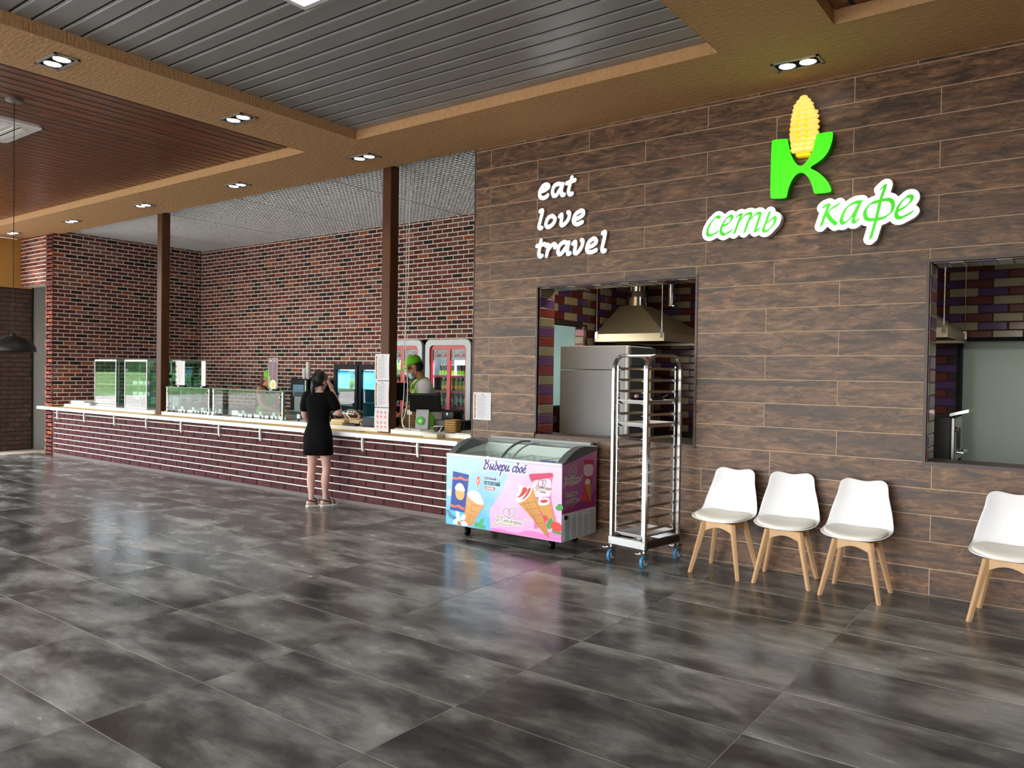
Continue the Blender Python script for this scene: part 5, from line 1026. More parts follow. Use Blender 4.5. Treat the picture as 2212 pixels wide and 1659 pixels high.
# store room beyond the small hatch
M_TEAL = mat('teal_cast_wall', '#9cc4c4', .6)  # teal cast of the light is put into the wall and cupboard colours
st = struct(B().box(-7.0, -5.5, 3.6, 3.7, 0, 3.0).box(-7.1, -7.0, 3.02, 3.7, 0, 3).box(-7.0, -5.5, 3.02, 3.7, 2.9, 3.0).box(-6.2, -5.5, 2.3, 2.36, 0, 3.0).build('wall_store', M_TEAL))
t = thing('store_cupboard', 'cupboard in teal light seen through the small inner hatch', 'cupboard', (-6.3, 3.3, 0)); B().cbox(-6.75, -5.7, 3.2, 3.58, 0, 1.62, .01).build('cabinet', mat('teal_cast_steel', '#6f9a98', .4), t)
B().box(-6.4, -5.75, 3.19, 3.2, 1.4, 1.55).build('control_panel', mat('teal_cast_dark', '#4a6e6e', .4), t); B().box(-6.05, -5.95, 3.185, 3.19, 1.45, 1.5).build('display', mat('red_display', '', .4), t)
B().cbox(-6.60, -6.20, 3.196, 3.2, .2, 1.32, .002).build('door', M_BLACK, t)
t = tag(B().box(-6.55, -6.12, 3.56, 3.59, 1.72, 1.98).build('wall_screen', mat('screen_white', '#f2f8ff', .4, emit=1.2)), 'small lit white screen on the teal-lit wall through the inner hatch', 'screen')
for (nm, loc, e, col, sz) in (('store_lamp', (-6.2, 3.3, 2.85), 9, (.8, 1, 1), .4), ('kitchen_fill_light', (-.2, 1.6, 3.15), 12, (1, .95, .85), .6), ('kitchen_fill_light', (-4.0, 1.0, 3.15), 13, (1, .86, .62), .6)):  # kitchen lights are unseen, added to brighten the hood and sage panel
    l = bpy.data.lights.new(nm, 'AREA'); l.energy = e; l.color = col; l.size = sz; o = bpy.data.objects.new(nm, l); COL.objects.link(o); o.location = loc
struct(B().box(KX-.15, -7.0, .3, .31, 0, .01).build('floor_kitchen', KG)) if False else None
struct(B().box(KX, 3.0, .3, KY, -.004, .002).build('floor_kitchen', mat('kitchen_floor', '#4a4744', .5)))
# ------------------------------------------------------------------ drinks: bottles, cans, cartons
def drink(kind):
    t = bpy.data.objects.new(kind, None); COL.objects.link(t); t.empty_display_size = .05
    if kind == 'energy_can':
        B().lathe([(.022, 0), (.027, .006), (.027, .07)], n=12).build('can_body', mat('lime_print', '#79c400', .3, .2), t, local=True, smooth=40); B().lathe([(.027, .07), (.027, .15), (.02, .158), (.019, .16)], n=12).build('can_top', mat('can_black', '#10140c', .3, .3), t, local=True, smooth=40)
    elif kind == 'juice_carton':
        B().rbox(-.033, .033, -.033, .033, 0, .15, .004, 1).build('carton_body', mat('carton_green', '#6f9a3a', .4), t, local=True); B().box(-.034, .034, -.0345, .0345, .03, .08).build('carton_print', mat('carton_orange', '#e0a040', .4), t, local=True)
        B().add([(-.033, -.033, .15), (.033, -.033, .15), (.033, .033, .15), (-.033, .033, .15), (-.02, 0, .185), (.02, 0, .185)], [(0, 1, 5, 4), (2, 3, 4, 5), (1, 2, 5), (3, 0, 4)]).build('carton_gable', mat('carton_dark_green', '#2f6a35', .4), t, local=True); B().cyl((0, -.012, .165), (0, -.03, .195), .013, 10).build('cap', M_WHITEP, t, local=True)
    elif kind in ('tea_bottle', 'cola_bottle', 'lemon_bottle', 'water_bottle', 'orange_bottle'):
        cb = {'tea_bottle': ('tea_liquid', '#3a2016'), 'cola_bottle': ('cola_liquid', '#1c0b08'), 'lemon_bottle': ('lemon_liquid', '#6f9a4a'), 'water_bottle': ('clear_pet', '#8d9aa4'), 'orange_bottle': ('orange_liquid', '#c98a2a')}[kind]
        lb = {'tea_bottle': ('label_green', '#8fae8a'), 'cola_bottle': ('label_red', '#c01a22'), 'lemon_bottle': ('label_pale', '#c8d6a8'), 'water_bottle': ('label_grey', '#4a5a66'), 'orange_bottle': ('label_amber', '#d8b060')}[kind]
        B().lathe([(.026, 0), (.033, .006), (.033, .06), (.031, .07), (.033, .13), (.028, .16), (.014, .195), (.013, .21)], n=14).build('bottle_body', mat(cb[0], cb[1], .12), t, local=True, smooth=40)
        B().lathe([(.0345, .07), (.0345, .125)], n=14, cap=False).build('bottle_label', mat(lb[0], lb[1], .4), t, local=True, smooth=True)
        B().lathe([(.015, .21), (.015, .228), (.008, .23)], n=10).build('cap', mat('cap_green' if kind != 'cola_bottle' else 'cap_red', '#3f8a4a' if kind != 'cola_bottle' else '#c01a22', .4), t, local=True)
    elif kind in ('red_can', 'green_can'):
        B().lathe([(.026, 0), (.032, .008), (.032, .105), (.027, .115)], n=14).build('can_body', mat('can_red' if kind == 'red_can' else 'can_olive', '#c8161e' if kind == 'red_can' else '#56702a', .25, .3), t, local=True, smooth=40); B().lathe([(.027, .115), (.0, .116)], n=14).build('can_lid', M_CHROME, t, local=True)
    elif kind == 'syrup_bottle':
        B().lathe([(.035, 0), (.04, .006), (.04, .10), (.016, .14), (.014, .18)], n=14).build('bottle_body', mat('amber_glass', '#a8823a', .1), t, local=True, smooth=40); B().lathe([(.016, .18), (.016, .2), (.006, .202)], n=10).build('cap', mat('cap_dark', '#5a3020', .4), t, local=True)
    return t
DR = {}
def place(kind, loc, lab, grp, cat='bottle'):
    if kind not in DR: DR[kind] = drink(kind); o = DR[kind]
    else: o = copy_tree(DR[kind])
    o.location = loc; tag(o, lab, cat, grp); return o

# ------------------------------------------------------------------ tall red-framed drinks fridges
def tall_fridge(x0, x1, lab, rows):
    y0, y1, H = 2.12, 2.80, 2.10; w = x1-x0; cx_ = (x0+x1)/2
    t = thing('drinks_fridge', lab, 'fridge', (cx_, 2.46, 0), group='tall red framed drinks fridges')
    M_FS = mat('fridge_silver', '#a9adb0', .4, .2); M_FR = mat('fridge_red', '#c01622', .3); M_IN = mat('fridge_inside', '#c4ccd0', .6)
    b_ = B(); b_.box(x0, x0+.04, y0+.06, y1, 0, H).box(x1-.04, x1, y0+.06, y1, 0, H).box(x0, x1, y1-.04, y1, 0, H).box(x0, x1, y0+.06, y1, H-.06, H).box(x0, x1, y0+.06, y1, 0, .2); b_.build('cabinet', mat('fridge_side', '#2a2c30', .4), t)
    B().box(x0+.04, x1-.04, y1-.05, y1-.041, .2, H-.06).build('liner', M_IN, t)
    outer = rrect(x0, x1, .05, H, .10, 8); inner = rrect(x0+.085, x1-.085, .25, H-.085, .07, 8)
    fill_shape('silver_surround', [outer, inner], .05, M_FS, t, facing(0, y0+.05, 0))
    i2 = rrect(x0+.125, cx_-.03, .30, H-.145, .012, 3); i3 = rrect(cx_+.03, x1-.125, .30, H-.145, .012, 3)
    fill_shape('red_frame', [rrect(x0+.083, x1-.083, .255, H-.083, .069, 8), i2, i3], .03, M_FR, t, facing(0, y0+.06, 0))
    lt = mat('fridge_led', '#ffffff', .4, emit=3.0)
    for (a, b2) in ((x0+.125, cx_-.03), (cx_+.03, x1-.125)):
        g_ = B().box(a, b2, y0+.045, y0+.049, .30, H-.145).build('glass_door', thin_glass('fridge_pane', '#e6eef0', .01, .03, 1.12), t)
        hd = B().box(a, b2, y0+.0505, y0+.053, H-.305, H-.15).build('header_band', mat('header_pale', '#d9dcdc', .5), t)
        ss, wd_ = script(['C_', 'o', 'c', 'a', '-', 'C_', 'o', 'l', 'a'], .030); wl_ = (b2-a)*.86; k_ = wl_/wd_
        ss = [[((q[0]-wd_/2)*k_+(a+b2)/2, q[1]*k_*1.15+H-.255) for q in s] for s in ss]
        F, xs, ys = stroke_field([(s, .0042) for s in ss], .0028, .02, nib=(30, .003)); fill_shape('header_lettering', contour(F, xs, ys, 0), .0004, mat('lettering_red', '#d2232a', .4), t, facing(0, y0+.0495, 0), tol=.0003)
    B().box(x0+.05, x0+.058, y0+.10, y0+.14, .3, H-.35).build('led_strip', lt, t)
    B().box(x0+.06, x1-.06, y0+.08, y0+.1, H-.12, H-.1).build('led_strip', lt, t)
    zs = [.62, .86, 1.10, 1.34, 1.57]
    for z in zs:
        B().box(x0+.045, x1-.045, y0+.13, y1-.06, z-.012, z).build('shelf', mat('shelf_white', '#c8cdd0', .4), t)
        B().box(x0+.06, x1-.06, y0+.118, y0+.128, z-.034, z).build('price_strip', mat('price_strip_plum', '#a8305c', .5), t)
    B().box(x0+.02, x1-.02, y0+.07, y1-.02, 0, .2).build('plinth', M_BLACK, t)
    l = bpy.data.lights.new('fridge_light', 'AREA'); l.shape = 'RECTANGLE'; l.size = w*.7; l.size_y = .1; l.energy = 16; l.color = (.93, .97, 1); o = bpy.data.objects.new('fridge_light', l); COL.objects.link(o); o.location = (cx_, y0+.2, H-.13)
    for zi, items in rows.items():
        for (kind, xs_) in items:
            for x in xs_:
                for dy in (.165,):
                    lab_, grp_ = DRL[kind]; sd_ = 'right' if cx_ > -8 else 'left'; wh_ = ('lowest', 'fourth', 'third', 'second', 'top')[zi]+' shelf, '+('left' if x < cx_ else 'right')+' door'
                    place(kind, (x, y0+dy+.02, zs[zi]+.001), (lab_ % sd_)+', '+wh_, grp_+' '+sd_+' fridge, '+wh_, 'can' if 'can' in kind else ('carton' if 'carton' in kind else 'bottle'))
DRL = {'energy_can': ('slim lime and black can in the %s red fridge', 'slim cans in the'), 'juice_carton': ('green juice carton in the %s red fridge', 'juice cartons in the'), 'tea_bottle': ('brown tea bottle in the %s red fridge', 'tea bottles in the'),
       'cola_bottle': ('dark bottle in the %s red fridge', 'dark bottles in the'), 'lemon_bottle': ('pale green bottle in the %s red fridge', 'pale green bottles in the'), 'water_bottle': ('clear grey-labelled bottle in the %s red fridge', 'clear bottles in the'),
       'red_can': ('red can standing in the %s red fridge', 'red cans in the'), 'orange_bottle': ('amber bottle in the %s red fridge', 'amber bottles in the')}
ar = lambda a, n, d: [a+i*d for i in range(n)]
tall_fridge(-8.065, -7.175, 'red and silver double-door drinks fridge beside the plank wall', {
    4: [('energy_can', ar(-7.90, 5, .057)), ('energy_can', ar(-7.56, 4, .056))], 3: [('juice_carton', ar(-7.83, 3, .076)), ('juice_carton', ar(-7.57, 4, .077))],
    2: [('lemon_bottle', [-7.89]), ('tea_bottle', ar(-7.77, 2, .075)), ('tea_bottle', ar(-7.56, 4, .077))], 1: [('water_bottle', ar(-7.89, 3, .078)), ('water_bottle', [-7.56]), ('tea_bottle', ar(-7.48, 3, .077))], 0: [('orange_bottle', ar(-7.57, 4, .077))]})
tall_fridge(-9.02, -8.13, 'red and silver double-door drinks fridge half hidden behind the bar post', {
    4: [('lemon_bottle', ar(-8.85, 3, .08)), ('lemon_bottle', ar(-8.52, 4, .078))], 3: [('cola_bottle', ar(-8.86, 4, .078)), ('cola_bottle', ar(-8.52, 3, .078))], 2: [('cola_bottle', ar(-8.86, 3, .078)), ('water_bottle', ar(-8.52, 3, .078))], 1: [('red_can', ar(-8.87, 4, .07)), ('red_can', ar(-8.53, 4, .07))], 0: [('cola_bottle', ar(-8.86, 4, .078))]})

# ------------------------------------------------------------------ low black glass-door coolers
def cooler(x0, x1, lab, rows):
    y0, y1, H = 2.12, 2.72, 1.72; t = thing('glass_door_cooler', lab, 'fridge', ((x0+x1)/2, 2.42, 0), group='black glass-door coolers')
    M_CB = mat('cooler_black', '#08090a', .5, spec=.2)
    b_ = B(); b_.box(x0, x0+.03, y0+.05, y1, 0, H).box(x1-.03, x1, y0+.05, y1, 0, H).box(x0, x1, y1-.03, y1, 0, H).box(x0, x1, y0+.05, y1, H-.05, H).box(x0, x1, y0+.05, y1, 0, .3); b_.build('cabinet', M_CB, t)
    fill_shape('door_frame', [rrect(x0, x1, .3, H, .01, 2), rrect(x0+.055, x1-.055, .37, H-.085, .01, 2)], .05, M_CB, t, facing(0, y0+.05, 0))
    B().box(x0+.055, x1-.055, y0+.02, y0+.025, .37, H-.085).build('glass_door', thin_glass('cooler_pane', '#b4dce6', .06), t)
    B().box(x0+.03, x1-.03, y1-.035, y1-.031, .3, H-.05).box(x0+.031, x0+.035, y0+.06, y1-.03, .3, H-.05).box(x1-.035, x1-.031, y0+.06, y1-.03, .3, H-.05).build('liner', mat('cooler_liner', '#93bcc8', .5), t)
    B().box(x0+.08, x1-.08, y0+.07, y0+.09, H-.10, H-.075).build('led_strip', mat('fridge_led', '', .4), t)
    for z in (.88, 1.10, 1.32): B().box(x0+.035, x1-.035, y0+.08, y1-.04, z-.006, z).build('shelf', mat('wire_shelf', '#cfd8da', .4), t)
    l = bpy.data.lights.new('cooler_light', 'AREA'); l.size = .3; l.energy = 5; l.color = (.9, .97, 1); o = bpy.data.objects.new('cooler_light', l); COL.objects.link(o); o.location = ((x0+x1)/2, y0+.15, H-.12)
    for kind, z, xs_, lab_, grp in rows:
        for x in xs_: place(kind, (x, y0+.14, z+.001), lab_, grp, 'can' if 'can' in kind else 'bottle')
cooler(-10.13, -9.55, 'black glass-door cooler with red cans behind the customer', [('syrup_bottle', 1.32, [-9.83, -9.70], 'amber sauce bottle in the black cooler', 'amber bottles in the black cooler'), ('red_can', 1.10, ar(-9.87, 4, .068), 'red can on the middle shelf of the black cooler', 'red cans in the black cooler'), ('green_can', .88, ar(-9.97, 6, .066), 'olive green can low in the black cooler', 'green cans in the black cooler')])
cooler(-9.52, -8.99+.03-.06, 'black glass-door cooler with empty shelves next to the bar post', [])

# ------------------------------------------------------------------ countertop glass cabinets
M_CG = thin_glass('cabinet_glass', '#e6f4ee', .08); M_ALU = mat('satin_aluminium', '#c3c8c6', .3, .8)
def glass_case(x0, x1, lab, dy=0.):
    y0, y1, z0, z1 = .12+dy, .56+dy, .936, 1.75; t = thing('display_case', lab, 'display case', ((x0+x1)/2, .34+dy, z0), group='glass display cases on the bar')
    B().cbox(x0, x1, y0, y1, z0, z0+.03, .004).build('base', M_ALU, t); B().cbox(x0, x1, y0, y1, z1-.035, z1, .004).build('top', M_ALU, t)
    for x in (x0, x1-.018):
        for y in (y0, y1-.018): B().box(x, x+.018, y, y+.018, z0+.03, z1-.035).build('post', M_ALU, t)
    for n_, a in (('front_glass', (x0+.018, x1-.018, y0+.004, y0+.008)), ('back_glass', (x0+.018, x1-.018, y1-.008, y1-.004)), ('side_glass', (x0+.004, x0+.008, y0+.018, y1-.018)), ('side_glass', (x1-.008, x1-.004, y0+.018, y1-.018))):
        B().box(a[0], a[1], a[2], a[3], z0+.03, z1-.035).build(n_, M_CG, t)
    for z in (1.14, 1.32, 1.51): B().box(x0+.012, x1-.012, y0+.02, y1-.02, z, z+.006).build('shelf', mat('glass_shelf', '#cfe0da', .2), t)
    for z in (1.0, 1.45): B().box(x1-.001, x1+.012, y1-.09, y1-.02, z, z+.05).build('hinge', M_BLACK, t)
glass_case(-14.12, -13.36, 'empty glass display case at the far end of the bar'); glass_case(-13.08, -12.36, 'middle glass display case on the bar, left of the post'); glass_case(-12.94, -12.20, 'glass display case half hidden behind the left bar post', .5)
B().cbox(-13.1, -12.0, .621, 1.1, .80, .935, .004).build('rear_shelf', lw, top)
for i, z in enumerate((1.147, 1.327)):
    for k in range(3):
        t = tag(B().rbox(-12.98+k*.19, -12.82+k*.19, .2, .4, z, z+.07, .02, 2).build('food_tub', mat('pale_tub', '#d4d4cc', .4), smooth=40), 'pale food tub on the %s shelf of the middle display case' % ('lowest', 'middle')[i], 'tub', 'tubs in the middle display case %d' % i)
# white trays at the far end
for i in range(3):
    tag(B().cbox(-14.88, -14.38, .06, .36, .9365+i*.022, .9365+i*.022+.019, .004).build('serving_tray', M_WHITEP), 'white serving tray stacked flat at the far end of the bar', 'tray', 'stacked trays at the far bar end')
for i in range(2):
    tag(B().cbox(-14.34, -14.14, .05, .11, .9365+i*.02, .9365+i*.02+.018, .004).build('paper_box', M_WHITEP), 'white paper box beside the far glass case', 'box', 'paper boxes by the far glass case')

# ------------------------------------------------------------------ sneeze guards, food pans
def guard(x0, x1, lab):
    t = thing('sneeze_guard', lab, 'sneeze guard', ((x0+x1)/2, .2, .936), group='glass sneeze guards on the bar'); g_ = thin_glass('guard_glass', '#e8f5ee', .0)
    B().box(x0+.02, x1-.02, .028, .034, .96, 1.315).build('front_glass', g_, t); B().box(x0, x1, .02, .42, 1.318, 1.328).build('top_glass', mat('guard_top', '#a8c4b8', .08, alpha=.55), t)
    for x in (x0, x1-.03): B().cbox(x, x+.03, .035, .075, .936, 1.318, .003).build('upright', M_SS, t); B().box(x-.005, x+.035, .02, .10, .936, .945).build('foot', M_SS, t)
    for x in (x0+.045, x1-.045):
        for z in (1.0, 1.25): B().lathe([(.008, -.012), (.008, .012)], (x, .028, z), 10, 'y').build('clamp', M_CHROME, t)
guard(-11.62, -10.45, 'glass sneeze guard next to the left bar post'); guard(-10.36, -8.72, 'long glass sneeze guard in front of the cook')
M_FOOD = [mat('food_'+n_, c, .7, noise=(40, 4, .3)) for n_, c in (('rice', '#d8c48a'), ('salad', '#9aa64a'), ('meat', '#7a4a2c'), ('carrot', '#c07a4a'), ('beet', '#7a2a3a'), ('pasta', '#d4b060'))]
def pan(x0, x1, food, lab):
    t = thing('food_pan', lab, 'pan', ((x0+x1)/2, .28, .936), group='steel food pans on the bar')
    y0, y1, h = .12, .46, .045; b_ = B()
    b_.box(x0, x1, y0, y0+.006, .9362, .936+h).box(x0, x1, y1-.006, y1, .9362, .936+h).box(x0, x0+.006, y0, y1, .9362, .936+h).box(x1-.006, x1, y0, y1, .9362, .936+h).box(x0, x1, y0, y1, .9362, .94); b_.build('pan_body', M_SS, t)
    f = B(); n_ = 9; vs = []; r_ = random.Random(int(x0*100)); fs = []
    for i in range(n_):
        for j in range(n_):
            e = math.sin(math.pi*i/(n_-1))*math.sin(math.pi*j/(n_-1)); vs.append((x0+.008+(x1-x0-.016)*i/(n_-1), y0+.008+(y1-y0-.016)*j/(n_-1), .958+.03*e+r_.uniform(0, .012)*(e > 0)))
    for i in range(n_-1):
        for j in range(n_-1): fs.append((i*n_+j, (i+1)*n_+j, (i+1)*n_+j+1, i*n_+j+1))
    f.add(vs, fs).build('food', food, t, smooth=True)
PN = [(-11.55, 'meat', 2), (-11.18, 'salad', 1), (-10.80, 'beet', 4), (-9.86, 'pasta', 5), (-9.48, 'carrot', 3), (-9.10, 'rice', 0)]
for i, (x, nm, fi) in enumerate(PN): pan(x, x+.34, M_FOOD[fi], 'steel pan of %s under the %s sneeze guard' % (('browned meat', 'green salad', 'dark beet salad', 'yellow pasta', 'orange carrot salad', 'pale rice')[i], 'left' if i < 3 else 'long'))
t = thing('stock_pot', 'round steel pot with lid beside the pans under the long sneeze guard', 'pot', (-10.1, .3, .936))
B().lathe([(.10, 0), (.115, .006), (.115, .075), (.12, .08)], n=24).build('pot_body', M_SS, t, local=True, smooth=40); B().lathe([(.12, .08), (.09, .095), (.0, .10)], n=24, cap=False).build('lid', M_SS, t, local=True, smooth=40); B().lathe([(.012, .1), (.018, .12), (.0, .125)], n=12).build('lid_knob', M_BLACK, t, local=True)
for i, x in enumerate((-11.5, -11.25, -10.95, -10.7, -10.25, -9.68, -9.28, -8.98, -8.45)):
    t = thing('price_tag', 'small blue and white price tag '+['farthest left', 'second from the left post', 'third from the left post', 'beside the first upright', 'beside the steel pot', 'in front of the pasta', 'in front of the carrot salad', 'in front of the rice', 'next to the customer arm'][i], 'tag', (x, .09, .936), group='price tags along the food pans')
    B().box(x-.03, x+.03, .085, .088, .97, 1.03).build('card', mat('tag_blue_white', '#b9cbe0', .5), t); B().box(x-.006, x+.006, .083, .10, .936, .975).build('clip', M_BLACK, t)
t = thing('serving_spatula', 'dark serving spoon with lime green handle in the food pans', 'spatula', (-9.02, .3, .96)); B().tube([(-9.15, .25, .985), (-9.05, .28, 1.02), (-8.98, .30, 1.06)], .008, 6).build('handle', mat('lime_handle', '#b6d616', .4), t); B().sphere((-9.18, .24, .98), .03, 10, 6, (1.2, 1, .4)).build('bowl', M_BLACK, t)
# table-tent menus on the guard tops
def tent(x, y, w, h, lab, printed=None, side=False):
    t = thing('menu_stand', lab, 'menu', (x, y, 1.3285), group='menu stands on the sneeze guards')
    B().prism([(-.035, 1.3286), (.035, 1.3286), (.0, 1.358)], x-w*.55, x+w*.55, lambda a, b_, d: (d, y+a, b_)).build('base', M_BLACK, t)
    p = B().cbox(x-w/2, x+w/2, y-.004, y+.004, 1.352, 1.352+h, .001).build('panel', mat('menu_panel', '#d2cfcc', .5), t)
    B().box(x-.03, x+.03, y-.037, y-.034, 1.334, 1.345).build('base_label', M_WHITEP, t)
    if printed == 'photo':
        B().box(x-w*.46, x+w*.46, y-.0048, y-.0042, 1.36, 1.345+h).build('print', mat('menu_brown', '#5a2c26', .4), p); B().lathe([(w*.34, 0), (w*.3, .001)], (x+.01, y-.0058, 1.41), 20, 'y').build('plate_print', mat('menu_white', '#f0ece0', .4), p); B().lathe([(w*.22, 0), (w*.2, .001)], (x+.01, y-.0066, 1.41), 20, 'y').build('soup_print', mat('menu_yellow', '#dcb84a', .4), p)
        fill_shape('print_shape', [[(x-.02, 1.49), (x+.02, 1.49), (x+.03, 1.345+h-.03), (x-.03, 1.345+h-.03)]], .0005, mat('menu_plum', '#7a3a6a', .4), p, facing(0, y-.005, 0)); B().box(x-.07, x-.01, y-.0053, y-.0049, 1.345+h-.034, 1.345+h-.022).box(x+.02, x+.075, y-.0053, y-.0049, 1.345+h-.032, 1.345+h-.024).build('print_mark', M_WHITEP, p)
        fill_shape('print_shape', [[(x-w*.46, 1.37), (x-w*.2, 1.37), (x-w*.28, 1.52), (x-w*.46, 1.55)]], .0005, mat('menu_green', '#7a9a3a', .4), p, facing(0, y-.0049, 0))
    elif printed == 'line':
        F, xs, ys = stroke_field([(cr([(x+.03, 1.352+h*.9), (x+.05, 1.352+h*.6), (x+.0, 1.352+h*.3), (x-.01, 1.352+h*.1)], 6), .004), (cr([(x-.04, 1.352+h*.8), (x-.03, 1.352+h*.5), (x-.05, 1.352+h*.3)], 6), .003)], .003, .02); fill_shape('print_shape', contour(F, xs, ys, 0), .0005, mat('menu_grey', '#b9a8a2', .5), p, facing(0, y-.0045, 0))
        for k in range(4): B().box(x-w*.48, x-w*.40, y-.0046, y-.0041, 1.38+k*h*.22, 1.38+k*h*.22+.03).build('print_mark', M_BLACK, p)
tent(-11.42, .15, .26, .38, 'white menu board with faint line print beside the left bar post', 'line'); tent(-10.78, .15, .115, .38, 'narrow plain white menu board on the left sneeze guard'); tent(-9.05, .12, .20, .42, 'menu board with a soup photograph on the long sneeze guard', 'photo')

# ------------------------------------------------------------------ back bench, coffee machines, cups
t = thing('back_bench', 'dark service bench against the brick wall under the coffee machines', 'bench', (-10.9, 2.0, 0)); B().cbox(-13.9, -10.2, 1.75, 2.45, .86, .90, .004).build('bench_top', mat('bench_grey', '#54545a', .5), t); B().box(-13.85, -10.25, 1.8, 2.42, 0, .86).build('bench_front', M_BLACKM, t)
def coffee(x0, x1, lab, top_):
    t = thing('coffee_machine', lab, 'coffee machine', ((x0+x1)/2, 2.17, .90), group='coffee machines on the back bench'); B().cbox(x0, x1, 1.98, 2.36, .90, top_, .01).build('housing', mat('machine_black', '#0a0b10', .4, spec=.25), t)
    B().cbox(x1-.055, x1-.02, 1.955, 1.98, .95, top_-.02, .004).build('side_rail', M_CHROME, t); B().box(x0+.08, x1-.10, 1.973, 1.9795, top_-.30, top_-.10).build('screen', mat('machine_screen', '#5a7488', .2, emit=.3), t)
    B().box(x0+.04, x1-.08, 1.92, 1.98, .90, .93).build('drip_tray', M_SS, t); B().cyl(((x0+x1)/2-.03, 1.96, 1.02), ((x0+x1)/2-.03, 1.96, 1.10), .03, 12).build('spout', M_BLACK, t)
coffee(-11.08, -10.62, 'black coffee machine with a screen beside the cook', 1.465); coffee(-10.56, -10.24, 'black coffee machine behind the customer', 1.45)
cupm = B().lathe([(.030, 0), (.041, .105), (.043, .108), (.043, .113)], n=16, cap=True).mesh('paper_cup', mat('paper_white', '#efeeea', .5), smooth=40)
for (x, y, n_, z, lab) in ((-10.88, 2.12, 4, 1.466, 'white paper cup in the short stack on the coffee machine'), (-10.73, 2.08, 10, 1.466, 'white paper cup in the tall stack on the coffee machine'), (-10.4, 2.1, 4, 1.451, 'white paper cup stacked on the machine behind the customer')):
    for i in range(n_): tag(put('paper_cup', cupm, None, (x, y, z+i*.019)), lab.replace('white paper cup', ('bottom' if i == 0 else 'topmost' if i == n_-1 else 'inner')+' white paper cup'), 'cup', lab.replace('white paper cup', 'cups'))
t = thing('blender_jug', 'grey moulded appliance on the back bench behind the cook', 'appliance', (-10.57, 1.84, .9)); B().cbox(-10.72, -10.42, 1.77, 1.90, .90, 1.18, .02).build('body', mat('grey_moulding', '#a8abad', .5), t); B().cbox(-10.73, -10.41, 1.76, 1.91, 1.18, 1.24, .02).build('lid', mat('dark_moulding', '#55585c', .5), t)

# ------------------------------------------------------------------ bread, boards, terminals
t = thing('bread_tray', 'black tray of wrapped sliced bread beside the customer', 'tray', (-8.0, .28, .936)); B().cbox(-8.22, -7.78, .08, .46, .9362, .985, .006).build('tray', M_BLACK, t)
clear = thin_glass('cling_film', '#f4f4f4', .08, .1, 1.3)
for j, (x, y) in enumerate(((-8.10, .2), (-7.92, .32), (-7.62, .28))):
    t = thing('sandwich_pack', ('clear pack of white bread slices nearest the customer', 'clear pack of sandwiches in the middle of the bread tray', 'clear pack of sandwiches on the cream boards')[j], 'bread', (x, y, .986), group='wrapped sandwiches'); z0_ = .986 if j < 2 else 1.012
    for k in range(6):
        s = B().rbox(-.06, .06, -.008, .008, 0, .075, .012, 2); s.xf(Matrix.Translation((x-.07+k*.028, y, z0_+.004))@Matrix.Rotation(R(35), 4, 'Y')); s.build('slice', mat('bread_crumb', '#ece2cc', .8) if k % 2 == 0 else mat('ham_filling', '#c9907a', .6), t)
    B().rbox(x-.13, x+.15, y-.08, y+.08, z0_, z0_+.105, .045, 3).build('film', clear, t, smooth=True)
for j, (a, b_, c, d, e, f_, lab) in enumerate(((-7.77, -7.52, .06, .40, .9362, 1.0, 'cream wooden box under the sandwich packs'), (-7.73, -7.50, -.0+.005, .05, .9362, .972, 'small cream block in front of the wooden box'), (-7.50, -7.22, .12, .42, .9362, 1.005, 'cream wooden box beside the card terminal'))):
    tag(B().cbox(a, b_, c, d, e, f_, .006).build('wooden_box', mat('pale_birch', '#e2c78e', .6, noise=(6, 4, .08))), lab, 'box', 'cream wooden boxes on the bar')
t = thing('card_terminal', 'dark card payment terminal on the ledge left of the post', 'terminal', (-7.36, .06, .936)); B().cbox(-7.47, -7.27, .015, .11, .9362, .962, .008).build('body', mat('terminal_navy', '#1b2230', .4), t); B().box(-7.44, -7.36, .03, .09, .962, .964).build('screen', M_BLACK, t)
t = tag(B().tube(cr([(-7.25, .12, .955), (-7.22, .06, 1.0), (-7.215, .03, .97), (-7.23, .02, .945)], 5), .005, 6).build('black_cable', M_BLACK), 'black cable looped behind the card terminal', 'cable')
t = thing('cash_drawer', 'black cash drawer box directly left of the bar post', 'drawer', (-7.05, .25, .936)); B().cbox(-7.20, -6.90, .06, .42, .9362, 1.05, .006).build('body', mat('drawer_slate', '#1c262a', .4), t); B().box(-7.18, -6.92, .052, .06, .95, 1.03).build('front', mat('drawer_slate', '', .4), t)
def pos(x, y, lab, rz):
    t = thing('till_screen', lab, 'till', (x, y, .936), R(rz), 'tills on the bar')
    B().prism([(-.10, 0), (.10, 0), (.05, .23), (-.02, .23)], -.075, .075, lambda a, b_, d: (d, a, b_)).build('stand', mat('till_grey', '#a9abad', .4), t, local=True)
    q = B().rbox(-.16, .22, -.018, .018, -.12, .12, .012, 2, Matrix.Translation((0, -.005, .315))@Matrix.Rotation(R(24), 4, 'X')); q.build('monitor', M_BLACK, t, local=True)
    B().box(-.10, .10, .02, .05, .22, .30).build('monitor_back', M_BLACKM, t, local=True)
    return t
t = pos(-6.42, .32, 'black till monitor with round green sticker in front of the cashier', 34)
fill_shape('green_sticker', [[(.047*math.cos(a*math.pi/16), .052*math.sin(a*math.pi/16)) for a in range(32)]], .001, mat('sticker_green', '#38b02c', .4), t, Matrix.Translation((-.018, -.0885, .10))@Matrix.Rotation(R(90-20), 4, 'X'), local=True)
B().box(-.026, .026, -.006, .006, 0, .0008).box(-.016, .016, -.022, -.014, 0, .0008).box(-.008, .008, .014, .026, 0, .0008).xf(Matrix.Translation((-.018, -.0900, .10))@Matrix.Rotation(R(90-20), 4, 'X')).build('sticker_mark', M_WHITEP, t, local=True)
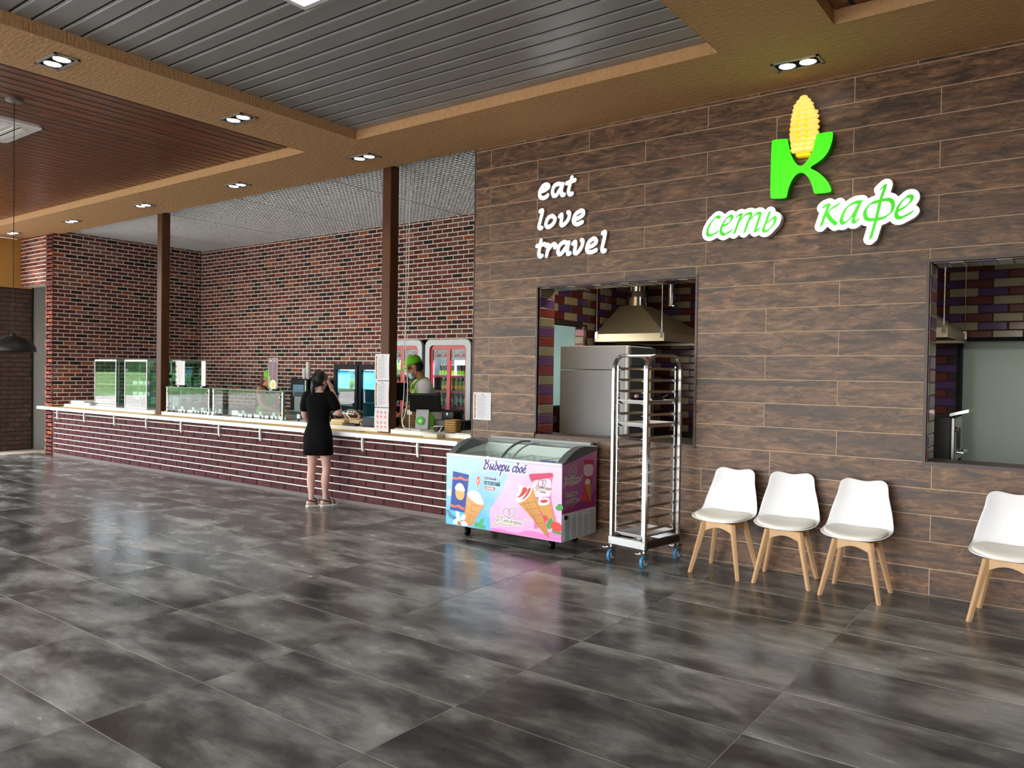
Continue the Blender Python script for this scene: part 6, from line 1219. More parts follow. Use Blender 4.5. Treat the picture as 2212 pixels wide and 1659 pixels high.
pos(-7.02, .34, 'black till monitor seen edge-on behind the left side of the post', 62).location.z = 1.051
t = thing('receipt_printer', 'black receipt printer beside the green-stickered till', 'printer', (-6.1, .5, .936)); B().rbox(-6.20, -6.0, .40, .58, 1.05, 1.17, .03, 3).build('housing', M_BLACK, t, smooth=40); B().cbox(-6.30, -5.90, .38, .61, .9362, 1.05, .006).build('drawer_box', mat('drawer_black', '#0b0c0e', .4), t); B().box(-6.11, -6.09, .396, .40, 1.11, 1.14).build('button', M_WHITEP, t)
t = tag(B().tube(cr([(-5.985, .5, 1.1), (-5.93, .46, 1.16), (-5.87, .44, 1.08), (-5.86, .42, .945)], 6), .006, 6).build('printer_cable', M_BLACK), 'black cable hanging from the receipt printer', 'cable')
# wicker baskets: woven rings and stakes
def basket(x, y, r0, r1, h, lab, handle, square=False):
    t = thing('wicker_basket', lab, 'basket', (x, y, .936), group='wicker baskets on the bar'); M_W = mat('wicker', '#b08a4c', .6, noise=(50, 3, .3)); n_ = 20; M_W2 = mat('wicker_dark', '#6b4a22', .7)
    def ring(r, z, ph):
        out = []
        for k in range(40):
            a = 2*math.pi*k/40; q = r
            if square: q = r*min(1.25, 1/max(abs(math.cos(a)), abs(math.sin(a))))
            q += .004*math.cos(n_*a/2+ph); out.append((q*math.cos(a), q*math.sin(a)*.75, z))
        return out
    rows = int(h/.0085)
    for i in range(rows): B().tube(ring(r0+(r1-r0)*i/rows,   .005+i*.0085, math.pi*(i % 2)), .0052, 5, closed=True).build('weave', M_W if i % 3 else M_W2, t, local=True, smooth=True)
    B().lathe([(r0*.95, .002), (0, .003)], n=20).build('bottom', M_W2, t, local=True)
    if handle: B().tube([(r1*math.cos(a), 0, h+.16*math.sin(a)) for a in [math.pi*k/14 for k in range(15)]], .008, 6).build('handle', M_W, t, local=True, smooth=True)
basket(-6.79, .46, .10, .13, .15, 'handled wicker basket right beside the bar post', True); basket(-5.80, .16, .075, .082, .15, 'square wicker basket at the end of the bar by the plank wall', False, True)
t = thing('plastic_tub', 'clear plastic tub of white cream with a spoon on the yellow band', 'tub', (-5.86, -.10, .8865)); tub = thin_glass('clear_tub', '#f2f2ee', .10, .05, 1.3)
zb = .8866; B().loft([[(-5.98, -.16, zb), (-5.76, -.16, zb), (-5.76, -.03, zb), (-5.98, -.03, zb)], [(-6.0, -.175, zb+.09), (-5.74, -.175, zb+.09), (-5.74, -.015, zb+.09), (-6.0, -.015, zb+.09)]], False).build('tub_wall', tub, t); B().rbox(-5.975, -5.765, -.155, -.035, zb, zb+.052, .012, 2).build('cream', mat('cream_filling', '#f3efe2', .6), t, smooth=40)
B().tube([(-5.82, -.08, zb+.04), (-5.77, -.06, zb+.13)], .004, 6).build('spoon', M_WHITEP, t); B().tube([(-6.004, -.178, zb+.09), (-5.736, -.178, zb+.09), (-5.736, -.012, zb+.09), (-6.004, -.012, zb+.09)], .004, 6, closed=True).build('rim', tub, t)
t = thing('black_tin', 'round black tin with pale lid beside the square basket', 'tin', (-5.98, .12, .936)); B().lathe([(.055, 0), (.058, .005), (.058, .06)], n=20).build('tin_body', M_BLACK, t, local=True, smooth=40); B().lathe([(.06, .06), (.06, .068), (0, .07)], n=20).build('lid', mat('pale_lid', '#d8d4c0', .5), t, local=True)
for i, (x, y, lab) in enumerate(((-5.62, -.06, 'scatter of small keys on the yellow band near the wall'), (-7.1, -.1, 'keys and crumpled wrapper on the yellow band left of the post'))):
    t = thing('key_bunch', lab, 'keys', (x, y, .8865)); 
    for k in range(3): B().tube(cr([(x+.03*k, y, .89), (x+.03*k+.03, y+.02*(k-1), .893), (x+.03*k+.06, y+.01, .889)], 3), .003, 5).build('key', M_SS, t)
t = tag(B().cbox(-5.66, -5.44, .02, .10, .9362, .945, .003).build('paper_napkin', M_WHITEP), 'folded white napkin with food scraps at the bar end', 'napkin')
# white cables dropping along the post
for j, (pts, lab) in enumerate((([(-6.60, .2, 4.06), (-6.59, .18, 2.8), (-6.56, .16, 1.9), (-6.50, .14, 1.4), (-6.52, .13, 1.15), (-6.56, .12, 1.02), (-6.50, .10, .96), (-6.35, .06, .945), (-6.2, .05, .942)], 'white cable dropping from the ceiling beside the post, front strand'),
                                ([(-6.585, .22, 4.06), (-6.57, .2, 2.8), (-6.60, .17, 1.9), (-6.57, .15, 1.4), (-6.58, .13, 1.1), (-6.55, .11, .98), (-6.45, .04, .946), (-6.60, .03, .943), (-6.4, .02, .942)], 'white cable dropping from the ceiling beside the post, rear strand'))):
    tag(B().tube(cr(pts, 8), .0045, 6).build('white_cable', M_WHITEP, smooth=True), lab, 'cable', 'white cables by the post')

# ------------------------------------------------------------------ paper menus
def paper(name, x0, x1, z0, z1, y, lab, kind, bow=.006):
    t = thing(name, lab, 'paper', ((x0+x1)/2, y, z0)); n_ = 6; b_ = B(); vs = []; fs = []
    prof = lambda u: y-.003-bow*math.sin(math.pi*u)
    for i in range(n_+1):
        z = z0+(z1-z0)*i/n_; yy = prof(i/n_)
        for x in (x0, x1): vs += [(x, yy, z), (x, yy+.0008, z)]
    for i in range(n_):
        a = i*4; fs += [(a, a+2, a+6, a+4), (a+1, a+5, a+7, a+3), (a, a+4, a+5, a+1), (a+2, a+3, a+7, a+6)]
    b_.add(vs, fs).build('sheet', mat('menu_paper', '#dddce0', .6), t)
    def onp(zz): u = (zz-z0)/(z1-z0); return prof(u)-.0006
    w = x1-x0
    if kind == 'list':
        for k in range(7):
            za = z0+(z1-z0)*(.06+.125*k); zb_ = za+(z1-z0)*.118; zm = (za+zb_)/2; B().box(x0+w*.07, x0+w*.15, onp(zm)-.0004, onp(zm), za, zb_).build('spice_border', mat('menu_ochre', '#c08a3a', .6) if k % 2 else mat('menu_amber', '#a86a2a', .6), t)
        for k in range(20):
            zz = z0+(z1-z0)*(.10+.04*k); B().box(x0+w*.24, x0+w*(.62+.2*((k*37) % 5)/5), onp(zz)-.0003, onp(zz), zz, zz+.0028).build('print_line', mat('menu_ink', '#7a7a86', .6), t)
        B().box(x0+w*.45, x0+w*.6, onp(z1-.02)-.0003, onp(z1-.02), z1-.028, z1-.022).build('heading', mat('menu_ink_dark', '#4a4a52', .6), t)
    else:
        for r_ in range(4):
            for c_ in range(3):
                zz = z1-(z1-z0)*(.20+.185*r_+(.06 if r_ > 1 else 0)); xx = x0+w*(.22+.27*c_)
                fill_shape('dessert_print', [cr([(xx-.016, zz+.014), (xx+.006, zz+.018), (xx+.018, zz+.0), (xx+.008, zz-.016), (xx-.006, zz-.006)], 3, True)], .0004, mat('dessert_coral', '#e08a7a', .6), t, facing(0, onp(zz), 0))
    for zz in (z0+.01, z1-.01): B().box((x0+x1)/2-.012, (x0+x1)/2+.012, onp(zz)-.0006, onp(zz), zz-.008, zz+.008).build('tape', mat('clear_tape', '#d8d4c4', .3), t)
for i, (z0, z1, kd, lab) in enumerate(((1.51, 1.825, 'list', 'topmost paper menu taped to the right bar post'), (1.19, 1.502, 'list', 'middle paper menu taped to the right bar post'), (.898, 1.182, 'pics', 'lowest sheet on the post printed with twelve coral desserts'))):
    paper('paper_menu', -6.905 if True else 0, -6.665, z0, z1, -.001, lab, kd)
paper('paper_menu', -5.374, -5.128, 1.112, 1.408, -.001, 'paper price list taped to the plank wall beside the bar', 'list', .004)
t = thing('name_card', 'small white card standing in front of the cashier', 'card', (-6.62, .30, 1.06)); B().box(-6.66, -6.58, .298, .302, 1.10, 1.155).build('card', M_WHITEP, t); B().cyl((-6.62, .30, .936), (-6.62, .30, 1.10), .004, 8).build('stem', M_SS, t)
# ------------------------------------------------------------------ people
M_SKIN = mat('skin_fair', '#d2a796', .55, noise=(14, 3, .05), sss=.08); M_SKIN2 = mat('skin_tan', '#b97f5f', .55, noise=(14, 3, .06), sss=.08)
def ell(c, rx, ry, z, n=20, yo=0., sq=2.3):
    out = []
    for k in range(n):
        a = 2*math.pi*k/n; ca, sa = math.cos(a), math.sin(a); q = (abs(ca)**sq+abs(sa)**sq)**(-1/sq); out.append((c[0]+rx*ca*q, c[1]+ry*sa*q+yo, z))
    return out
def remesh(o, vox, it=6):
    m = o.modifiers.new('remesh', 'REMESH'); m.mode = 'VOXEL'; m.voxel_size = vox; m.use_smooth_shade = True
    s = o.modifiers.new('smooth', 'SMOOTH'); s.factor = .5; s.iterations = it; return o
def limb(b, pts, r, n=12, caps=True):
    P = cr([tuple(p)+(q,) for p, q in zip(pts, r)], 5); b.tube([p[:3] for p in P], [p[3] for p in P], n)
    if caps:
        b.sphere(pts[0], r[0], 10, 8); b.sphere(pts[-1], r[-1], 10, 8)
def hand(b, wrist, d, nrm, curl=.5, side=1):
    """palm and five separate bent fingers; d along the hand, nrm out of the palm, side: thumb on +/- cross side"""
    d = Vector(d).normalized(); nrm = Vector(nrm); nrm = (nrm-d*nrm.dot(d)).normalized(); s = d.cross(nrm)*side; w = Vector(wrist)
    rings = []
    for (u, hw, th) in ((-.01, .024, .018), (.02, .033, .016), (.05, .039, .014), (.085, .038, .012)):
        g_ = []
        for k in range(12):
            a = 2*math.pi*k/12; g_.append((w+d*u+s*(math.cos(a)*hw)+nrm*(math.sin(a)*th))[:])
        rings.append(g_)
    b.loft(rings)
    for i, (off, L) in enumerate(((.029, .066), (.010, .074), (-.010, .069), (-.028, .054))):
        p = w+d*.078+s*off; pts = [p]; ang = 0; dd = d.copy()
        for sgm in (.42, .33, .25):
            ang += curl*.75; dd = d*math.cos(ang)+nrm*math.sin(ang); p = p+dd*(L*sgm); pts.append(p)
        b.tube([q[:] for q in pts], [.0088, .0083, .0078, .0065], 8); b.sphere(pts[-1][:], .0064, 8, 6)
    p = w+d*.025+s*.03; pts = [p, p+s*.022+d*.022+nrm*.006, p+s*.028+d*.05+nrm*.016, p+s*.022+d*.07+nrm*.022]
    b.tube([q[:] for q in pts], [.013, .0105, .0095, .0075], 8); b.sphere(pts[-1][:], .0074, 8, 6)
def head(b, M, male=False):
    t = B(); t.sphere((0, -.008, .012), 1, 20, 14, (.078, .098, .108)); t.sphere((0, .028, -.05), 1, 16, 10, (.058 if not male else .064, .062, .066)); t.sphere((0, .072, -.098), 1, 10, 8, (.026, .02, .02))
    t.tube([(0, .088, .028), (0, .104, .0), (0, .114, -.024), (0, .098, -.034)], [.008, .010, .014, .010], 8); t.sphere((0, .088, -.062), 1, 10, 6, (.024, .012, .012)); t.sphere((0, .080, .034), 1, 12, 6, (.055, .016, .012))
    for sx in (-1, 1): t.sphere((sx*.079, -.008, -.008), 1, 10, 8, (.010, .022, .032)); t.sphere((sx*.042, .066, -.02), 1, 10, 6, (.024, .02, .022))
    t.xf(M); b.v_off = 0; b.add(t.v, t.f)
def face_parts(p, M, brow='#2a1c16'):
    for sx in (-1, 1):
        e = B().sphere((sx*.031, .079, .012), .0125, 10, 8).xf(M).build('eye', mat('eye_white', '#e6e2dc', .3), p, True, True); B().sphere((sx*.031, .0885, .011), .0058, 8, 6).xf(M).build('iris', mat('iris_brown', '#3a261a', .2), e, True, True)
        B().tube([(sx*.014, .094, .033), (sx*.032, .092, .038), (sx*.05, .080, .032)], .0038, 6).xf(M).build('eyebrow', mat('brow_'+brow[1:], brow, .8), p, True, True)
    B().tube([(-.022, .094, -.060), (0, .101, -.058), (.022, .094, -.060)], .0048, 6).xf(M).build('lips', mat('lip_rose', '#a8605a', .5), p, True, True)

# ---- customer at the bar
P1 = thing('person', 'person in black T-shirt and short black skirt standing at the bar, hand raised to ear', 'person', (-7.38, -.46, 0), R(30))
P1.scale = (.93, 1, 1)
bd = B()
for sx, foot, yw in ((-1, (-.07, -.02), -.1), (1, (.09, .04), .0)):
    hip = (sx*.078, 0, .83); knee = (sx*.085+foot[0]*.15, .03, .46); ank = (foot[0], foot[1]-.02, .085)
    limb(bd, [hip, (sx*.082, .015, .66), knee, (knee[0]*.5+ank[0]*.5, knee[1]*.5+ank[1]*.5-.022, .31), (ank[0], ank[1]-.004, .16), ank], [.085, .076, .053, .053, .036, .033], 14)
toes = R(-42)
fd = Vector((math.sin(-toes), math.cos(toes), 0))
for fx, fy in ((-.07, -.02), (.09, .04)):
    a = Vector((fx, fy-.03, .045)); limb(bd, [a-fd*.03, a+fd*.05, a+fd*.12+Vector((0, 0, -.012)), a+fd*.165+Vector((0, 0, -.018))], [.034, .034, .032, .02], 12)
    sd = Vector((fd.y, -fd.x, 0))
    for k in range(5): q = a+fd*(.165-.008*abs(k-1))+sd*(.028-.014*k)+Vector((0, 0, -.018)); bd.sphere(q[:], .011-.0012*k, 8, 6)
TOR = [(.74, .158, .115, -.01), (.84, .165, .120, -.012), (.92, .145, .105, -.004), (1.0, .118, .088, .0), (1.08, .122, .09, .004), (1.18, .14, .10, .004), (1.27, .152, .095, -.002), (1.33, .135, .08, -.006), (1.365, .075, .06, -.008)]
bd.loft([ell((0, 0), rx, ry, z, 20, yo) for z, rx, ry, yo in TOR])
HM = Matrix.Translation((.0, .035, 1.487))@Matrix.Rotation(R(-22), 4, 'Z')@Matrix.Rotation(R(-14), 4, 'X')
limb(bd, [(0, -.015, 1.34), (0, .0, 1.40), (0, .018, 1.45)], [.056, .050, .052], 14); head(bd, HM)
limb(bd, [(-.145, -.005, 1.31), (-.185, .01, 1.20), (-.20, .03, 1.09), (-.19, .12, 1.02), (-.14, .245, .965)], [.052, .046, .041, .037, .026], 12)
hand(bd, (-.135, .25, .958), (.35, .9, -.12), (0, 0, -1), .35, 1)
limb(bd, [(.145, -.005, 1.31), (.205, .0, 1.21), (.262, .02, 1.105), (.215, .06, 1.24), (.145, .085, 1.375)], [.052, .046, .041, .038, .026], 12)
hand(bd, (.142, .086, 1.38), (-.28, -.10, .8), (-.9, .2, -.2), .35, -1)
body1 = remesh(bd.build('body', M_SKIN, P1, True, True), .0058, 5)
face_parts(body1, HM)
M_TEE = mat('black_jersey', '#050506', .9, bump=(60, .15), spec=.15); M_SKIRT = mat('black_twill', '#040507', .85, bump=(90, .2), spec=.15)
sh = B(); sh.loft([ell((0, 0), rx+.011, ry+.012, z, 24, yo) for z, rx, ry, yo in ((.93, .143, .105, -.004), (1.0, .123, .092, 0), (1.08, .128, .095, .004), (1.18, .146, .105, .004), (1.27, .157, .10, -.002), (1.325, .14, .085, -.006), (1.358, .088, .066, -.008))])
limb(sh, [(-.09, -.006, 1.32), (-.145, -.004, 1.308), (-.182, .006, 1.225), (-.196, .016, 1.165)], [.058, .068, .064, .060], 14); limb(sh, [(.09, -.006, 1.32), (.145, -.004, 1.308), (.196, .0, 1.235), (.226, .006, 1.18)], [.058, .068, .064, .060], 14)
remesh(sh.build('t_shirt', M_TEE, P1, True, True), .008, 4)
sk = B(); sk.loft([ell((0, 0), rx, ry, z, 28, yo, 2.5) for z, rx, ry, yo in ((1.005, .132, .101, 0), (.965, .143, .108, -.002), (.90, .166, .126, -.008), (.84, .180, .135, -.012), (.74, .184, .137, -.008), (.615, .186, .140, 0.), (.615, .178, .132, 0.), (.70, .174, .128, 0))], False)
remesh_o = sk.build('skirt', M_SKIRT, P1, True, True)
bl = B(); bl.loft([ell((0, 0), .139, .108, z, 28, -.001, 2.5) for z in (.965, 1.002)], False); o = bl.build('waistband', M_SKIRT, P1, True, True); m = o.modifiers.new('thick', 'SOLIDIFY'); m.thickness = .006
hr = B(); hr.sphere((0, -.022, .022), 1, 20, 14, (.089, .102, .112)); hr.sphere((0, -.06, -.03), 1, 16, 10, (.062, .05, .06)); hr.sphere((0, .045, .078), 1, 14, 8, (.06, .05, .04)); hr.xf(HM)
q0 = HM@Vector((0, -.10, .0)); limb(hr, [q0[:], (q0+Vector((-.005, -.03, -.06)))[:], (q0+Vector((-.012, -.025, -.14)))[:], (q0+Vector((-.015, -.012, -.21)))[:]], [.026, .031, .027, .010], 12)
remesh(hr.build('hair', mat('black_hair', '#0b0a0c', .45, bump=(120, .4, (1, 1, .1))), P1, True, True), .008, 3)
b_ = B(); b_.tube([(q0+Vector((.04*math.cos(a), -.012, .04*math.sin(a)+.005)))[:] for a in [2*math.pi*k/12 for k in range(12)]], .007, 6, closed=True); b_.build('hair_tie', M_BLACKM, P1, True, True)
for fx, fy in ((-.07, -.02), (.09, .04)):
    a = Vector((fx, fy-.03, 0)); sd = Vector((fd.y, -fd.x, 0)); out = []
    for u, hw in ((-.062, .02), (-.045, .032), (0, .036), (.06, .04), (.12, .045), (.165, .036), (.188, .018)): out.append((u, hw))
    poly = [(a+fd*u+sd*hw) for u, hw in out]+[(a+fd*u-sd*hw) for u, hw in reversed(out)]
    sn = thing('x', 'x', 'x'); bpy.data.objects.remove(sn)
    so = B(); n_ = len(poly); so.add([(p.x, p.y, .001) for p in poly]+[(p.x, p.y, .020) for p in poly], [tuple(range(n_)), tuple(range(2*n_-1, n_-1, -1))]+[(i, (i+1) % n_, n_+(i+1) % n_, n_+i) for i in range(n_)])
    sl = so.build('sandal_sole', mat('sole_white', '#e2e0dc', .6), P1, False, True)
    st_ = B()
    for u, h, w_ in ((.115, .052, .042), (.055, .072, .041)):
        st_.tube([(a+fd*u+sd*(w_*math.cos(t_))+Vector((0, 0, .018+(h-.0)*math.sin(t_))))[:] for t_ in [math.pi*k/10 for k in range(11)]], .011, 6)
    st_.tube([(a+fd*(.05-.095*math.sin(t_))+sd*(.036*math.cos(t_))+Vector((0, 0, .05+.028*math.sin(t_))))[:] for t_ in [math.pi*k/10 for k in range(11)]], .008, 6); st_.build('sandal_strap', mat('sandal_leather', '#2e2420', .6), sl, True, True)

# ---- cashier behind the till
P2 = thing('person', 'person in lime cap and apron with a lowered face mask behind the till', 'person', (-6.82, .98, 0), R(143))
P2.scale = (1.05, 1.05, 1.05)
M_LIME = mat('lime_cotton', '#6fc01e', .8, bump=(70, .15)); M_WTEE = mat('pale_grey_jersey', '#c9c6c2', .85, bump=(40, .2))
bd = B(); k_ = 1.08
def rings(T, d=0., yl=.16, z0=.9, n=20):
    """torso rings leaning forward above z0"""
    out = []
    for z, rx, ry, yo in T:
        out.append(ell((0, 0), rx+d, ry+d, z, n, yo+yl*max(0, z-z0)/.5))
    return out
TM = [(.78, .17, .12, 0), (.92, .165, .115, 0), (1.05, .162, .112, 0), (1.18, .175, .115, 0), (1.30, .188, .112, 0), (1.40, .175, .095, 0), (1.455, .09, .07, 0)]
for sx in (-1, 1): limb(bd, [(sx*.09, 0, .85), (sx*.095, .01, .48), (sx*.095, -.02, .09)], [.095, .06, .045], 12); limb(bd, [(sx*.095, -.03, .06), (sx*.10, .12, .04)], [.045, .035], 10)
bd.loft(rings(TM))
sy = .16*(1.40-.9)/.5
HM = Matrix.Translation((.0, .265, 1.60))@Matrix.Rotation(R(-12), 4, 'Z')@Matrix.Rotation(R(-20), 4, 'X')
limb(bd, [(0, sy, 1.42), (0, sy+.03, 1.48), (0, .235, 1.545)], [.062, .056, .058], 14); head(bd, HM, True)
for sx in (-1, 1):
    sho = (sx*.185, sy-.01, 1.375)
    limb(bd, [sho, (sx*.225, sy+.03, 1.24), (sx*.235, sy+.07, 1.13), (sx*.21, sy+.17, 1.04), (sx*.15, sy+.27, .975)], [.06, .05, .044, .040, .029], 12)
    hand(bd, (sx*.147, sy+.275, .970), (-sx*.25, .9, -.15), (0, 0, -1), .3, sx)
body2 = remesh(bd.build('body', M_SKIN2, P2, True, True), .0065, 5); face_parts(body2, HM, '#1c1310')
sh = B(); sh.loft(rings(TM[:-1], .014, n=24)+rings([(1.452, .10, .075, 0)], 0, n=24))
for sx in (-1, 1): limb(sh, [(sx*.10, sy-.01, 1.40), (sx*.182, sy-.01, 1.375), (sx*.218, sy+.02, 1.27), (sx*.235, sy+.045, 1.185)], [.066, .080, .073, .069], 14)
remesh(sh.build('t_shirt', M_WTEE, P2, True, True), .008, 3)
def apron(P, T, yl, z0, zt, zb, logo=None):
    n_ = 9; vs = []; fs = []; zs = [zt, zt-.06, zt-.14, zt-.24, .98, .86, zb]
    for z in zs:
        rx = np.interp(z, [q[0] for q in T], [q[1] for q in T])+.03; ry = np.interp(z, [q[0] for q in T], [q[2] for q in T])+.03; lean = yl*max(0, z-z0)/.5
        wdt = .55 if z > zt-.1 else (.75 if z > 1.05 else .98)
        for k in range(n_):
            a = math.pi/2-(k/(n_-1)-.5)*math.pi*wdt; sq_ = (abs(math.cos(a))**2.3+abs(math.sin(a))**2.3)**(-1/2.3); vs.append((rx*math.cos(a)*sq_, ry*math.sin(a)*sq_+lean, z))
    for i in range(len(zs)-1):
        for k in range(n_-1): fs.append((i*n_+k, i*n_+k+1, (i+1)*n_+k+1, (i+1)*n_+k))
    o = B().add(vs, fs).build('apron', M_LIME, P, True, True); m = o.modifiers.new('thick', 'SOLIDIFY'); m.thickness = .004; m = o.modifiers.new('sub', 'SUBSURF'); m.levels = 1; m.render_levels = 1
    return o
ap = apron(P2, TM, .16, .9, 1.33, .62)
st_ = B()
for sx in (-1, 1): st_.tube(cr([(sx*.085, sy+.125, 1.33), (sx*.10, sy+.11, 1.40), (sx*.085, sy+.03, 1.462), (sx*.06, sy-.06, 1.46)], 5), .011, 6, sq=(1, .5)) ; st_.tube(cr([(sx*.12, .19, 1.10), (sx*.20, .11, 1.12), (sx*.19, -.0, 1.13), (0, -.10, 1.14)], 5), .009, 6)
st_.build('apron_strap', M_LIME, ap, True, True)
ly = B(); ly.tube(cr([(-.07, sy+.02, 1.47), (-.085, sy+.115, 1.38), (-.03, sy+.15, 1.22), (0, sy+.15, 1.12), (.03, sy+.15, 1.22), (.085, sy+.115, 1.38), (.07, sy+.02, 1.47)], 5), .006, 6); ly.build('lanyard', mat('lanyard_yellow', '#e6cf10', .5), P2, True, True)
cp = B(); cp.lathe([(.099, .0), (.101, .03), (.093, .07), (.06, .10), (.012, .113), (0, .114)], n=24, cap=False); cp.xf(Matrix.Translation((0, -.006, .034))@Matrix.Diagonal((.86, 1.06, 1, 1)))
cpo = cp.xf(HM).build('cap', M_LIME, P2, True, True); m = cpo.modifiers.new('thick', 'SOLIDIFY'); m.thickness = .004
br_ = B(); vs = []; fs = []
for i in range(5):
    u = i/4
    for k in range(9): a = R(28+124*k/8); rr_ = .10+.085*u*math.sin(a)**.8; vs.append((rr_*math.cos(a)*.86, -.006+rr_*math.sin(a)*1.05, .036-.018*u*u-.010*abs(math.cos(a))))
for i in range(4):
    for k in range(8): fs.append((i*9+k, i*9+k+1, (i+1)*9+k+1, (i+1)*9+k))
o = br_.add(vs, fs).xf(HM).build('brim', M_LIME, cpo, True, True); m = o.modifiers.new('thick', 'SOLIDIFY'); m.thickness = .005
hr = B(); hr.sphere((0, -.03, .0), 1, 18, 12, (.082, .088, .085)); hr.xf(HM); hr.build('hair', mat('dark_hair', '#17100e', .7), P2, True, True)
mk = B(); vs = []; fs = []
for i in range(6):
    for k in range(9):
        a = R(20+140*k/8); z = -.058-.015*i; rr_ = .072+.006*i-.004*i*i*.4; vs.append((rr_*math.cos(a)*.95, .026+rr_*math.sin(a)*1.02, z))
for i in range(5):
    for k in range(8): fs.append((i*9+k, i*9+k+1, (i+1)*9+k+1, (i+1)*9+k))
o = mk.add(vs, fs).xf(HM).build('face_mask', mat('mask_blue', '#a9cfe2', .7), P2, True, True); m = o.modifiers.new('thick', 'SOLIDIFY'); m.thickness = .003
el = B()
for sx in (-1, 1): el.tube([(sx*.068, .05, -.062), (sx*.084, .0, -.02), (sx*.084, -.02, .015)], .0022, 5); el.tube([(sx*.06, .05, -.12), (sx*.08, .0, -.06), (sx*.084, -.02, .0)], .0022, 5)
el.xf(HM).build('ear_loop', M_WHITEP, o, True, True)

# ---- cook behind the sneeze guard
P3 = thing('person', 'person in black vest and lime apron behind the long sneeze guard', 'person', (-10.42, .92, 0), R(-70))
TW = [(.74, .165, .12, -.01), (.84, .17, .122, -.012), (.92, .15, .108, -.004), (1.0, .13, .095, .0), (1.08, .13, .095, .004), (1.18, .145, .105, .01), (1.27, .155, .098, -.0), (1.33, .14, .08, -.006), (1.365, .075, .06, -.008)]
bd = B()
for sx in (-1, 1): limb(bd, [(sx*.085, 0, .82), (sx*.09, .01, .45), (sx*.09, -.02, .09)], [.09, .055, .042], 12); limb(bd, [(sx*.09, -.03, .05), (sx*.095, .11, .035)], [.04, .03], 10)
bd.loft(rings(TW, 0, .10)); sy = .10*(1.33-.9)/.5
HM = Matrix.Translation((0, .135, 1.475))@Matrix.Rotation(R(-18), 4, 'Z')@Matrix.Rotation(R(-24), 4, 'X')
limb(bd, [(0, sy-.01, 1.34), (0, sy+.01, 1.39), (0, .115, 1.435)], [.056, .05, .05], 14); head(bd, HM)
for sx in (-1, 1):
    limb(bd, [(sx*.155, sy-.01, 1.31), (sx*.195, sy+.02, 1.19), (sx*.205, sy+.06, 1.09), (sx*.18, sy+.14, 1.02), (sx*.13, sy+.22, .99)], [.052, .046, .041, .037, .027], 12); hand(bd, (sx*.127, sy+.225, .985), (-sx*.3, .9, -.1), (0, 0, -1), .4, sx)
body3 = remesh(bd.build('body', M_SKIN2, P3, True, True), .0065, 5); face_parts(body3, HM, '#4a2c18')
sh = B(); sh.loft(rings([(.90, .155, .11, -.004), (1.0, .13, .095, 0), (1.08, .13, .095, .004), (1.18, .145, .105, .01), (1.25, .14, .10, .0)], .012, .10, n=24))
for sx in (-1, 1): sh.tube(cr([(sx*.085, sy+.09, 1.22), (sx*.09, sy+.05, 1.32), (sx*.085, sy-.03, 1.345), (sx*.08, sy-.09, 1.24)], 5), .02, 8)
remesh(sh.build('vest', M_TEE, P3, True, True), .008, 3)
ap = apron(P3, TW, .10, .9, 1.24, .55)
F, xs, ys = stroke_field([([(-.03, -.06), (-.03, .06)], .007), ([(-.03, 0), (.035, .06)], .007), ([(-.02, .01), (.04, -.06)], .007), ([(-.07, -.10), (.07, -.10)], .006)], .004, .02)
fill_shape('apron_print', contour(F, xs, ys, 0), .001, M_WHITEP, ap, Matrix.Translation((-.02, .158, 1.02))@Matrix.Rotation(R(180), 4, 'Z')@Matrix.Rotation(R(86), 4, 'X'), local=True)
cp = B(); cp.lathe([(.099, .0), (.101, .03), (.093, .07), (.06, .10), (.012, .113), (0, .114)], n=24, cap=False); cp.xf(Matrix.Translation((0, -.006, .03))@Matrix.Diagonal((.86, 1.06, 1, 1))); cpo = cp.xf(HM).build('cap', M_LIME, P3, True, True)
o = B().add(vs and [(((.10+.085*(i/4)*math.sin(R(28+124*k/8))**.8)*math.cos(R(28+124*k/8))*.86, -.006+(.10+.085*(i/4)*math.sin(R(28+124*k/8))**.8)*math.sin(R(28+124*k/8))*1.05, .032-.018*(i/4)**2)) for i in range(5) for k in range(9)], [(i*9+k, i*9+k+1, (i+1)*9+k+1, (i+1)*9+k) for i in range(4) for k in range(8)]).xf(HM).build('brim', M_LIME, cpo, True, True); m = o.modifiers.new('thick', 'SOLIDIFY'); m.thickness = .005
hr = B(); hr.sphere((0, -.03, .0), 1, 18, 12, (.085, .092, .09)); hr.xf(HM); q0 = HM@Vector((0, -.10, .0)); limb(hr, [q0[:], (q0+Vector((.0, -.03, -.07)))[:], (q0+Vector((.0, -.02, -.16)))[:], (q0+Vector((0, -.0, -.22)))[:]], [.05, .055, .045, .015], 12)
remesh(hr.build('hair', mat('auburn_hair', '#4a2412', .6, bump=(120, .4, (1, 1, .1))), P3, True, True), .009, 3)
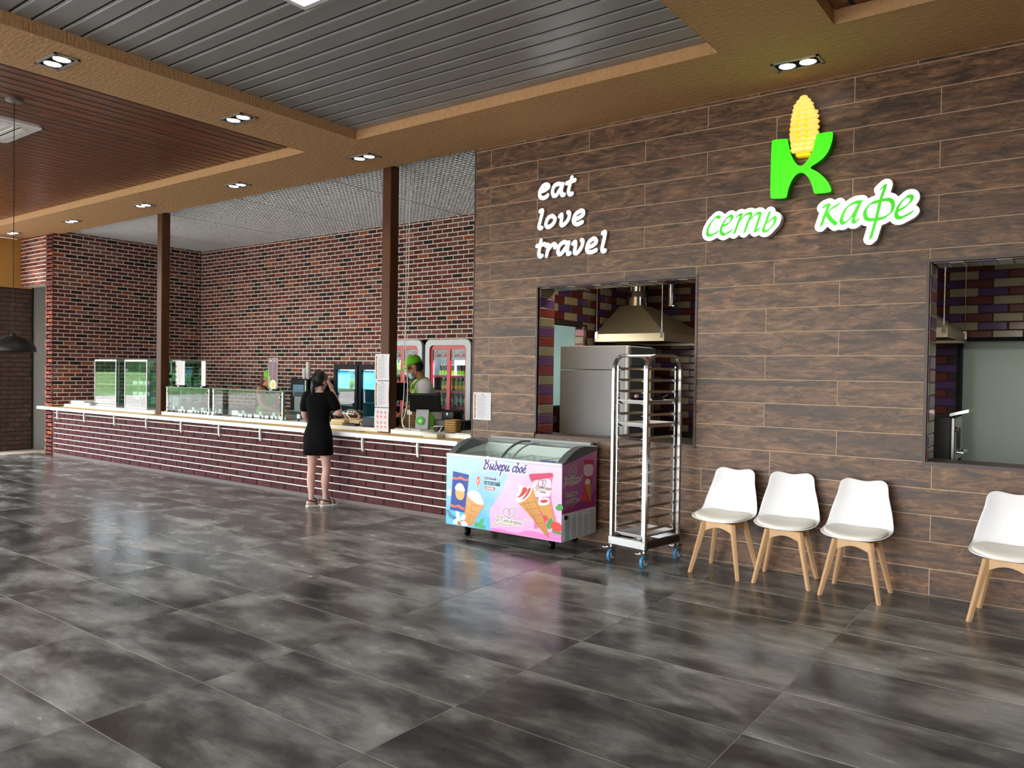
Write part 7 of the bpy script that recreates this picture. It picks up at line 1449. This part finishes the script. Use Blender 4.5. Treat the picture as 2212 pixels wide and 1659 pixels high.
# ------------------------------------------------------------------ recessed twin spots, LED panel, air conditioner, pendant
M_LAMP = mat('spot_lens', '#fffaf0', .3, emit=9, emitcol='#fff2dc')
def spot(x, y, lab):
    t = thing('twin_spot', lab, 'ceiling light', (x, y, 4.03), group='recessed twin spotlights'); L_, W_ = .178, .095
    b_ = B(); b_.box(x-L_, x+L_, y-W_, y-W_+.02, 4.022, 4.034).box(x-L_, x+L_, y+W_-.02, y+W_, 4.022, 4.034).box(x-L_, x-L_+.02, y-W_, y+W_, 4.022, 4.034).box(x+L_-.02, x+L_, y-W_, y+W_, 4.022, 4.034); b_.build('frame', mat('frame_silver', '#b4b4b0', .35, .6), t)
    B().box(x-L_+.02, x+L_-.02, y-W_+.02, y+W_-.02, 4.0302, 4.0308).build('tray', M_BLACKM, t)
    for dx in (-.078, .078):
        l = B().lathe([(.0, 4.0235), (.058, 4.0235), (.060, 4.030)], (x+dx, y, 0), 20, cap=False).build('lamp', M_LAMP, t); B().tube([(x+dx+.063*math.cos(a), y+.063*math.sin(a), 4.026) for a in [2*math.pi*k/20 for k in range(20)]], .005, 6, closed=True).build('ring', M_CHROME, l)
    s = bpy.data.lights.new('spot_light', 'SPOT'); s.energy = 35; s.spot_size = R(80); s.spot_blend = .7; s.color = (1, .93, .82); s.shadow_soft_size = .06; o = bpy.data.objects.new('spot_light', s); COL.objects.link(o); o.location = (x, y, 4.01)
for x, y, lab in ((-6.59, -3.75, 'twin spot in the beam nearest the picture corner'), (-6.62, -2.1, 'twin spot midway along the beam between the two ceilings'), (-6.62, -.48, 'twin spot in the soffit above the right bar post'), (-9.03, -.48, 'twin spot in the soffit between the two bar posts'),
                  (-11.35, -.5, 'twin spot in the soffit above the left bar post'), (-13.63, -.5, 'twin spot in the soffit above the far glass cases'), (-15.8, -.55, 'farthest twin spot in the soffit by the brick pier'), (-1.845, -.45, 'twin spot in the soffit above the corn sign')): spot(x, y, lab)
t = thing('led_panel', 'square white LED panel in the grey slatted ceiling', 'ceiling light', (-4.08, -3.4, 4.1)); x0, y1, s = -4.38, -3.10, .6
B().box(x0, x0+s, y1-.04, y1, 4.095, 4.125).box(x0, x0+s, y1-s, y1-s+.04, 4.095, 4.125).box(x0, x0+.04, y1-s+.04, y1-.04, 4.095, 4.125).box(x0+s-.04, x0+s, y1-s+.04, y1-.04, 4.095, 4.125).build('frame', M_WHITEG, t); B().box(x0+.04, x0+s-.04, y1-s+.04, y1-.04, 4.105, 4.12).build('diffuser', mat('led_diffuser', '#ffffff', .5, emit=3.5), t)
t = thing('air_conditioner', 'white ceiling cassette air conditioner in the red-brown ceiling', 'air conditioner', (-9.27, -3.41, 4.1)); x0, x1, y0, y1 = -9.75, -8.80, -3.88, -2.93
fill_shape('cover', [rrect(x0, x1, y0, y1, .06, 5), rrect(x0+.20, x1-.20, y0+.20, y1-.20, .02, 3)], .03, M_WHITEG, t, Matrix.Translation((0, 0, 4.094)))
for a in range(4):
    q = B().box(-.30, .30, -.385, -.325, -.008, 0); q.xf(Matrix.Translation(((x0+x1)/2, (y0+y1)/2, 4.094))@Matrix.Rotation(a*math.pi/2, 4, 'Z')); q.build('louvre', M_WHITEP, t)
    q = B().box(-.31, .31, -.325, -.31, -.002, .01); q.xf(Matrix.Translation(((x0+x1)/2, (y0+y1)/2, 4.094))@Matrix.Rotation(a*math.pi/2, 4, 'Z')); q.build('slot', M_BLACKM, t)
gi = B().box(x0+.2, x1-.2, y0+.2, y1-.2, 4.10, 4.105).build('grille', M_WHITEP, t)
for k in range(14): B().box(x0+.21, x1-.21, y0+.22+k*.036, y0+.232+k*.036, 4.094, 4.1).build('grille_bar', M_WHITEG, gi)
t = thing('pendant_lamp', 'dark grey dome pendant lamp hanging on a long cord at the left', 'pendant lamp', (-8.17, -3.45, 4.125)); x, y = -8.17, -3.45; M_PD = mat('pendant_grey', '#2d2c2a', .45, .3)
B().lathe([(.075, 4.125), (.072, 4.105), (.02, 4.098)], (x, y, 0), 24).build('canopy', mat('canopy_grey', '#5a5a58', .4), t, smooth=40); B().cyl((x, y, 1.93), (x, y, 4.10), .0035, 8).build('cord', M_BLACK, t)
zb = 1.755; pr = [(.188*math.cos(R(a)), zb+.15*math.sin(R(a))) for a in range(0, 88, 8)]+[(.02, zb+.15), (.014, zb+.175)]
o = B().lathe(pr, (x, y, 0), 32, cap=False).build('shade', M_PD, t, smooth=50); m = o.modifiers.new('thick', 'SOLIDIFY'); m.thickness = .004
B().sphere((x, y, zb+.06), .035, 12, 8).build('bulb', M_WHITEG, t, True); B().cyl((x, y, zb+.08), (x, y, zb+.15), .018, 10).build('socket', M_BLACK, t)
# thin cord from the kitchen hatch to the freezer
tag(B().tube(cr([(-4.50, .10, 1.01), (-4.53, -.012, 1.03), (-4.555, -.016, .99), (-4.565, -.02, .93), (-4.56, -.03, .85)], 6), .005, 6).build('freezer_cord', M_BLACK), 'black cord from the hatch sill down to the freezer', 'cord')
